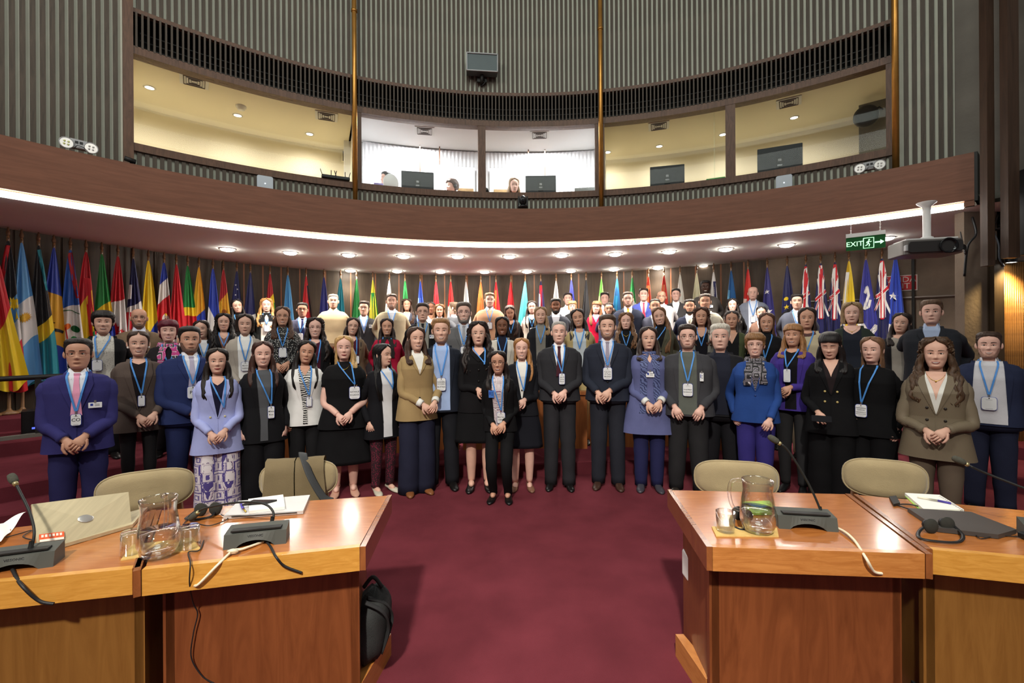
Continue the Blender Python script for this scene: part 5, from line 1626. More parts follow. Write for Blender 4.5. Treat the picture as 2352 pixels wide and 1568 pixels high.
# railing at the left platform
rl = empty('railing', tuple(ring(7.62, radians(-57), _TZ[2])), 0, 'black metal railing at the top of the red carpeted steps', 'railing')
off = np.array(rl.location)
for k in range(7):
    p = ring(7.64, radians(-64 + k * 2.6), _TZ[2]); b = MB(); b.box((0, 0, .35), (.05, .05, .7)); b.build('post', M_DARKMET, rl, p - off, radians(50))
b = MB(); b.tube([ring(7.64, radians(a), _TZ[2] + .7) - off for a in np.linspace(-66, -46, 20)], .03, n=6); b.build('rail', M_DARKMET, rl)
b = MB(); b.grid(np.array([[ring(7.60, radians(a), _TZ[2]) for a in np.linspace(-75, -45, 20)], [ring(7.60, radians(a), _TZ[2] + .04) for a in np.linspace(-75, -45, 20)], [ring(7.68, radians(a), _TZ[2] + .04) for a in np.linspace(-75, -45, 20)]]), sm=False)
struct(b.build('trim_platform_edge', M_CONC2))
p = ring(8.0, radians(-50.5), _TZ[2]); g = empty('equipment_rack', p, radians(45), 'black equipment case with small blue lamps beside the railing', 'equipment')
b = MB(); b.rbox((0, 0, .2), (.5, .4, .38), .02, axis=2); b.build('case', M_BLACKPL, g)
g.scale = (.72, .72, .72)
for k in range(3):
    b = MB(); b.box((-.1 + .12 * k, -.205, .1 + .1 * k), (.05, .01, .03)); b.build('blue_lamp', mat('blue_led', (.05, .08, .5), .3, var=0, emit=(.1, .15, 1), estr=1.5), g)
# ------------------------------------------------------------------ flags along the back wall
RED, DRED, BLU, NAV, LBL, SKY, TEAL, WHT, YEL, GOLD_, GRN, DGRN, LGRN, BLK, ORG, TURQ = (200, 30, 42), (170, 24, 36), (40, 64, 168), (34, 36, 88), (96, 160, 214), (120, 190, 226), (40, 140, 156), (232, 230, 226), (236, 204, 40), (222, 166, 40), (38, 138, 66), (24, 96, 48), (120, 196, 84), (34, 34, 38), (226, 110, 44), (88, 196, 204)
FLAG_H = 1.92
def flag_mat(bands):
    m = bpy.data.materials.new('flag_satin')
    m.use_nodes = True
    nt = m.node_tree
    b = nt.nodes['Principled BSDF']
    b.inputs['Roughness'].default_value = .42
    b.inputs['Specular IOR Level'].default_value = .35
    b.inputs['Sheen Weight'].default_value = .15
    uv = nt.nodes.new('ShaderNodeUVMap'); uv.uv_map = 'cloth'
    sp = nt.nodes.new('ShaderNodeSeparateXYZ')
    nt.links.new(uv.outputs[0], sp.inputs[0])
    r = nt.nodes.new('ShaderNodeValToRGB')
    r.color_ramp.interpolation = 'CONSTANT'
    el = r.color_ramp.elements
    el.remove(el[1])
    for i, (p, c) in enumerate(bands):
        e = el[0] if i == 0 else el.new(max(0.0, min(1.0, p)))
        if i == 0: e.position = 0
        e.color = (*srgb(*c), 1)
    nt.links.new(sp.outputs[1], r.inputs[0])
    nt.links.new(r.outputs[0], b.inputs['Base Color'])
    return m
M_POLE = wood('flag_pole_wood', srgb(120, 86, 56), srgb(150, 112, 74), .4, 4, (6, 6, .6))
M_FIN = mat('finial_bronze', srgb(110, 78, 54), .4, metal=.4, var=.1)
def flag(i, px, bands, slope, emblems, label, W=.36, skew=0.0, fold=3.2, sc=1.0, drop=None):
    p, n_ = wall_pt(px)
    rs = np.random.RandomState(i + 11)
    base = p + n_ * .30
    k = (px - CX) / FPX                                         # keep the pole on its column of the wall
    base = np.array((k * base[1], base[1])) if px > -100 else base
    z0 = floor_at(*base)
    rz = atan2(-base[0], base[1])
    g = empty('flag', (base[0], base[1], z0), rz, label, 'flag', 'national flags along the back wall')
    zt = Z_SOF - z0
    b = MB(); b.lathe([(.10, 0), (.11, .02), (.03, .05), (.018, .08), (.016, zt - .16), (.016, zt - .12)], n=12, caps=(True, True)); b.build('pole', M_POLE, g)
    b = MB(); b.lathe([(.012, zt - .12), (.022, zt - .11), (.027, zt - .085), (.020, zt - .055), (.012, zt - .045), (.017, zt - .03), (.008, zt - .005), (.001, zt)], n=12); b.xf(lambda P_: P_ * np.array((.85, .85, 1))); b.build('finial', M_FIN, g)
    b = MB(); b.tube([(.0, -.02, zt - .15), (.008, -.05, zt - .165), (.0, -.055, zt - .20)], .004, n=6); b.build('hook', M_STEEL, g)
    zt -= .195
    ns, ntt = 33, 44
    s_ = np.linspace(0, 1, ns); t_ = np.linspace(0, 1, ntt)
    ph = rs.uniform(0, 6.28); ph2 = rs.uniform(0, 6.28)
    side = rs.uniform(-.05, .05) if skew == 0 else skew
    def cloth(s, t, off=0.0):
        s = np.asarray(s, float); t = np.asarray(t, float)
        f = .055 + .945 * np.clip(t, 0, 1.2) ** .78
        x = (s - .5) * W * f * (1 + .05 * np.sin(t * 7 + ph)) + side * t * (1 + .3 * np.sin(s * 4))
        y = -.065 - .060 * f * np.sin(2 * pi * fold * s + ph + .9 * t) * (.55 + .45 * np.sin(s * 5 + ph2)) - .02 * f * np.sin(9.5 * s + 3 * t + ph2) - off
        sag = .05 * np.cos(2 * pi * s + ph2) + .09 * (s - .5) * (1 if side > 0 else -1)
        z = zt - t * FLAG_H * sc + sag * t ** 2
        return np.stack(np.broadcast_arrays(x, y, z), -1)
    S_, T_ = np.meshgrid(s_, t_)
    P = cloth(S_, T_)
    mb = MB(); mb.grid(P); 
    Q = P.copy(); Q[..., 1] += .004; mb.grid(Q)
    me = mb.mesh('flag_cloth', flag_mat(bands))
    vv = np.clip(T_ + slope * (S_ - .5) * (.15 + .85 * T_), 0.001, .999)
    uvv = np.stack([S_, vv], -1).reshape(-1, 2); uvv = np.vstack([uvv, uvv])
    ul = me.uv_layers.new(name='cloth')
    li = np.empty(len(me.loops), np.int32); me.loops.foreach_get('vertex_index', li)
    ul.data.foreach_set('uv', uvv[li].astype(np.float32).ravel())
    co = link('cloth', me, g)
    for kind, es, et, size, col, *opt in emblems:
        eb = MB()
        f = .055 + .945 * et ** .78
        def add(outline):
            o = np.asarray(outline, float) * size
            rings_ = []
            for q in (1, .75, .5, .25, .001):
                ds = o[:, 0] * q / (W * f); dt = -o[:, 1] * q / (FLAG_H * sc)
                rings_.append(cloth(np.clip(es + ds, 0.0, 1.0), et + dt, .007))
            eb.grid(np.array(rings_), cu=True)
        if kind == 'disc': add([(cos(a), sin(a)) for a in np.linspace(0, 2 * pi, 24, endpoint=False)])
        elif kind == 'oval': add([(.62 * cos(a), sin(a)) for a in np.linspace(0, 2 * pi, 24, endpoint=False)])
        elif kind in ('star', 'sun'):
            n = 5 if kind == 'star' else 16; ri = .40 if kind == 'star' else .62; o = []
            for q in range(2 * n):
                a = pi / 2 + q * pi / n; r = 1 if q % 2 == 0 else ri
                o += [(r * cos(a), r * sin(a))]
            add(o)
        elif kind == 'leaf':
            a = [(0, 1), (.12, .62), (.28, .70), (.22, .30), (.5, .52), (.55, .36), (.85, .40), (.72, .18), (.85, .05), (.42, -.28), (.48, -.45), (.06, -.38), (.05, -.85), (-.05, -.85), (-.06, -.38), (-.48, -.45), (-.42, -.28), (-.85, .05), (-.72, .18), (-.85, .40), (-.55, .36), (-.5, .52), (-.22, .30), (-.28, .70), (-.12, .62)]
            add(a)
        elif kind == 'tri': add([(-1, -1), (1, -.1), (-1, .8)])
        elif kind == 'spike': add([(-.25, -1), (.25, -1), (0, 1)])
        elif kind == 'line':                                     # strip along a polyline in cloth space
            pts = opt[0]; pts = np.array(pts, float)
            tt = np.linspace(0, len(pts) - 1, 14 * (len(pts) - 1) + 1)
            c = np.stack([np.interp(tt, range(len(pts)), pts[:, 0]), np.interp(tt, range(len(pts)), pts[:, 1])], 1)
            d = np.gradient(c, axis=0); d[:, 0] *= W; d[:, 1] *= FLAG_H; d /= np.linalg.norm(d, axis=1)[:, None] + 1e-9
            nn = np.stack([-d[:, 1], d[:, 0]], 1) * size
            ff = .055 + .945 * np.clip(c[:, 1], 0, 1) ** .78
            off_ = opt[1] if len(opt) > 1 else .007
            rows = []
            for q in (-1, -.33, .33, 1):
                rows.append(cloth(np.clip(c[:, 0] + q * nn[:, 0] / (W * ff), 0, 1), c[:, 1] + q * nn[:, 1] / FLAG_H, off_))
            eb.grid(np.array(rows))
        eb.build('emblem', mat('flag_print', srgb(*col), .5, var=.03), co)
    return g
L_ = 'line'
def ensign():
    return [(L_, 0, 0, .016, WHT, [(.1, .14), (.5, .30), (.95, .50)], .005), (L_, 0, 0, .016, WHT, [(.95, .12), (.5, .28), (.05, .46)], .006),
            (L_, 0, 0, .007, RED, [(.95, .12), (.5, .28), (.05, .46)], .008),
            (L_, 0, 0, .046, WHT, [(.55, .02), (.50, .30), (.48, .52)], .009), (L_, 0, 0, .028, RED, [(.55, .02), (.50, .30), (.48, .53)], .011),
            (L_, 0, 0, .034, WHT, [(.02, .34), (.98, .26)], .012), (L_, 0, 0, .021, RED, [(.02, .34), (.98, .26)], .014)]
FLAGS = [
 (-22, [(0, RED), (.50, RED), (.56, YEL)], .35, [], 'red and yellow flag cut by the left edge', dict(skew=.16, W=.42)),
 (20, [(0, BLK), (.42, LBL), (.60, WHT), (.76, RED)], .30, [(L_, 0, 0, .035, RED, [(.12, .03), (.08, .22), (.02, .42)]), ('sun', .80, .42, .085, YEL), ('spike', .9, .5, .06, YEL)], 'flag with black top, blue and white bands and red foot', {}),
 (51, [(0, LBL), (.40, WHT), (.70, LBL)], .16, [('sun', .52, .52, .072, GOLD_), ('disc', .52, .52, .036, (236, 190, 60))], 'light blue and white flag with a golden sun', {}),
 (90, [(0, BLK), (.56, YEL), (.68, TEAL)], .22, [(L_, 0, 0, .02, TEAL, [(.6, .03), (.9, .2), (.99, .32)])], 'black, yellow and teal flag', {}),
 (125, [(0, BLU), (.33, GOLD_), (.70, BLU)], -.10, [(L_, 0, 0, .016, BLK, [(.1, .40), (.45, .60)]), ('tri', .42, .55, .06, BLK), (L_, 0, 0, .020, BLK, [(.2, .58), (.55, .60), (.95, .62)]), (L_, 0, 0, .012, BLK, [(.35, .5), (.3, .66)])], 'blue and gold flag with a black trident', {}),
 (163, [(0, (40, 92, 178)), (.42, WHT)], .05, [(L_, 0, 0, .03, DRED, [(.55, .02), (.8, .2), (.98, .36)]), ('disc', .30, .58, .045, ORG), ('disc', .68, .60, .05, DGRN), ('disc', .62, .68, .04, GRN), (L_, 0, 0, .007, DRED, [(.25, .58), (.4, .72)]), (L_, 0, 0, .006, DGRN, [(.05, .45), (.5, .46), (.95, .48)]), ('disc', .62, .78, .045, (170, 50, 46)), ('tri', .4, .77, .05, GOLD_), ('oval', .15, .82, .05, (90, 150, 80)), (L_, 0, 0, .007, DGRN, [(.05, .93), (.5, .90), (.95, .86)])], 'white flag with a blue top and a coloured coat of arms', {}),
 (199, [(0, RED), (.36, YEL), (.70, GRN)], .42, [(L_, 0, 0, .045, RED, [(.75, .2), (.86, .5), (.92, .8)])], 'red, yellow and green flag next to the white coat of arms flag', {}),
 (235, [(0, GRN), (.40, YEL), (.52, BLU)], .16, [(L_, 0, 0, .012, WHT, [(.55, .62), (.75, .75)]), ('star', .35, .62, .010, WHT), ('star', .45, .68, .010, WHT), ('star', .3, .72, .010, WHT)], 'green and yellow flag with a blue starry globe', {}),
 (272, [(0, RED), (.36, WHT), (.80, RED)], .10, [('leaf', .45, .62, .16, RED), (L_, 0, 0, .05, RED, [(.1, .5), (.12, .75), (.2, .99)])], 'red and white flag with a maple leaf', {}),
 (307, [(0, NAV), (.38, WHT), (.9, WHT)], .12, [(L_, 0, 0, .045, RED, [(.14, .45), (.16, .7), (.2, .99)]), (L_, 0, 0, .02, WHT, [(.12, .22), (.12, .34)])], 'navy, white and red flag left of the plain yellow flag', {}),
 (342, [(0, YEL), (.62, BLU), (.92, RED)], .35, [], 'yellow and blue flag behind the bald man in glasses', {}),
 (378, [(0, BLU), (.16, WHT), (.32, RED), (.62, WHT), (.78, BLU)], .22, [('oval', .62, .50, .085, WHT), ('oval', .62, .50, .066, (150, 90, 60)), ('disc', .62, .53, .035, (50, 100, 160)), ('disc', .62, .46, .02, YEL)], 'blue, white and red flag with an oval shield', {}),
 (406, [(0, RED), (.60, WHT), (.9, BLU)], -.30, [(L_, 0, 0, .022, BLU, [(.1, .60), (.45, .55)])], 'red flag with white and blue foot', {}),
 (432, [(0, GRN), (.38, YEL), (.46, RED)], .0, [('disc', .5, .66, .13, (196, 34, 46)), (L_, 0, 0, .02, DGRN, [(.2, .9), (.45, .6)]), ('star', .7, .6, .014, GRN), ('star', .3, .55, .014, GRN), ('star', .72, .8, .014, GRN)], 'green flag with a red disc', {}),
 (458, [(0, GOLD_), (.45, BLU), (.80, RED)], .30, [('disc', .72, .70, .06, GOLD_), ('oval', .72, .72, .05, (170, 200, 190)), ('star', .35, .62, .010, WHT), ('star', .35, .70, .010, WHT)], 'yellow and blue flag with a round crest', {}),
 (490, [(0, BLU), (.48, WHT), (.9, BLU)], -.55, [], 'blue and white flag behind the curly haired woman in black', {}),
 (514, [(0, DRED), (.26, GOLD_), (.74, DRED)], .25, [('oval', .5, .42, .07, (150, 90, 40)), ('oval', .45, .54, .05, (200, 190, 180))], 'red and gold flag with a royal crest', {}),
 (545, [(0, NAV), (.50, WHT), (.58, RED), (.66, WHT), (.74, RED)], .12, [('star', a, b, .020, WHT) for a, b in ((.35, .14), (.65, .18), (.4, .24), (.7, .28), (.3, .33), (.55, .36), (.8, .38), (.4, .44), (.68, .46))], 'navy flag with white stars and stripes', {}),
 (576, [(0, NAV), (.45, WHT), (.85, RED)], .15, [], 'navy, white and red flag left of the blonde woman in a scarf', {}),
 (621, [(0, DRED), (.25, YEL), (.9, YEL)], .3, [(L_, 0, 0, .06, GRN, [(.8, .30), (.84, .6), (.86, .95)])], 'narrow red, yellow and green flag behind the blonde woman', {}),
 (662, [(0, (84, 156, 208)), (.60, WHT)], -.25, [], 'pale blue flag with white foot left of the man in a navy tie', {}),
 (704, [(0, (196, 32, 40)), (.72, BLK), (.78, YEL)], .12, [(L_, 0, 0, .014, BLK, [(.8, .1), (.92, .35), (.98, .55)])], 'red flag with a black and yellow foot', {}),
 (745, [(0, (44, 50, 130)), (.95, BLU)], .0, [(L_, 0, 0, .03, DRED, [(.88, .55), (.9, .95)])], 'dark blue flag left of the man in the beige sweater', {}),
 (783, [(0, (40, 152, 170)), (.97, WHT)], 0, [], 'plain teal flag behind the man in the beige sweater', {}),
 (820, [(0, GRN), (.55, WHT)], -.5, [], 'green and white flag left of the smiling man in a dark suit', {}),
 (857, [(0, (222, 214, 60)), (.9, YEL)], 0, [(L_, 0, 0, .07, GRN, [(.72, .15), (.76, .5), (.78, .98)])], 'yellow flag with green half right of the man with a clip badge', {}),
 (895, [(0, WHT)], 0, [], 'plain white flag behind the man in the beige blazer', {}),
 (931, [(0, GRN)], 0, [], 'plain green flag above the curly woman in a navy jacket', {}),
 (966, [(0, (60, 92, 200)), (.85, WHT)], 0, [(L_, 0, 0, .05, (150, 190, 236), [(.25, .2), (.2, .6), (.2, .95)])], 'blue and pale blue flag behind the dark suited man in glasses', {}),
 (1002, [(0, RED), (.52, WHT), (.60, BLU)], -.35, [], 'red flag with a white and blue corner', {}),
 (1036, [(0, (206, 40, 40))], 0, [(L_, 0, 0, .05, WHT, [(.2, .3), (.15, .6), (.15, .95)])], 'red and white flag behind the man turned away', {}),
 (1071, [(0, WHT), (.85, RED)], 0, [('star', .4, .52, .085, BLU)], 'white flag with a blue star', {}),
 (1105, [(0, ORG), (.55, WHT)], -.25, [], 'orange and white flag left of the man in the pink sweater', {}),
 (1140, [(0, RED), (.62, WHT)], -.2, [(L_, 0, 0, .02, (236, 120, 60), [(.35, .1), (.3, .6)])], 'red and white flag right of the man in the pink sweater', {}),
 (1174, [(0, (190, 28, 38))], 0, [(L_, 0, 0, .02, GOLD_, [(.55, .3), (.5, .8)])], 'red flag with a golden streak above the woman looking down', {}),
 (1207, [(0, TURQ)], 0, [], 'plain turquoise flag left of the woman in white', dict(skew=-.10, W=.40)),
 (1243, [(0, NAV)], 0, [(L_, 0, 0, .03, RED, [(.45, .05), (.5, .5), (.5, .95)]), (L_, 0, 0, .018, WHT, [(.22, .15), (.25, .5), (.2, .9)]), (L_, 0, 0, .018, WHT, [(.85, .65), (.2, .5)])], 'red, white and blue crossed flag above the woman in white', {}),
 (1278, [(0, WHT)], 0, [], 'plain white flag behind the bearded man in a dark blazer', {}),
 (1313, [(0, (40, 44, 140))], 0, [], 'plain dark blue flag behind the man in a white shirt', {}),
 (1347, [(0, (52, 52, 56))], 0, [('star', .75, .60, .08, WHT), (L_, 0, 0, .012, YEL, [(.05, .6), (.03, .9)])], 'dark grey flag with a white star', {}),
 (1382, [(0, LGRN)], 0, [(L_, 0, 0, .04, (190, 226, 150), [(.25, .2), (.22, .9)])], 'pale green flag behind the man with closed eyes', {}),
 (1418, [(0, (24, 100, 156)), (.9, BLU)], 0, [(L_, 0, 0, .03, (40, 150, 190), [(.4, .2), (.35, .9)])], 'plain blue flag left of the man in the orange tie', {}),
 (1453, [(0, GRN), (.24, WHT), (.36, RED)], -.25, [], 'green, white and red flag behind the man in the orange tie', {}),
 (1490, [(0, (224, 66, 40))], 0, [(L_, 0, 0, .035, (246, 150, 90), [(.4, .1), (.3, .9)])], 'orange red flag right of the man in the red tie', {}),
 (1526, [(0, (220, 54, 40))], 0, [(L_, 0, 0, .03, (240, 140, 90), [(.3, .1), (.25, .9)])], 'orange red flag behind the bald man in glasses', {}),
 (1563, [(0, (238, 236, 226))], 0, [('oval', .55, .42, .09, (210, 180, 80)), ('oval', .6, .62, .07, (200, 170, 70)), (L_, 0, 0, .02, BLU, [(.85, .8), (.85, .98)])], 'cream flag with gold crest behind the man with eyes shut', {}),
 (1601, [(0, (240, 236, 200)), (.55, YEL), (.80, BLU)], -.3, [('oval', .55, .38, .06, (170, 180, 120)), ('disc', .5, .45, .03, (90, 100, 130))], 'cream and yellow flag left of the tall man', {}),
 (1640, [(0, WHT), (.40, RED), (.95, NAV)], -.2, [(L_, 0, 0, .03, NAV, [(.75, .1), (.8, .4)]), (L_, 0, 0, .014, WHT, [(.7, .55), (.85, .8)])], 'white and red crossed flag right of the tall man', {}),
 (1680, [(0, (28, 92, 150))], 0, [('star', .45, .36, .12, WHT), ('star', .45, .36, .09, (190, 36, 46)), (L_, 0, 0, .02, SKY, [(.1, .2), (.1, .9)])], 'blue flag with a red star', {}),
 (1719, [(0, (208, 50, 44))], 0, [(L_, 0, 0, .035, (226, 200, 190), [(.18, .3), (.16, .9)])], 'red flag left of the bald man in the grey suit', {}),
 (1763, [(0, (56, 52, 122))], 0, [('star', .35, .24, .05, WHT), ('star', .45, .44, .085, WHT)], 'dark blue flag with two white stars', {}),
 (1809, [(0, NAV), (.42, BLK), (.80, LGRN)], .1, [('star', .35, .40, .05, YEL), ('disc', .32, .32, .035, YEL)] + [('spike', .1 + .2 * q, .73, .07, (206, 220, 50)) for q in range(5)] + [(L_, 0, 0, .09, (206, 220, 50), [(.0, .82), (.5, .80), (1, .82)])], 'dark flag with green and yellow flame foot', dict(W=.40)),
 (1852, [(0, NAV)], 0, ensign(), 'red crossed ensign partly hidden by the young man in a blazer', {}),
 (1886, [(0, NAV)], 0, ensign() + [('disc', .3, .86, .12, GOLD_), ('oval', .45, .93, .04, GRN)], 'navy ensign with a golden disc', dict(W=.42)),
 (1919, [(0, NAV)], 0, ensign() + [('disc', .5, .88, .07, DGRN), ('disc', .45, .95, .06, WHT)], 'navy ensign left of the woman with the wide blonde bob', {}),
 (1951, [(0, (222, 190, 44)), (.72, WHT), (.80, BLU)], -.4, [(L_, 0, 0, .03, WHT, [(.2, .1), (.15, .5), (.2, .9)])], 'yellow and white flag behind the woman with the wide blonde bob', {}),
 (1990, [(0, (58, 60, 150))], 0, [(L_, 0, 0, .020, WHT, [(.35, .30), (.55, .24), (.65, .32), (.45, .38), (.35, .44), (.6, .42), (.75, .36)]), (L_, 0, 0, .045, WHT, [(.1, .55), (.5, .66), (.95, .90)]), (L_, 0, 0, .045, WHT, [(.95, .60), (.5, .68), (.1, .80)])], 'blue flag with a white cross and scroll', dict(W=.42)),
 (2027, [(0, NAV)], 0, ensign() + [('disc', .5, .92, .11, ORG), ('disc', .55, .84, .05, TEAL)], 'large navy ensign with an orange disc', dict(W=.42)),
 (2058, [(0, (42, 70, 176)), (.60, WHT), (.72, WHT), (.78, RED)], -.05, [('star', .35, .34, .075, WHT), (L_, 0, 0, .022, RED, [(.95, .60), (.4, .74), (.2, .98)])], 'blue flag with a white star at the end of the row', dict(W=.40)),
]
for i, (px, bands, slope, emb, lb, kw) in enumerate(FLAGS):
    flag(i, px, bands, slope, emb, lb, **kw)
# ------------------------------------------------------------------ desks in the foreground
DZ = 0.75
M_TOP = wood('desk_top_veneer', srgb(158, 94, 44), srgb(182, 114, 58), .18, 2.2, (2.2, 14, 1), coat=.6)
M_LIP = wood('desk_edge_oak', srgb(190, 132, 52), srgb(214, 158, 74), .28, 3, (3, 3, 22), coat=.35)
M_LIPR = wood('desk_edge_wood', srgb(170, 106, 50), srgb(196, 132, 70), .28, 3, (3, 3, 22), coat=.35)
M_FRONT = wood('desk_front_veneer', srgb(104, 56, 28), srgb(130, 74, 40), .38, 1.6, (7, 7, .8), coat=.15, dist=2.2)
M_FRONT2 = wood('desk_front_oak', srgb(120, 80, 34), srgb(140, 98, 46), .4, 2.0, (9, 9, .8), coat=.1, dist=1.5)
M_TRIM = wood('desk_trim', srgb(120, 70, 36), srgb(150, 92, 50), .18, 3, (3, 14, 3), coat=.7)
def desk(lb, NL, NR, FL, FR, mtop, mlip, mfront, trims=(1, 1), lip=.095):
    "NL..FR: near-left, near-right, far-left, far-right corners (x, y) of the top"
    c = (np.array(NL) + np.array(NR) + np.array(FL) + np.array(FR)) / 4
    g = empty('conference_desk', (c[0], c[1], 0), 0, lb, 'desk', 'conference desks around the photographer')
    q = [np.array(p) - c for p in (NL, NR, FR, FL)]
    def slab(name, pts, z0, z1, m, parent=g):
        mb = MB(); mb.poly([(p[0], p[1], z0) for p in pts], (0, 0, z1 - z0)); return mb.build(name, m, parent)
    slab('worktop', q, DZ - .035, DZ, mtop)
    e = q[1] - q[0]; e /= np.linalg.norm(e); n = np.array((e[1], -e[0]))         # towards the photographer
    slab('front_edge', [q[0] + n * .0, q[1] + n * .0, q[1] + n * .028, q[0] + n * .028], DZ - lip, DZ + .002, mlip)
    for k, (a, b) in enumerate(((q[0], q[3]), (q[1], q[2]))):
        if not trims[k]: continue
        sd = (-1, 1)[k]
        d = (b - a) / np.linalg.norm(b - a); o = np.array((d[1], -d[0])) * sd
        if k == 0 and o @ e > 0: o = -o
        if k == 1 and o @ e < 0: o = -o
        slab('end_trim', [a + n * .03 + o * .002, a + n * .03 + o * .024, b + o * .024, b + o * .002], DZ - lip + .002, DZ + .004, M_TRIM)
    i0, i1 = q[0] - n * .075 + e * .02, q[1] - n * .075 - e * .012
    slab('front_panel', [i0, i1, i1 - n * .03, i0 - n * .03], .02, DZ - .035, mfront)
    for p in (i0 + e * .01, i1 - e * .035):
        slab('side_panel', [p, p + e * .03, p + e * .03 - n * .42, p - n * .42], .0, DZ - .035, mfront)
    slab('kick_rail', [i0 - n * .05, i1 - n * .05, i1 - n * .09, i0 - n * .09], .0, .10, M_DARK)
    return g
desk('conference desk left of the aisle with open end', (-1.377, 1.705), (-.632, 1.879), (-1.752, 2.27), (-.68, 2.46), M_TOP, M_LIP, M_FRONT)
desk('conference desk at the left edge under the silver laptop', (-2.75, 1.42), (-1.420, 1.715), (-3.4, 1.62), (-1.80, 2.255), M_TOP, M_LIP, M_FRONT2, trims=(0, 1))
desk('conference desk right of the aisle with the jug and microphone', (.805, 1.860), (1.598, 1.792), (.880, 2.52), (1.778, 2.44), M_TOP, M_LIPR, M_FRONT)
desk('conference desk at the right edge under the closed black laptop', (1.665, 1.825), (2.9, 1.50), (1.842, 2.425), (3.3, 1.90), M_TOP, M_LIP, M_FRONT2, trims=(1, 0))
# slanted foot boards beside the desk ends
for lb, pts in (('light wooden foot board at the base of the right desk', [(.835, 1.98), (.90, 1.98), (.85, 2.28), (.81, 2.28)]), ('wooden foot board at the base of the left desk', [(-.70, 1.95), (-.66, 1.95), (-.62, 2.30), (-.68, 2.30)])):
    b = MB(); b.poly([(x, y, .0) for x, y in pts], (0, 0, .11)); tag(b.build('foot_board', M_LIPR), lb, 'board')

def deskp(px, py, dz=0.0):
    p = onz(px, py, DZ + dz); return np.array((p.x, p.y, DZ + dz))
# ---- chairs behind the desks
M_SEAT = mat('beige_velvet', srgb(158, 142, 108), .8, var=.10, nscale=7, bump=.2, bscale=200, sheen=.3)
M_CHW = wood('chair_wood', srgb(130, 80, 40), srgb(160, 104, 58), .4, 4, (6, 6, 1))
def chair(px, pt, d, wdt, rz, lb):
    top = px2w(px, pt, d)
    g = empty('conference_chair', (top.x, top.y, 0), rz, lb, 'chair', 'beige upholstered chairs behind the desks')
    zt = top.z; hb = .225
    b = MB()
    a = np.linspace(0, 2 * pi, 40, endpoint=False)
    e = .62
    ox, oz = np.sign(np.cos(a)) * np.abs(np.cos(a)) ** e * wdt / 2, np.sign(np.sin(a)) * np.abs(np.sin(a)) ** (e + .1) * hb / 2
    rows = []
    for k, yy in ((.0, -.032), (.55, -.034), (.88, -.028), (1.0, -.010), (1.0, .010), (.9, .026), (.5, .034), (.0, .034)):
        x = ox * k; z = oz * k
        y = yy + .55 * (x ** 2) * 1.0
        y = np.where(True, -(.0) + y, y)
        rows.append(np.stack([x, y - .10 * (0), z + zt - hb / 2], 1))
    b.grid(np.array(rows), cu=True); bo = b.build('backrest', M_SEAT, g)
    b = MB(); x = ox * 1.004; z = oz * 1.004 + zt - hb / 2
    b.tube(np.vstack([np.stack([x, -.008 + .55 * x ** 2, z], 1), [(x[0], -.008 + .55 * x[0] ** 2, z[0])]]), .006, n=6, caps=False); b.build('piping', M_SEAT, bo)
    b = MB(); b.rbox((0, -.27, .45), (wdt * .98, .46, .09), .09, axis=2); b.build('seat', M_SEAT, g)
    for sd in (-1, 1):
        b = MB(); b.tube([(sd * wdt * .30, .10, zt - hb * .55), (sd * wdt * .36, .06, .45), (sd * wdt * .40, .02, 0)], [.018, .022, .016], n=8); b.build('leg', M_CHW, g)
        b = MB(); b.tube([(sd * wdt * .42, -.44, .42), (sd * wdt * .43, -.46, 0)], [.022, .016], n=8); b.build('leg', M_CHW, g)
    b = MB(); b.box((0, .045, .43), (wdt * .74, .03, .06)); b.build('rear_rail', M_CHW, g)
    return g, zt
chair(334, 1076, 2.62, .45, radians(32), 'beige chair back behind the silver laptop')
g2_, zt2 = chair(684, 1056, 2.80, .44, radians(14), 'beige chair with a draped jacket at the left desk')
chair(1690, 1062, 2.82, .48, radians(-14), 'beige chair back behind the glass jug on the right')
chair(2030, 1061, 2.74, .41, radians(-26), 'beige chair back behind the white notepad')
# jacket and strap over the second chair
p = px2w(678, 1056, 2.80)
jg = empty('draped_jacket', (p.x, p.y, 0), radians(14), 'olive brown jacket hung over the chair back beside the desk', 'jacket')
for k, (x0, x1) in enumerate(((-.165, .0), (.006, .165))):
    rows = []
    for (y, z) in ((.06, -.30), (.062, -.05), (.045, .012), (.0, .022), (-.045, .012), (-.062, -.06), (-.066, -.18), (-.070, -.34)):
        xs = np.linspace(x0, x1, 9)
        rows.append(np.stack([xs * (1 + .06 * (z < -.1)), y + .55 * xs ** 2 + .004 * np.sin(xs * 70 + z * 20), z + zt2 - .0 + 0 * xs], 1))
    b = MB(); b.grid(np.array(rows)); b.build('jacket_half', mat('olive_cloth', srgb(112, 98, 72), .85, var=.08, bump=.2, bscale=200), jg)
b = MB(); pts = smooth_path([(.02, .075, zt2 - .20), (.03, .05, zt2 + .02), (.05, -.03, zt2 + .03), (.10, -.085, zt2 - .08), (.17, -.085, zt2 - .21), (.22, -.06, zt2 - .25)], 24)
b.tube(pts, np.tile((.026, .004), (24, 1)), n=8, up=(0, -1, .3))
tag(b.build('shoulder_strap', mat('grey_strap', srgb(58, 60, 62), .7, var=.05), loc=(p.x, p.y, 0), rz=radians(14)), 'dark grey bag strap across the draped jacket', 'strap')

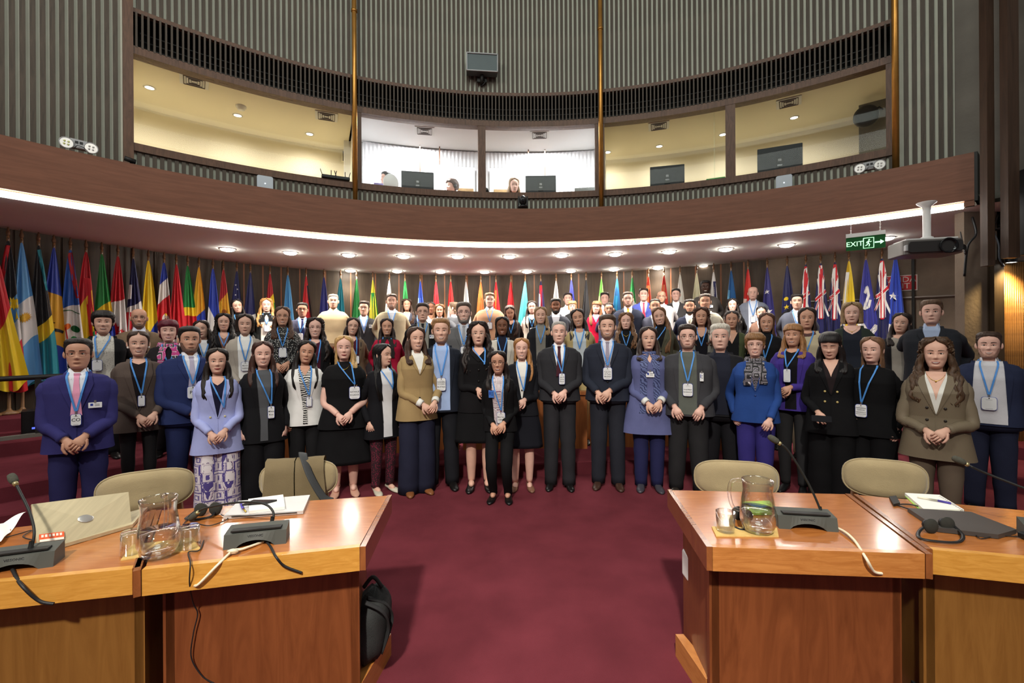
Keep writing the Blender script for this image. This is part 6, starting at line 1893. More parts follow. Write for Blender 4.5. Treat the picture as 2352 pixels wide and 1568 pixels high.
# ---- microphones
M_MICG = mat('mic_grey', srgb(74, 76, 72), .5, var=.04)
M_MICD = mat('mic_dark', srgb(30, 31, 31), .5, var=.05)
def mic(px0, px1, py, stem, label, rot=None, tip_r=.014):
    p0, p1 = deskp(px0, py), deskp(px1, py)
    c = (p0 + p1) / 2; W = np.linalg.norm(p1 - p0)
    rz = atan2(-c[0], c[1]) * .75 if rot is None else rot
    g = empty('microphone', tuple(c), rz, label, 'microphone', 'gooseneck microphones on the desks')
    a = np.linspace(0, 1, 17)
    arch = .028 * np.clip(1 - ((a - .5) / .30) ** 2, 0, 1) ** .6
    xs = (a - .5) * W
    h0, h1, dep = .055, .068, .085
    rows = [np.stack([xs, np.zeros(17), arch], 1), np.stack([xs, np.zeros(17) + .012, np.full(17, h0)], 1), np.stack([xs * .97, np.full(17, dep), np.full(17, h1)], 1), np.stack([xs * .97, np.full(17, dep), np.zeros(17)], 1)]
    b = MB(); b.grid(np.array(rows), cv=True, sm=False)
    for k in (0, -1): b._add([r[k] for r in rows], [(0, 1, 2, 3)], None, 0, False)
    b.build('base', M_MICG, g)
    V, T = text_mesh('VISSONIC', .0135)
    b = MB(); V2 = np.stack([V[:, 0], .0085 + V[:, 2] * .2, .043 + V[:, 2] * .95], 1); V2[:, 1] -= .003; b._add(V2, None, T, 0, False); b.build('maker_lettering', M_INK, g)
    b = MB(); b.box((0, .03, h1 + -.004), (W * .8, .03, .006)); b.build('button_strip', M_MICD, g)
    R = Matrix.Rotation(-rz, 3, 'Z')
    pts = []
    for (sx, sy, dd) in stem:
        q = px2w(sx, sy, dd); v = R @ (Vector(q) - Vector(c)); pts.append(tuple(v))
    sp = smooth_path(pts, 28)
    b = MB(); b.tube(sp[:-2], .0048, n=8); b.lathe([(.013, 0), (.013, .012), (.007, .035), (.005, .05)], c=tuple(sp[0] - np.array((0, 0, .012))), n=12); st = b.build('gooseneck', M_MICD, g)
    d = sp[-1] - sp[-4]; d = d / np.linalg.norm(d)
    b = MB(); b.tube([sp[-2], sp[-2] + d * .012], .009, n=10); b.build('collar', mat('collar_gold', srgb(170, 160, 120), .35, metal=.6, var=0), st)
    b = MB(); b.tube([sp[-2] + d * .012, sp[-2] + d * .02, sp[-2] + d * .04, sp[-2] + d * .058, sp[-2] + d * .064], [tip_r * .6, tip_r, tip_r * 1.1, tip_r * .9, tip_r * .4], n=12); b.build('foam_head', mat('foam', srgb(66, 66, 58), .95, var=.15, nscale=90), st)
    return g
db = deskp(640, 1225)[1]
mic(517, 648, 1252, [(622, 1203, 1.98), (625, 1172, 2.0), (600, 1152, 2.02), (540, 1150, 2.06), (470, 1162, 2.10), (452, 1172, 2.11)], 'grey microphone on the left desk with its neck bent flat', rot=radians(14))
mic(-46, 98, 1307, [(68, 1259, 1.72), (76, 1215, 1.74), (66, 1170, 1.78), (45, 1125, 1.82), (34, 1104, 1.84)], 'grey microphone at the left edge beside the silver laptop', rot=radians(20))
mic(1792, 1917, 1222, [(1882, 1187, 2.05), (1878, 1165, 2.07), (1850, 1105, 2.10), (1810, 1040, 2.13), (1790, 1022, 2.14)], 'grey microphone standing tall on the right desk', rot=radians(-10))
mic(2380, 2510, 1260, [(2440, 1200, 1.85), (2400, 1150, 1.9), (2330, 1120, 1.95), (2260, 1092, 2.0), (2218, 1072, 2.02)], 'grey microphone reaching in from the right edge', rot=radians(-28))
def cable(name, pts, r, m, lb, rest=True):
    b = MB(); b.tube(smooth_path(pts, 12 * len(pts)), r, n=7); return tag(b.build(name, m), lb, 'cable')
M_CABW = mat('white_cable', srgb(226, 216, 190), .5, var=.02)
M_CABB = mat('black_cable_rubber', (.015, .015, .016), .5, var=.05)
def dp(px, py, dz=.006): p = deskp(px, py); return (p[0], p[1], DZ + dz)
def fp(px, py, d): return tuple(px2w(px, py, d))
cable('white_cable', [dp(603, 1243), dp(555, 1262, .01), dp(532, 1268, .012), fp(500, 1290, 1.73), fp(455, 1335, 1.71), fp(444, 1340, 1.72)], .0052, M_CABW, 'white cable knotted at the left desk edge')
b = MB(); q = np.array(dp(532, 1269, .012)); b.ell(q, (.022, .012, .010)); b.tube([q + (-.02, .0, .0), q + (.0, -.012, .008), q + (.02, 0, 0)], .006, n=6)
tag(b.build('cable_tie', M_CABW), 'white knot tying the cable on the left desk', 'cable tie')
cable('black_cable', [dp(606, 1240), dp(618, 1256, .008), fp(630, 1274, 1.772), fp(650, 1296, 1.780), fp(690, 1312, 1.797)], .0046, M_CABB, 'black cable over the left desk edge below the microphone')
cable('black_cable', [dp(25, 1304), fp(45, 1335, 1.602), fp(85, 1372, 1.613), fp(120, 1380, 1.626)], .0056, M_CABB, 'black cable over the edge at the far left')
cable('thin_cable', [dp(465, 1240), dp(455, 1262), dp(430, 1268, .008), fp(434, 1290, 1.705), fp(432, 1335, 1.708), fp(440, 1380, 1.775), fp(450, 1405, 1.795), fp(440, 1450, 1.793), fp(435, 1505, 1.791), fp(460, 1548, 1.803), fp(490, 1566, 1.815)], .0024, M_CABB, 'thin black cable hanging down the left desk front')
cable('white_cable', [dp(1880, 1215), dp(1920, 1222, .01), dp(1955, 1246, .01), fp(1985, 1285, 1.768), fp(2003, 1316, 1.768), fp(2022, 1322, 1.776)], .0056, M_CABW, 'white cable trailing over the right desk edge')
# ---- jugs and glasses
M_WATER = clear_glass('water', (.93, .94, .93), 1.0)
def jug(px, py, lb, hdl):
    p = deskp(px, py, .006)
    g = empty('water_jug', tuple(p), 0, lb, 'jug', 'glass water jugs on the desks')
    out = [(.001, 0), (.050, 0), (.062, .012), (.072, .05), (.070, .095), (.062, .15), (.058, .175), (.061, .205), (.063, .222)]
    inn = [(.060, .222), (.058, .205), (.055, .175), (.059, .15), (.067, .095), (.069, .05), (.058, .020), (.046, .014), (.001, .014)]
    b = MB(); b.lathe(out + inn, n=32); b.build('vessel', M_GLASS, g)
    b = MB(); b.lathe([(.001, .0145), (.046, .0145), (.0575, .021), (.0685, .05), (.0668, .098), (.001, .098)], n=32); b.build('water', M_WATER, g)
    if hdl:
        a = hdl; h = np.array((cos(a), sin(a), 0))
        b = MB(); b.tube(smooth_path([h * .058 + (0, 0, .21), h * .10 + (0, 0, .20), h * .112 + (0, 0, .15), h * .10 + (0, 0, .09), h * .070 + (0, 0, .075)], 18), .008, n=8); b.build('handle', M_GLASS, g)
jug(362, 1268, 'glass jug half full of water on the left desk', 2.0)
jug(1738, 1222, 'glass jug half full of water on the right desk', 2.6)
def tumbler(px, py, lb, up):
    p = deskp(px, py, .006)
    pr = [(.001, 0), (.033, 0), (.036, .004), (.040, .085), (.0385, .085), (.0345, .012), (.001, .012)]
    if not up: pr = [(r, .085 - z) for r, z in pr][::-1]
    b = MB(); b.lathe(pr, n=24)
    tag(b.build('tumbler', M_GLASS, loc=tuple(p)), lb, 'glass', 'clear tumblers beside the jugs')
tumbler(300, 1262, 'upturned clear tumbler left of the left jug', False)
tumbler(432, 1250, 'upturned clear tumbler right of the left jug', False)
tumbler(1664, 1222, 'clear tumbler standing left of the right jug', True)
M_MAT = mat('cork_mat', srgb(206, 172, 104), .7, var=.12, nscale=40)
def tray(pts, lb):
    b = MB(); b.poly([dp(x, y, .0005) for x, y in pts], (0, 0, .005)); tag(b.build('place_mat', M_MAT), lb, 'mat', 'tan mats under the jugs')
tray([(274, 1283), (300, 1248), (440, 1232), (458, 1258)], 'tan mat under the jug and tumblers on the left desk')
tray([(1642, 1236), (1632, 1214), (1782, 1218), (1786, 1238)], 'tan mat under the jug and tumbler on the right desk')
# ---- laptops
M_ALU = mat('brushed_aluminium', srgb(196, 184, 152), .42, metal=.35, var=.10, nscale=6, stretch=(14, 1, .5))
A, Bc, Cc, Dd = px2w(84, 1250, 1.80), px2w(302, 1221, 2.06), px2w(293, 1124, 2.14), px2w(70, 1151, 1.88)
g = empty('laptop', tuple((A + Bc) / 2), 0, 'open silver laptop seen from behind on the left desk', 'laptop')
o_ = np.array((A + Bc) / 2)
q = [np.array(v) - o_ for v in (A, Bc, Cc, Dd)]
nrm_ = np.cross(q[1] - q[0], q[3] - q[0]); nrm_ /= np.linalg.norm(nrm_)
if nrm_[1] > 0: nrm_ = -nrm_
b = MB(); b.poly(q, -nrm_ * .008); lid = b.build('lid', M_ALU, g)
cen = sum(q) / 4; ux = (q[1] - q[0]) / np.linalg.norm(q[1] - q[0]); uz = np.cross(nrm_, ux); uz = uz if uz[2] > 0 else -uz
rot = np.stack([ux, -nrm_, uz], 1)
b = MB(); b.ell(cen + nrm_ * .001, (.028, .003, .019), nu=20, nv=8, rot=rot); b.build('emblem', M_CHROME, lid)
b = MB(); sc_ = cen - ux * .11 - uz * .062 + nrm_ * .0012
b.box(sc_, (.075, .002, .026), rot=rot); b.box(sc_ - uz * .016, (.072, .0022, .010), rot=rot, m=1)

for k in range(6): b.box(sc_ + ux * (-.028 + .011 * k) + nrm_ * .0012 + uz * .003, (.007, .0012, .011), rot=rot, m=1)
b.build('sticker', [mat('orange_sticker', srgb(226, 96, 56), .5, var=.2, nscale=60), mat('sticker_white', srgb(236, 226, 214), .5, var=0)], lid)
kb_ = [q[0] * 1.0 + (0, 0, -.0), q[1] + (0, 0, 0), q[1] + np.array((-.10, .21, 0)), q[0] + np.array((-.10, .21, 0))]
b = MB(); b.poly([(v[0], v[1], DZ - o_[2] + .002) for v in kb_], (0, 0, .014)); b.build('keyboard_base', M_ALU, g)
def slabpx(name, pts, dz, th, m, lb, cat, extra=None, grp=None):
    P = [deskp(x, y, dz) for x, y in pts]; c = sum(P) / len(P)
    mb = MB(); mb.poly([p_ - c for p_ in P], (0, 0, th)); o = mb.build(name, m, loc=tuple(c)); return tag(o, lb, cat, grp), c
tray_o, c = slabpx('laptop', [(511, 1188), (694, 1177), (710, 1140), (545, 1153)], .002, .016, mat('pale_silver', srgb(206, 206, 206), .4, metal=.3, var=.02), 'closed pale silver laptop under the phone and notebook', 'laptop')
def seam(o, pts, m, z): 
    b = MB(); b.tube(pts, .0022, n=5); b.build('hinge_line', m, o)
seam(tray_o, [tuple(deskp(530, 1187, .002) - c + (0, -.003, .010)), tuple(deskp(680, 1178, .002) - c + (0, -.003, .010))], M_DARKMET, 0)
nb, c = slabpx('notebook', [(570, 1176), (652, 1166), (648, 1138), (568, 1148)], .019, .014, mat('paper', srgb(236, 234, 228), .8, var=.02), 'white paper notebook lying on the silver laptop', 'notebook')
slabpx('smartphone', [(553, 1158), (612, 1153), (634, 1147), (580, 1147)], .034, .008, mat('phone_black', (.01, .01, .012), .15, var=0), 'black smartphone lying on the white notebook', 'phone')
b = MB(); b.tube([dp(551, 1163, .024), dp(556, 1175, .024)], .006, n=8); b.tube([dp(556, 1175, .024), dp(562, 1182, .024)], .004, n=8, m=1)
tag(b.build('pen', [mat('violet_cap', srgb(80, 70, 170), .4, var=0), M_GOLD]), 'violet capped pen on the silver laptop', 'pen')
slabpx('laptop', [(2082, 1180), (2228, 1190), (2332, 1232), (2290, 1244), (2150, 1227)], .002, .018, mat('dark_laptop', srgb(66, 62, 60), .45, var=.04), 'closed dark laptop behind the headphones at the right', 'laptop')
np_o, c = slabpx('notepad', [(2076, 1143), (2156, 1148), (2212, 1183), (2118, 1180)], .002, .014, [mat('paper', srgb(236, 234, 228), .8, var=.02)], 'white spiral notepad with a pen on the right desk', 'notepad')
b = MB()
for k in range(14):
    q = deskp(2156 + k * 4.2, 1148 + k * 2.6, .012) - c; a = np.linspace(0, 2 * pi, 9)
    b.tube(np.stack([q[0] + .006 * np.cos(a), q[1] + 0 * a, q[2] + .008 * np.sin(a)], 1), .0012, n=4, caps=False)
b.build('spiral_wire', M_STEEL, np_o)
cv, _c = slabpx('cover', [(2076, 1145), (2158, 1150), (2214, 1186), (2116, 1184)], .0, .003, mat('notepad_cover', srgb(150, 190, 80), .6, var=.3, nscale=12), 'x', 'x')
for k in ('label', 'category'): del cv[k]
cv.parent = np_o; cv.location = tuple(_c - c)
b = MB(); b.tube([dp(2105, 1157, .022), dp(2152, 1165, .022)], .0042, n=8); b.tube([dp(2152, 1165, .022), dp(2182, 1172, .022)], .0052, n=8, m=1)
tag(b.build('pen', [mat('clear_pen', srgb(226, 220, 200), .3, var=0), mat('violet_cap', srgb(80, 70, 170), .4, var=0)]), 'pen with a violet grip lying on the notepad', 'pen')
slabpx('usb_hub', [(2040, 1150), (2056, 1148), (2065, 1165), (2050, 1168)], .002, .012, M_MICD, 'small dark adapter beside the notepad', 'adapter')
cable('thin_cable', [dp(2062, 1166), dp(2085, 1166), dp(2110, 1172), dp(2118, 1180), dp(2090, 1178), dp(2060, 1168)], .003, M_CABB, 'short black cable from the adapter under the notepad')
# ---- headphones
def headphones(a, b_, band, lb):
    c = deskp(*a)
    g = empty('headphones', tuple(c), 0, lb, 'headphones', 'interpretation headphones on the desks')
    for k, q in enumerate((a, b_)):
        p = deskp(*q) - c
        m = MB(); m.ell(p + np.array((0, 0, .030)), (.030, .014, .032), nu=14, nv=10); pad = m.build('ear_pad', mat('foam_pad', srgb(44, 44, 40), .95, var=.1, nscale=80), g)
        m = MB(); m.lathe([(.001, .0), (.022, .0), (.022, .012), (.001, .014)], n=14); m.xf(lambda P: np.stack([P[:, 0] + p[0], P[:, 2] + p[1] + .010, P[:, 1] + p[2] + .030], 1)); m.build('driver_cap', M_BLACKPL, pad)
    m = MB(); m.tube(smooth_path([deskp(x, y) - c + np.array((0, 0, dz)) for x, y, dz in band], 30), np.tile((.007, .003), (30, 1)), n=8); m.build('headband', M_BLACKPL, g)
headphones((2136, 1230), (2174, 1226), [(2130, 1226, .03), (2108, 1232, .012), (2112, 1246, .008), (2160, 1254, .008), (2200, 1254, .008), (2208, 1240, .012), (2180, 1222, .03)], 'black headphones in front of the dark laptop')
headphones((458, 1180), (492, 1178), [(455, 1176, .03), (432, 1184, .01), (425, 1190, .008), (450, 1190, .006), (485, 1184, .01), (492, 1172, .03)], 'black headphones beside the silver laptop on the left desk')
headphones((1694, 1196), (1712, 1204), [(1690, 1190, .03), (1676, 1200, .01), (1680, 1212, .006), (1700, 1222, .006), (1716, 1218, .01), (1716, 1206, .03)], 'black headphones half hidden behind the right jug')
cable('thin_cable', [dp(430, 1188), dp(410, 1215), dp(440, 1200), dp(480, 1205), dp(520, 1190), dp(505, 1180)], .0022, M_CABB, 'thin headphone cable looping on the left desk')
cable('thin_cable', [dp(2185, 1228), dp(2230, 1232), dp(2250, 1246), dp(2290, 1240), dp(2345, 1243)], .0022, M_CABB, 'thin headphone cable running right to the desk edge')
b = MB(); q = deskp(2350, 1245, .004); b.rbox(q + np.array((.03, 0, .012)), (.07, .05, .024), .008)
tag(b.build('receiver', M_BLACKPL), 'small black receiver at the right edge of the desk', 'receiver')
bk, c = slabpx('brochure', [(1700, 1160), (1765, 1158), (1784, 1180), (1776, 1186), (1718, 1186)], .002, .012, mat('green_print', srgb(150, 186, 74), .5, var=.5, nscale=26), 'green and yellow printed booklet behind the right jug', 'booklet')
# crumpled paper at the far left
b = MB(); xs = np.linspace(0, 1, 12); ys = np.linspace(0, 1, 10)
base0, base1, base2 = deskp(-40, 1262, .004), deskp(66, 1208, .004), deskp(-40, 1212, .004)
rows = [[base0 + (base1 - base0) * u * (.35 + .65 * v) + (base2 - base0) * v * .9 + np.array((0, 0, .012 * abs(sin(u * 5 + v * 4)) + .006 * sin(v * 9))) for u in xs] for v in ys]
b.grid(np.array(rows)); tag(b.build('paper_sheet', mat('paper', srgb(236, 234, 228), .8, var=.02)), 'crumpled white paper at the far left of the desk', 'paper')
cable('thin_cable', [dp(10, 1230), dp(40, 1222), dp(70, 1214), dp(50, 1228), dp(72, 1236)], .0022, M_CABB, 'thin cable loop on the paper at the far left')
# ---- backpack and bag beside the desks
b = MB()
rows = []
for t_ in np.linspace(0, 1, 14):
    z = .06 + .40 * t_
    k = (1 - (2 * t_ - .9) ** 4 * .55) ; k = max(.25, k)
    a = np.linspace(0, 2 * pi, 22, endpoint=False)
    rows.append(np.stack([.115 * k * np.cos(a) + .05 * t_, .16 * k * np.sin(a) + .01 * np.sin(a * 6 + t_ * 9), np.full(22, z) + .008 * np.sin(a * 5 + t_ * 7)], 1))
g = empty('backpack', (-.685, 2.14, .07), 0, 'dark grey backpack leaning under the left desk end', 'backpack')
b.grid(np.array(rows), cu=True, cap0=True, cap1=True); b.build('bag_body', mat('backpack_cloth', srgb(44, 46, 46), .85, var=.15, bump=.3, bscale=150), g)
for k in range(2):
    b = MB(); b.tube(smooth_path([(.03, -.15 + .05 * k, .44), (.13, -.13 + .08 * k, .38), (.15, -.06 + .08 * k, .25), (.10, -.05, .10)], 16), np.tile((.022, .007), (16, 1)), n=8); b.build('shoulder_strap', mat('strap_black', (.02, .02, .021), .8, var=.1), g)
b = MB(); b.tube(smooth_path([(-.02, -.02, .46), (.04, -.02, .52), (.10, -.02, .46)], 12), .012, n=8); b.build('carry_loop', mat('strap_black', (.02, .02, .021), .8, var=.1), g)
g.scale = (.72, .72, .80)
b = MB(); b.rbox((0, 0, .17), (.03, .10, .14), .02, axis=1)
tag(b.build('white_bag', M_WHITEPL, loc=(.885, 2.30, .27)), 'white bag edge hanging inside the right desk end', 'bag')
# ------------------------------------------------------------------ the people, one by one
def dots_mat(base, dot, scale=70, thr=.28, name='dotted_fabric'):
    m = bpy.data.materials.new(name); m.use_nodes = True; nt = m.node_tree; b = nt.nodes['Principled BSDF']; b.inputs['Roughness'].default_value = .8
    tc = nt.nodes.new('ShaderNodeTexCoord'); v = nt.nodes.new('ShaderNodeTexVoronoi'); v.inputs['Scale'].default_value = scale; v.inputs['Randomness'].default_value = .6
    r = nt.nodes.new('ShaderNodeValToRGB'); r.color_ramp.interpolation = 'CONSTANT'; r.color_ramp.elements[0].color = (*srgb(*dot), 1); r.color_ramp.elements[1].color = (*srgb(*base), 1); r.color_ramp.elements[1].position = thr
    nt.links.new(tc.outputs['Object'], v.inputs['Vector']); nt.links.new(v.outputs['Distance'], r.inputs[0]); nt.links.new(r.outputs[0], b.inputs['Base Color']); return m
def wave_mat(c1, c2, scale=40, direction='DIAGONAL', dist=0.0, name='striped_fabric', thr=.5):
    m = bpy.data.materials.new(name); m.use_nodes = True; nt = m.node_tree; b = nt.nodes['Principled BSDF']; b.inputs['Roughness'].default_value = .7
    tc = nt.nodes.new('ShaderNodeTexCoord'); v = nt.nodes.new('ShaderNodeTexWave'); v.inputs['Scale'].default_value = scale; v.inputs['Distortion'].default_value = dist; v.bands_direction = direction
    r = nt.nodes.new('ShaderNodeValToRGB'); r.color_ramp.interpolation = 'CONSTANT'; r.color_ramp.elements[0].color = (*srgb(*c1), 1); r.color_ramp.elements[1].color = (*srgb(*c2), 1); r.color_ramp.elements[1].position = thr
    nt.links.new(tc.outputs['Object'], v.inputs['Vector']); nt.links.new(v.outputs['Fac'], r.inputs[0]); nt.links.new(r.outputs[0], b.inputs['Base Color']); return m
def print_mat(cols, scale=9, name='printed_fabric'):
    m = bpy.data.materials.new(name); m.use_nodes = True; nt = m.node_tree; b = nt.nodes['Principled BSDF']; b.inputs['Roughness'].default_value = .75
    tc = nt.nodes.new('ShaderNodeTexCoord')
    v = nt.nodes.new('ShaderNodeTexVoronoi'); v.inputs['Scale'].default_value = scale; v.distance = 'CHEBYCHEV'; v.inputs['Randomness'].default_value = .35
    w_ = nt.nodes.new('ShaderNodeMath'); w_.operation = 'MULTIPLY'; w_.inputs[1].default_value = 22
    s_ = nt.nodes.new('ShaderNodeMath'); s_.operation = 'SINE'
    n = nt.nodes.new('ShaderNodeTexNoise'); n.inputs['Scale'].default_value = scale * 4
    a_ = nt.nodes.new('ShaderNodeMath'); a_.operation = 'ADD'
    r = nt.nodes.new('ShaderNodeValToRGB'); r.color_ramp.interpolation = 'CONSTANT'
    el = r.color_ramp.elements; el.remove(el[1])
    for i, (p, c) in enumerate(cols):
        e = el[0] if i == 0 else el.new(p); e.color = (*srgb(*c), 1)
    mr = nt.nodes.new('ShaderNodeMapRange'); mr.inputs['From Min'].default_value = -.6; mr.inputs['From Max'].default_value = 1.8
    nt.links.new(tc.outputs['Object'], v.inputs['Vector']); nt.links.new(tc.outputs['Object'], n.inputs['Vector'])
    nt.links.new(v.outputs['Distance'], w_.inputs[0]); nt.links.new(w_.outputs[0], s_.inputs[0]); nt.links.new(s_.outputs[0], a_.inputs[0]); nt.links.new(n.outputs['Fac'], a_.inputs[1])
    nt.links.new(a_.outputs[0], mr.inputs[0]); nt.links.new(mr.outputs[0], r.inputs[0]); nt.links.new(r.outputs[0], b.inputs['Base Color']); return m
M_DOT = dots_mat((22, 22, 24), (220, 220, 216), 62, .30)
M_LEO = dots_mat((44, 14, 24), (120, 24, 54), 60, .36, 'burgundy_leopard')
M_PRINT = print_mat([(0, (82, 70, 140)), (.22, (228, 222, 226)), (.50, (204, 176, 198)), (.60, (56, 46, 96)), (.69, (228, 222, 226))], 11, 'violet_print')
M_HOUND = wave_mat((124, 110, 88), (92, 82, 66), 60, 'DIAGONAL', 0, 'checked_wool')
M_LIGHTDOT = dots_mat((206, 202, 192), (120, 116, 108), 75, .24, 'patterned_blouse')
M_FLOR = print_mat([(0, (206, 196, 200)), (.4, (150, 110, 130)), (.6, (90, 70, 90)), (.75, (226, 220, 220))], 16, 'floral_blouse')
M_SCARFB = wave_mat((92, 104, 150), (42, 50, 92), 16, 'DIAGONAL', 8, 'blue_woven_scarf')
M_SCARFP = print_mat([(0, (190, 60, 130)), (.4, (226, 216, 222)), (.65, (40, 36, 44))], 10, 'pink_scarf')
M_SCARFW = print_mat([(0, (30, 28, 34)), (.5, (210, 206, 210)), (.7, (60, 50, 70))], 12, 'black_white_scarf')
M_ZEBRA = wave_mat((20, 20, 22), (224, 222, 218), 14, 'Z', 9, 'black_white_blouse')
def tie_mat(c1, c2, scale=30): return wave_mat(c1, c2, scale, 'DIAGONAL', 0, 'striped_tie', .45)
M_DULLBLUE = mat('blue_card', srgb(70, 120, 200), .5, var=.05)

BLACK, DK, NAVY, CHAR, GREY = (24, 24, 27), (34, 34, 38), (36, 42, 72), (58, 58, 62), (104, 104, 106)
HB, HD, HM, HBL = (28, 20, 17), (44, 30, 23), (82, 54, 36), (176, 132, 76)
_n = [0]
def P(px, top, chin, d, sex, skin, hair, label, **kw):
    _n[0] += 1
    x = (px - CX) / FPX * d
    S = dict(px=px, top=top, chin=chin, d=d, sex=sex, skin=skin, hair=hair, label=label, seed=_n[0] * 7 + 3, z=floor_at(x, d))
    S.update(kw)
    return person(S)
def two(a, b, s=.021): return ((a, .010, s), (b, -.022, s))

# --- front row, left to right
P(180, 769, 837, 3.80, 'm', 'm', 'short:rec=.03', 'man in indigo suit and pink tie wearing thin red glasses', top_kind='suit', c1=(52, 50, 104), c2=(226, 230, 238), c3=(232, 160, 190), lan=-.58, bsize=(.06, .09), glasses='r', smile=0, hc=HB, vd=.36, vw=.062, handz=-.80, clip=(.115, -.545, .085, .045), w=1.08, lc=(42, 42, 84), hem=-.92, head=(0, 0, 0), yaw=-6, write=(('CO', 0, .03),))
P(318, 753, 810, 4.40, 'f', 'l', 'updo', 'woman in loose brown blazer with pearl earrings and black skirt', top_kind='blazer', c1=(88, 76, 70), c2=(34, 28, 30), neck='scoop', scoop=.05, lan=-.60, lanx=.02, bsize=(.05, .10), ear='p', earr=.011, hc=(58, 40, 30), hem=-.98, w=1.12, low='skirt', skirt=.62, lc=(22, 22, 24), stock=(24, 24, 26), handz=-.82, handx=.06, vd=.5, openw=.0, buttons=())
P(435, 743, 803.5, 4.60, 'm', 'm', 'short', 'tall heavy man in dark blue suit with patterned grey tie', top_kind='suit', c1=(40, 50, 92), c2=(228, 228, 234), c3=(160, 150, 180), m3=tie_mat((150, 140, 172), (196, 190, 206), 45), lan=-.53, bsize=(.085, .11), hc=(24, 20, 19), smile=0, w=1.17, beard='short', bc=(52, 40, 34), lc=(36, 44, 82), hem=-.90, handx=.05, yaw=8, write=(('PA', .0, .036),), hs=.98)
P(499, 794, 851, 4.22, 'f', 'l', 'long:L=.20', 'woman in lilac double breasted blazer and violet patterned trousers', top_kind='blazer', c1=(164, 172, 222), c2=(30, 30, 52), neck='scoop', scoop=.08, lan=-.55, lanx=.05, badge=0, ear='p', lip=(150, 40, 50), smile=.5, hc=HB, hem=-1.02, w=1.06, low='wide', mlow=M_PRINT, handz=-.80, vd=.40, bx=(-.06, .06), buttons=(-.66,), bcol=(200, 190, 150), vw=.062)
P(603, 779, 836, 4.45, 'f', 'p', 'long:L=.16', 'woman in black pantsuit and grey top with reddish brown hair', top_kind='blazer', c1=BLACK, c2=(84, 86, 90), neck='round', lan=-.60, lanx=.06, hc=(60, 36, 30), hem=-.98, pose='down', w=1.06, low='wide', lc=BLACK, vd=.5, openw=.03, vw=.065, bsize=(.055, .115), write=two('Milena', 'Rios', .018), yaw=4)
P(700, 778, 829, 4.72, 'f', 'm', 'long:L=.24', 'woman in white blazer with black patterned blouse and long black hair', top_kind='blazer', c1=(230, 230, 228), c2=DK, m2=M_ZEBRA, neck='vneck', scoop=.10, lan=-.58, lanx=.04, hc=(20, 16, 15), hem=-.92, pose='down', low='trousers', lc=(30, 30, 32), vd=.46, openw=.02, bsize=(.05, .10), smile=.5, head=(0, 0, 8), w=1.08)
P(790, 767, 821, 4.70, 'f', 'p', 'long:L=.34:one=1', 'blonde woman in a long black cape dress with gold brooch', top_kind='dress', c1=(20, 20, 22), neck='turtle', lan=-.49, lanx=.10, hc=(186, 150, 98), brow=(90, 64, 44), hem=-.95, low='skirt', skirt=.34, lc=(20, 20, 22), sleeve=.48, w=1.16, lip=(150, 50, 56), smile=.5, bsize=(.10, .125), write=two('NATHALIE', 'ECUADOR', .021), shoe=(196, 150, 130), pump=1, heel=.06, flare=.35, sflare=.18, handz=-.79, necklace=1)
P(878, 786, 836, 4.76, 'f', 'l', 'long:L=.34', 'woman with very long black hair in black blazer and burgundy leopard trousers', top_kind='blazer', c1=(22, 22, 26), c2=(216, 218, 222), neck='collar', lan=-.48, lanx=.05, badge=0, hc=(14, 12, 13), hem=-1.05, pose='down', low='slim', mlow=M_LEO, shoe=(196, 190, 172), pump=1, heel=.02, lip=(160, 40, 60), smile=.5, head=(28, 0, 0), yaw=24, vd=.6, openw=.05, copen=.015)
P(956, 748, 801, 4.74, 'f', 'l', 'long:L=.10', 'woman in camel tan blazer with white cuff and dark trousers', top_kind='blazer', c1=(158, 134, 94), cuff=1, c2=(228, 226, 220), neck='collar', copen=.02, hc=(62, 42, 32), hem=-.98, low='wide', lc=(36, 38, 56), handz=-.80, handx=.08, vd=.22, shoe=(122, 76, 44), yaw=14, w=1.06, buttons=(-.74,), vw=.06)
P(1013, 728, 784, 4.90, 'm', 'l', 'short:c=.005:v=1.2', 'sandy haired man in black jacket and pale blue shirt', top_kind='suit', c1=(32, 36, 46), c2=(160, 182, 222), neck='collar', copen=.02, lan=-.56, hc=(140, 104, 68), beard='short', bc=(140, 110, 88), vd=.5, openw=.085, vw=.085, pose='behind', hem=-.93, lc=(32, 33, 38), bsize=(.085, .125), write=(('DANIEL', .022, .020), ('WETHERMAN', .002, .013), ('BUITRES', -.026, .019)), handz=-.8, buttons=(), w=.98)
P(1099, 737, 790, 4.84, 'f', 'l', 'curly:big=1.12', 'woman with big dark curls and clear glasses in black skirt suit', top_kind='blazer', c1=(22, 21, 23), c2=(22, 21, 23), neck='scoop', scoop=.09, lan=-.42, lanx=.06, badge=0, glasses='co', hc=(34, 24, 22), lip=(120, 44, 56), smile=0, hem=-.95, low='skirt', skirt=.52, lc=(20, 20, 22), w=1.10, pump=1, heel=.06, vd=.14, handz=-.70, handx=.05, buttons=(-.50, -.62))
P(1148, 803, 851, 4.50, 'f', 'm', 'long:L=.16', 'woman crouching in front with round black glasses and floral blouse', top_kind='blazer', c1=(22, 22, 24), c2=(200, 190, 196), m2=M_FLOR, neck='collar', copen=.02, lan=-.64, lanx=.03, glasses='bo', hc=(30, 22, 20), hem=-.90, low='slim', lc=(20, 20, 22), lean=.22, knee=.16, handz=-.80, vd=.45, openw=.05, bsize=(.088, .125), write=two('Micky Yome', 'CEPAL', .018), clip=(-.07, -.46, .06, .085), mclip=M_DULLBLUE, shoe=(14, 14, 15), pump=1, heel=.06, ear='p', earr=.004, yaw=-6)
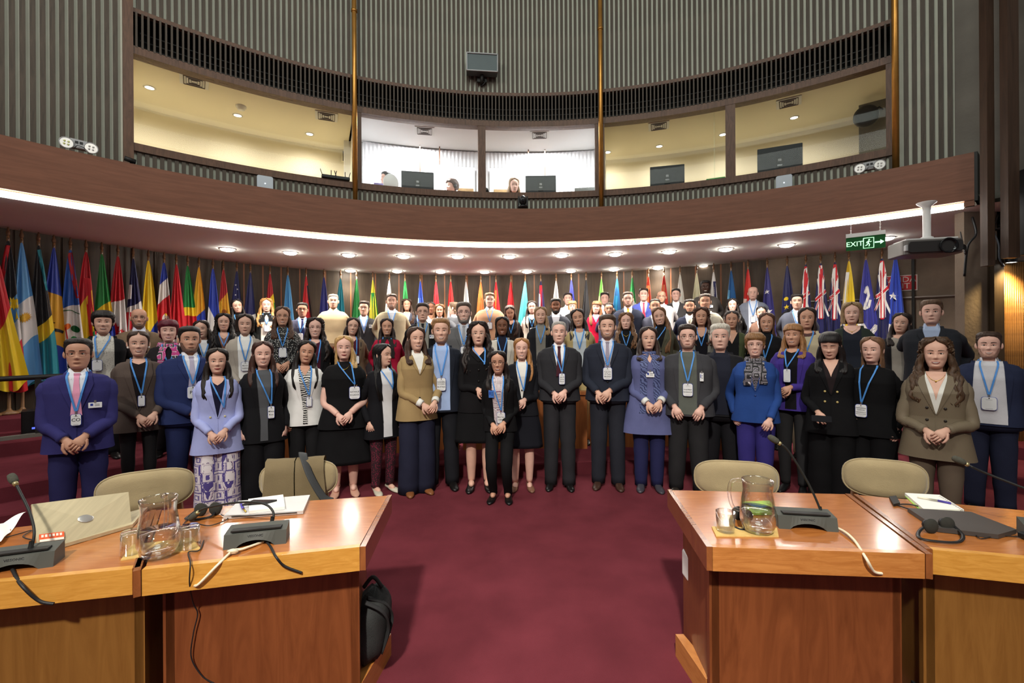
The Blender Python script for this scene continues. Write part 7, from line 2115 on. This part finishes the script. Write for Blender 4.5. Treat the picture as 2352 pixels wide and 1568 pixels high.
P(1198, 775, 823, 4.84, 'f', 'p', 'long:L=.22:one=1', 'smiling strawberry blonde woman in black skirt suit and nude shoes', top_kind='blazer', c1=(26, 27, 32), c2=(226, 224, 218), neck='collar', copen=.025, lan=-.58, lanx=.02, badge=0, hc=(160, 112, 66), hem=-.90, low='skirt', skirt=.50, lc=(26, 27, 34), pump=1, heel=.02, shoe=(120, 84, 66), vd=.44, handz=-.72, handx=-.03, brow=(110, 78, 50))
P(1284, 737, 786, 4.86, 'm', 'p', 'short:rec=.05:v=.7', 'grey haired man in dark suit with burgundy tie and hands clasped', top_kind='suit', c1=(46, 46, 50), c2=(232, 232, 236), c3=(70, 34, 44), lan=-.56, lanx=.03, hc=(150, 146, 140), brow=(80, 70, 62), smile=.5, w=1.15, hem=-.90, lc=(44, 44, 48), vd=.36, vw=.064, bsize=(.062, .12), write=(('Jose R', .02, .020), ('Subdir', -.004, .018), ('Estud', -.028, .018)), handz=-.80)
P(1395, 723, 776, 4.88, 'm', 'l', 'short:v=1.2', 'bearded man in navy suit with a diagonally striped tie', top_kind='suit', c1=(40, 44, 56), c2=(210, 212, 226), c3=(56, 50, 80), m3=tie_mat((44, 38, 62), (186, 178, 196), 38), lan=-.52, hc=(70, 52, 40), beard='short', bc=(96, 74, 58), w=1.12, hem=-.90, lc=(40, 42, 50), vd=.34, bsize=(.088, .125), write=(('Carolin', .02, .019), ('A-Tack', -.004, .018), ('BUDES', -.03, .019)), handz=-.80, handx=-.04, shoe=(60, 40, 32))
P(1489, 751, 803, 4.80, 'f', 'l', 'long:L=.06', 'woman in long periwinkle coat with blue woven scarf', top_kind='coat', c1=(94, 99, 142), cuff=1, c2=(150, 118, 100), neck='vneck', scoop=.12, scarf=(60, 70, 120), mscarf=M_SCARFB, scarfL=.62, hc=(48, 34, 30), smile=0, hem=-1.14, low='trousers', lc=(40, 42, 80), w=1.10, handz=-.80, handx=.03, clip=(.0, -.50, .085, .06), shoe=(60, 58, 66), vd=.2, buttons=(), flare=.25, yaw=6)
P(1579, 746, 801, 4.66, 'm', 'p', 'short:v=1.15', 'heavy man in glasses and charcoal blazer over grey sweater', top_kind='suit', c1=(62, 62, 66), c2=(92, 96, 90), neck='round', lan=-.56, glasses='b', hc=(48, 36, 30), beard='short', bc=(80, 62, 54), smile=0, w=1.22, pose='thigh', hem=-.92, lc=(40, 40, 42), vd=.5, openw=.085, vw=.085, bsize=(.09, .125), write=(('George Magaso', .004, .012), ('BARBADOS', -.022, .014)), clip=(.13, -.52, .036, .085), buttons=(), shoe=(44, 38, 34), stance=.12)
P(1654, 745, 803, 4.98, 'm', 'p', 'short:v=1.2', 'older man with white hair in black jacket and v neck sweater', top_kind='suit', c1=(36, 36, 40), c2=(38, 40, 52), neck='collar', copen=.03, hc=(196, 190, 178), brow=(150, 140, 130), smile=0, w=1.12, pose='behind', hem=-.88, lc=(34, 34, 38), vd=.5, openw=.09, vw=.09, buttons=(), m2=None, hs=1.0)
P(1734, 766, 820, 4.62, 'f', 'p', 'pixie', 'older smiling woman in bright blue jacket with scarf and glasses', top_kind='blazer', c1=(40, 70, 134), c2=(30, 28, 40), m2=M_SCARFW, neck='round', glasses='b', hc=(132, 96, 62), brow=(110, 84, 60), hem=-.92, low='trousers', lc=(54, 48, 118), vd=.32, pose='front1', handz=-.86, handx=.10, w=1.14, scarf=(40, 38, 48), mscarf=M_SCARFW, scarfL=.24, lip=(170, 90, 90), buttons=(-.64,), bcol=(36, 60, 120))
P(1822, 745.5, 797, 4.70, 'f', 'm', 'long:L=.08:bangs=1', 'woman in vivid purple blazer with light brown bob and fringe', top_kind='blazer', c1=(70, 54, 140), c2=(24, 22, 26), neck='scoop', scoop=.04, lan=-.46, lanx=-.03, hc=(146, 104, 66), brow=(90, 64, 46), hem=-.94, low='slim', lc=(46, 46, 48), vd=.46, openw=.05, vw=.07, handz=-.70, handx=-.05, bsize=(.065, .14), buttons=(), w=1.16, shoe=(18, 18, 20), yaw=-10)
P(1908, 764, 821, 4.30, 'f', 'l', 'long:L=.12:bangs=1', 'woman with black fringe looking down at the phone in her hand', top_kind='blazer', c1=(20, 20, 22), c2=(40, 32, 34), neck='vneck', scoop=.16, hc=(26, 22, 23), hem=-1.0, low='wide', lc=(18, 18, 20), vd=.34, pose='front2', handz=-.78, handx=-.08, head=(-6, 16, 0), eyes=.2, smile=.5, w=1.10, ear='g', buttons=(-.58, -.68), bx=(-.05, .05), bcol=(190, 170, 110), lip=(160, 100, 92), hs=1.0)
P(2003, 777, 835, 4.15, 'f', 'p', 'long:back=1', 'woman in plain black dress with long lanyard and brown hair behind the shoulders', top_kind='dress', c1=(18, 18, 20), neck='round', lan=-.62, lanx=-.05, hc=(112, 82, 60), brow=(90, 68, 50), hem=-.95, low='wide', lc=(16, 16, 18), pose='down', smile=.5, w=1.10, bsize=(.09, .12), write=(('FERNANDA', .026, .014), ('GARCIA', .008, .014), ('DESARROLLO', -.014, .012), ('PRODUCTIVO', -.032, .012)), yaw=-14)
P(2149, 780, 848.5, 3.72, 'f', 'l', 'curly:big=.95', 'curly haired woman in checked olive brown suit', top_kind='blazer', c1=(120, 106, 84), m1=M_HOUND, c2=(222, 222, 216), neck='vneck', scoop=.22, hc=(74, 54, 38), hem=-.98, low='slim', lc=(96, 84, 72), vd=.34, handz=-.74, handx=.0, w=1.15, necklace=1, bx=(-.055, .055), buttons=(-.56, -.66), bcol=(40, 34, 30), vw=.07, lip=(150, 80, 80))
P(2271, 767, 826, 4.12, 'm', 'p', 'short:rec=.02', 'man at the far right in navy blazer and open white shirt', top_kind='suit', c1=(40, 46, 70), c2=(206, 206, 212), neck='collar', copen=.03, lan=-.58, hc=(58, 42, 33), beard='short', bc=(150, 112, 92), vd=.5, openw=.12, vw=.10, pose='behind', hem=-.88, lc=(38, 42, 62), w=1.14, buttons=(), bsize=(.10, .12))
# --- second row
P(237, 706, 758, 5.00, 'f', 'l', 'pixie', 'laughing woman in black blazer and pale patterned shirt with short dark hair', top_kind='blazer', c1=BLACK, c2=(210, 206, 196), m2=M_LIGHTDOT, neck='collar', lan=-.50, lanx=-.05, hc=(30, 25, 24), pose='behind', vd=.5, openw=.09, vw=.09, w=1.12, buttons=())
P(319.5, 704, 748, 5.75, 'm', 'm', 'bald', 'bald bearded man in glasses and brown jacket', top_kind='suit', c1=(122, 102, 82), c2=(210, 212, 226), neck='collar', glasses='b', beard='short', bc=(48, 40, 36), hc=(48, 40, 36), pose='behind', w=1.15)
P(387, 728, 778, 5.15, 'f', 'p', 'pixie', 'woman with short burgundy hair and pink scarf', top_kind='blazer', c1=(36, 33, 36), c2=(30, 28, 34), neck='round', lan=-.50, scarf=(190, 90, 140), mscarf=M_SCARFP, scarfL=.24, hc=(92, 24, 40), brow=(90, 50, 40), pose='behind', w=1.08, lip=(176, 80, 90))
P(468, 730, 770, 6.10, 'f', 'l', 'long:L=.08', 'dark haired woman half hidden behind the tall man in blue suit', top_kind='blazer', c1=(36, 36, 40), c2=(220, 220, 222), neck='round', lan=-.50, hc=(44, 32, 28), pose='behind', smile=.5, head=(-12, 0, -8), lip=(150, 50, 60))
P(514, 715.5, 754, 6.15, 'f', 'l', 'curly:big=.92', 'woman with long dark wavy hair in black blazer behind the lilac blazer', top_kind='blazer', c1=(28, 28, 32), c2=(140, 100, 84), neck='scoop', lan=-.45, badge=0, hc=(28, 22, 21), pose='behind', w=1.05, lip=(160, 60, 60))
P(563, 717, 762, 5.60, 'f', 'l', 'bob:t=.12', 'woman with chin length dark bob in pale grey blazer and white shirt', top_kind='blazer', c1=(164, 156, 146), c2=(230, 230, 228), neck='collar', lan=-.56, lanx=.0, hc=(44, 34, 30), smile=.5, w=1.15, pose='clasp', vd=.5, openw=.07, vw=.085, bsize=(.085, .11), write=two('Moreno', 'GABRIEL', .016), buttons=(), handz=-.84)
P(649, 700, 743.5, 5.85, 'f', 'm', 'long:L=.14:c=.004', 'tall woman in glasses and black dotted shirt', top_kind='shirt', c1=BLACK, m1=M_DOT, c2=BLACK, m2=M_DOT, neck='collar', lan=-.50, glasses='b', hc=(74, 50, 38), w=1.1, bsize=(.085, .12), clip=(.025, -.62, .06, .05), handz=-.74, low='trousers', lc=BLACK)
P(724, 726, 770.5, 5.75, 'f', 'p', 'curly:big=.9', 'curly haired woman in glasses with burgundy top and black blazer', top_kind='blazer', c1=(26, 27, 30), c2=(74, 30, 48), neck='scoop', scoop=.05, lan=-.54, lanx=.02, badge=0, glasses='b', hc=(40, 30, 27), w=1.08, vd=.5, openw=.05, pose='behind', buttons=())
P(808, 726, 765, 5.95, 'f', 'l', 'long:L=.20', 'woman in thin glasses and burgundy top under an olive jacket', top_kind='blazer', c1=(112, 96, 76), c2=(76, 30, 46), neck='vneck', scoop=.10, lan=-.52, lanx=.06, glasses='m', hc=(42, 30, 27), vd=.5, openw=.09, vw=.10, pose='behind', head=(0, 0, 7), w=1.05, buttons=(), bsize=(.075, .11))
P(889, 728.5, 767, 5.95, 'f', 'm', 'long:L=.16', 'woman in crimson coat with dark scarf', top_kind='coat', c1=(166, 26, 58), c2=(40, 36, 42), neck='round', lan=-.52, scarf=(46, 42, 42), scarfL=.30, hc=(38, 25, 24), pose='behind', w=1.1, bsize=(.08, .12), buttons=())
P(971, 693.5, 734.5, 6.25, 'm', 'l', 'short:v=1.1', 'thin man in rectangular glasses, black jacket and grey sweater', top_kind='suit', c1=(28, 28, 30), c2=(150, 148, 140), neck='collar', lan=-.50, badge=0, glasses='b', hc=(52, 38, 32), smile=0, vd=.5, openw=.07, vw=.085, pose='behind', c3=(30, 30, 34), clip=(.12, -.46, .06, .05), buttons=(), brow=(46, 34, 28))
P(1065.6, 692, 739, 6.10, 'm', 'p', 'short:v=1.15', 'grey bearded man in dark glasses, grey suit and striped tie', top_kind='suit', c1=(96, 96, 98), c2=(196, 200, 210), c3=(60, 60, 70), m3=tie_mat((44, 44, 54), (190, 190, 196), 34), lan=-.50, glasses='n', beard='full', hc=(78, 66, 58), bc=(120, 112, 106), w=1.14, pose='behind', vd=.34)
P(1153.5, 726, 769, 6.10, 'f', 'd', 'long:back=1', 'woman in cream blazer and navy top with yellow earrings', top_kind='blazer', c1=(206, 200, 188), c2=(30, 32, 46), neck='turtle', lan=-.50, badge=0, hc=(20, 16, 17), pose='behind', ear='g', vd=.5, openw=.045, buttons=(), w=1.05)
P(1242, 704, 743, 6.45, 'f', 'l', 'long:L=.12:one=1', 'blonde woman in black blazer and speckled grey sweater', top_kind='blazer', c1=(30, 31, 36), c2=(128, 126, 120), neck='turtle', lan=-.50, badge=0, hc=(140, 112, 80), brow=(96, 74, 54), pose='behind', vd=.5, openw=.06, vw=.075, buttons=())
P(1331, 709, 750, 6.25, 'f', 'm', 'long:L=.16', 'dark haired woman in khaki jacket and pale blue top', top_kind='blazer', c1=(176, 158, 112), c2=(196, 206, 212), neck='scoop', scoop=.05, lan=-.52, badge=0, hc=(34, 26, 25), pose='behind', vd=.5, openw=.085, vw=.09, head=(0, 0, -8), buttons=(), w=1.05)
P(1438, 719, 757, 6.35, 'f', 'p', 'curly:big=.9', 'woman with light brown waves, black roll neck and necklace', top_kind='blazer', c1=(26, 26, 28), c2=(22, 22, 24), neck='turtle', lan=-.48, badge=0, hc=(112, 80, 56), brow=(80, 60, 46), smile=.5, pose='behind', necklace=1)
P(1518, 706, 747, 6.25, 'f', 'l', 'long:L=.34:one=1', 'woman with long auburn hair over an olive jacket', top_kind='blazer', c1=(82, 80, 66), c2=(24, 24, 26), neck='turtle', lan=-.44, lanx=-.05, badge=0, hc=(110, 78, 54), brow=(80, 58, 44), pose='behind', head=(0, 4, -8))
P(1611, 708, 749, 6.25, 'f', 'm', 'curly:big=.95', 'woman with brown curls in grey blazer and black top', top_kind='blazer', c1=(128, 128, 120), c2=(24, 24, 30), neck='scoop', scoop=.13, lan=-.50, badge=0, hc=(70, 46, 36), smile=.5, pose='behind', vd=.5, openw=.07, vw=.085, buttons=())
P(1681, 715, 756, 6.25, 'f', 'm', 'updo:tail=.22', 'woman with greying tied back hair in green cardigan', top_kind='blazer', c1=(76, 84, 58), c2=(28, 28, 30), neck='vneck', scoop=.18, hc=(52, 44, 42), smile=.5, pose='behind', vd=.5, openw=.08, vw=.09, buttons=())
P(1761, 721, 765, 5.95, 'f', 'm', 'long:back=1', 'smiling woman in black roll neck behind the blue jacket', top_kind='turtle', c1=(22, 22, 25), lan=-.56, lanx=-.02, badge=0, hc=(84, 58, 44), pose='behind', w=1.05)
P(1854, 709, 757, 5.45, 'f', 'm', 'long:back=1', 'stern woman in beige trench coat over a brown top', top_kind='coat', c1=(186, 174, 146), c2=(88, 62, 60), neck='scoop', scoop=.03, lan=-.48, badge=0, hc=(46, 34, 30), smile=0, pose='behind', vd=.5, openw=.08, vw=.09, buttons=(), w=1.08)
P(1957, 699, 746, 5.45, 'f', 'p', 'bob:t=.0:v=1.25', 'older woman with wide grey blonde bob in dark green cardigan', top_kind='blazer', c1=(46, 54, 48), c2=(38, 42, 52), neck='scoop', scoop=.10, hc=(140, 116, 86), brow=(110, 90, 70), smile=.5, pose='behind', vd=.5, openw=.08, vw=.09, buttons=(), w=1.18, necklace=1)
P(2068, 723, 768, 5.55, 'f', 'l', 'long:L=.12', 'woman in grey knit and black cardigan right of the last flags', top_kind='blazer', c1=(30, 29, 32), c2=(168, 160, 150), neck='scoop', scoop=.05, hc=(40, 30, 28), smile=.5, pose='behind', vd=.5, openw=.08, vw=.09, buttons=(), head=(-12, 0, 6), low='slim', lc=(22, 22, 24))
P(2139.5, 693, 747, 5.20, 'm', 'p', 'short:v=1.1', 'tall pale young man in dark jacket beside the concrete column', top_kind='suit', c1=(44, 46, 52), c2=(170, 186, 216), neck='collar', copen=.02, hc=(88, 66, 50), smile=0, pose='behind', w=1.12, vd=.30, low='trousers', lc=(30, 30, 34))
# --- third and fourth rows under the downlights
P(548, 683, 714.5, 8.25, 'f', 'l', 'long:L=.2', 'smiling pale woman with black hair and black roll neck at the back left', top_kind='turtle', c1=(24, 24, 26), lan=-.5, badge=0, hc=(26, 20, 20), head=(6, -4, -8), pose='behind')
P(612.6, 681, 712, 8.41, 'f', 'p', 'curly:big=.9', 'blonde woman with wavy hair and black scarf at the back left', top_kind='blazer', c1=(44, 46, 46), c2=(220, 214, 204), neck='turtle', m2=None, scarf=(26, 26, 28), scarfL=.12, lan=-.46, hc=(178, 130, 78), brow=(140, 104, 70), smile=.5, pose='behind', vd=.5, openw=.09, vw=.09, buttons=())
P(694.7, 690.5, 723.5, 8.04, 'm', 'm', 'short', 'man in dark rimmed glasses with navy tie and grey blue suit', top_kind='suit', c1=(76, 76, 96), c2=(222, 224, 232), c3=(40, 44, 90), lan=-.50, lanx=-.03, glasses='b', hc=(30, 24, 22), smile=.5, pose='behind', w=1.1)
P(766, 671.5, 704, 8.25, 'm', 'l', 'short:v=.8', 'grey haired man in a beige crew neck sweater', top_kind='sweater', c1=(196, 176, 140), c2=(208, 196, 170), neck='collar', hc=(110, 104, 98), smile=.5, pose='behind', w=1.12, eyes=1)
P(836, 688, 720.5, 8.25, 'm', 'l', 'short:v=1.2:c=.005', 'young man in dark glasses and charcoal suit with a clip badge', top_kind='suit', c1=(54, 54, 58), c2=(210, 214, 232), neck='collar', copen=.01, lan=-.5, badge=0, glasses='b', hc=(50, 38, 32), pose='behind', clip=(.11, -.44, .05, .06), head=(-10, 0, 4))
P(900, 672, 706, 8.09, 'm', 'l', 'short:c=.004', 'bearded man in a light beige blazer at the back', top_kind='suit', c1=(160, 148, 124), c2=(220, 224, 232), neck='collar', copen=.01, lan=-.5, badge=0, hc=(60, 44, 34), beard='short', bc=(74, 54, 42), pose='behind', w=1.14, low='trousers')
P(935, 684.5, 711, 9.16, 'f', 'm', 'curly:big=.9', 'woman with side curls in navy jacket behind the beige blazer', top_kind='blazer', c1=(66, 68, 82), c2=(224, 224, 226), neck='vneck', hc=(62, 42, 32), pose='behind')
P(990, 691, 719, 9.11, 'f', 'd', 'updo', 'woman with braided hair half hidden behind the thin man', top_kind='blazer', c1=(210, 210, 214), c2=(220, 220, 222), neck='vneck', hc=(48, 38, 34), smile=0, pose='behind')
P(1010, 697, 722, 8.57, 'f', 'm', 'curly:big=1.05', 'beaming woman with golden brown curls in a white shirt', top_kind='shirt', c1=(216, 216, 224), c2=(220, 220, 228), neck='collar', hc=(104, 72, 46), pose='behind', hs=1.08)
P(1043, 691, 721, 8.89, 'm', 'p', 'short:v=.7', 'man turned away beside the grey bearded man', top_kind='suit', c1=(90, 92, 98), c2=(220, 220, 224), neck='collar', hc=(92, 74, 58), pose='behind', yaw=-115, smile=0)
P(1125, 671, 703, 8.36, 'm', 'p', 'short:c=.006:v=1.2', 'curly haired man in a pinkish brown sweater with lanyard', top_kind='sweater', c1=(190, 146, 116), c2=(170, 170, 180), neck='collar', lan=-.50, hc=(104, 82, 60), smile=.5, pose='behind', w=1.14, head=(4, 4, 0))
P(1173.6, 699, 730, 8.09, 'f', 'm', 'long:L=.3:c=.006', 'woman with dark wavy hair looking down in the back row', top_kind='blazer', c1=(40, 34, 34), c2=(24, 24, 26), neck='scoop', lan=-.50, badge=0, hc=(58, 38, 32), pose='behind', head=(0, 20, -5), eyes=.2, smile=.5)
P(1222, 690, 719, 8.57, 'f', 'p', 'long:L=.26', 'woman with thin glasses in a white jacket at the back', top_kind='blazer', c1=(226, 218, 206), c2=(24, 24, 28), neck='scoop', scoop=.10, lan=-.5, glasses='m', hc=(46, 36, 32), pose='behind', vd=.5, openw=.05, buttons=())
P(1277, 685, 718, 8.15, 'm', 'd', 'short:v=1.3:c=.006', 'bearded man with thick black hair in charcoal blazer', top_kind='suit', c1=(66, 68, 76), c2=(224, 224, 232), neck='collar', hc=(24, 20, 19), beard='full', pose='behind', w=1.08)
P(1305, 672, 700, 9.27, 'm', 'p', 'short:v=1.1', 'dark haired man in a white shirt at the very back', top_kind='shirt', c1=(226, 226, 230), c2=(230, 230, 234), neck='collar', hc=(44, 32, 28), smile=.5, pose='behind', w=1.05)
P(1315, 690.5, 716, 8.79, 'f', 'p', 'bob:t=.22:bangs=1:v=.8', 'woman with short blonde fringe and glasses in black roll neck', top_kind='turtle', c1=(26, 26, 28), glasses='c', hc=(164, 126, 80), brow=(140, 110, 76), smile=0, pose='behind')
P(1369, 691.5, 720, 8.63, 'f', 'p', 'long:L=.2:bangs=1', 'smiling woman with auburn fringe in a red top', top_kind='sweater', c1=(196, 24, 60), neck='vneck', scoop=.10, lan=-.40, badge=0, hc=(124, 84, 54), pose='behind', head=(-10, 0, 6))
P(1389.5, 672, 700, 9.32, 'm', 'p', 'short:v=1.2', 'man with closed eyes and glasses at the very back', top_kind='suit', c1=(44, 44, 46), c2=(222, 222, 226), neck='collar', glasses='c', hc=(46, 34, 29), smile=.5, eyes=.2, pose='behind', w=1.08)
P(1399, 695, 725, 8.36, 'm', 'm', 'short:v=.7:rec=.03', 'bearded man in black glasses half hidden behind the navy suit', top_kind='suit', c1=(66, 64, 92), c2=(214, 214, 224), neck='collar', glasses='b', hc=(46, 34, 28), beard='full', bc=(44, 32, 27), pose='behind', smile=.5)
P(1443, 671, 704, 8.15, 'm', 'p', 'short:v=1.1:rec=.02', 'man with moustache, glasses and an orange tie', top_kind='suit', c1=(46, 50, 66), c2=(222, 222, 230), c3=(240, 158, 40), glasses='m', hc=(72, 58, 48), beard='goatee', bc=(60, 46, 38), smile=0, pose='behind', w=1.18)
P(1479, 662.5, 692, 8.95, 'm', 'p', 'short', 'man in blue suit and red tie at the back', top_kind='suit', c1=(62, 72, 140), c2=(224, 224, 232), c3=(200, 50, 70), hc=(50, 36, 30), pose='behind', w=1.1)
P(1520, 670.5, 699, 8.89, 'm', 'm', 'bald', 'bald man in glasses and pale grey jacket', top_kind='suit', c1=(176, 172, 174), c2=(226, 224, 224), neck='collar', glasses='n', hc=(60, 46, 40), beard='goatee', smile=.5, pose='behind', w=1.14)
P(1505, 687, 721, 7.99, 'm', 'm', 'short:rec=.04:v=.8', 'short haired man in grey blue suit left of the long auburn hair', top_kind='suit', c1=(86, 88, 104), c2=(206, 214, 228), neck='collar', hc=(40, 31, 27), beard='short', bc=(110, 84, 70), smile=.5, pose='behind')
P(1553, 664, 692, 9.05, 'm', 'p', 'short', 'dark haired man with eyes shut in black suit and white shirt', top_kind='suit', c1=(54, 52, 54), c2=(226, 226, 232), neck='collar', hc=(34, 27, 25), eyes=.2, pose='behind', w=1.06)
P(1621, 646.5, 676, 9.00, 'm', 'k', 'short:v=1.4:c=.005', 'very tall smiling man in glasses and grey suit at the top of the group', top_kind='suit', c1=(74, 70, 68), c2=(214, 210, 214), neck='collar', glasses='b', hc=(20, 17, 16), beard='short', bc=(36, 28, 25), pose='behind', w=1.12, clip=(.10, -.50, .06, .05))
P(1620, 676, 712, 7.72, 'm', 'm', 'short', 'man in a light grey suit below the very tall man', top_kind='suit', c1=(186, 180, 164), c2=(214, 218, 228), neck='collar', hc=(64, 52, 45), smile=.5, pose='behind', w=1.08)
P(1584.5, 688, 721.5, 7.93, 'm', 'm', 'short', 'bearded man in navy suit with open white collar', top_kind='suit', c1=(44, 48, 66), c2=(226, 226, 232), neck='collar', hc=(28, 23, 21), beard='full', smile=0, pose='behind')
P(1682.7, 688, 717, 8.52, 'f', 'p', 'curly:big=.95', 'laughing woman with black curls in a dark top at the back right', top_kind='sweater', c1=(44, 42, 42), neck='scoop', hc=(30, 24, 23), pose='behind', w=1.05)
P(1730, 662, 692, 8.79, 'm', 'p', 'fringe', 'bald man in grey suit and pale blue open shirt', top_kind='suit', c1=(118, 124, 140), c2=(216, 224, 238), neck='collar', copen=.02, lan=-.54, hc=(160, 140, 122), smile=.5, pose='behind', w=1.14, vd=.5, openw=.07, vw=.08, buttons=())
P(1748.7, 706, 736, 8.09, 'f', 'l', 'updo', 'black haired woman in brown jacket peeking behind the smiling woman', top_kind='blazer', c1=(122, 94, 82), c2=(220, 220, 222), neck='collar', hc=(20, 17, 18), pose='behind')
P(1831, 678, 712, 7.83, 'm', 'l', 'short:v=1.2', 'young man in slate blazer in front of the dark flame flag', top_kind='suit', c1=(84, 88, 102), c2=(222, 224, 236), neck='collar', copen=.01, lan=-.50, hc=(30, 25, 23), smile=.5, pose='behind', w=1.1)
# --- interpreters in the booths
def booth_person(px, top, chin, R_, *a, **kw):
    d = float(ring(R_, th_at(px, R_))[1]); kw['z'] = 3.38; kw['group'] = 'interpreters seated in the booths'
    return P(px, top, chin, d, *a, **kw)
booth_person(890, 393, 423, 7.95, 'm', 'l', 'short:v=1.3:c=.006', 'dark haired interpreter behind the white disc in the bright booth', top_kind='sweater', c1=(60, 60, 66), neck='round', hc=(34, 28, 27), pose='high', yaw=-70)
g_ = booth_person(1040, 410, 443, 7.95, 'f', 'p', 'pixie', 'interpreter with headphones in the bright booth looking left', top_kind='sweater', c1=(200, 150, 140), neck='round', hc=(84, 62, 52), pose='high', yaw=-55, smile=.5)
booth_person(1182, 409, 441, 7.95, 'f', 'p', 'long:L=.08', 'blonde interpreter in the second bright booth looking down', top_kind='sweater', c1=(70, 72, 86), neck='scoop', hc=(150, 122, 92), pose='high', head=(8, 12, 0), smile=0)
hp_ = MB(); a_ = np.linspace(-pi / 2 - .2, pi / 2 + .2, 20)
H_ = float((g_.matrix_basis.translation.z))
sH = g_.matrix_basis.to_scale()[0]
zt_ = (CAMH + (HZ - 410) / FPX * g_.matrix_basis.translation.y - 3.38) / sH
hp_.tube(np.stack([.092 * np.sin(a_), np.full(20, .01), zt_ - .12 + .115 * np.cos(a_)], 1), .008, n=6)
for sd in (-1, 1): hp_.ell((sd * .092, .01, zt_ - .14), (.018, .032, .036), nu=10, nv=8)
hp_.tube([(-.1, -.0, zt_ - .15), (-.09, -.08, zt_ - .19), (-.05, -.115, zt_ - .20)], .003, n=5)
hp_.build('headset', M_BLACKPL, g_)

ph_ = px2w(1886, 966, 4.02)
b = MB(); b.rbox((0, 0, 0), (.15, .075, .009), .012)
tag(b.build('smartphone', mat('phone_black', (.01, .01, .012), .15, var=0), matrix=Matrix.Translation(ph_) @ Matrix.Rotation(radians(-32), 4, 'Z') @ Matrix.Rotation(radians(38), 4, 'X')), 'dark phone held by the woman with the black fringe', 'phone')
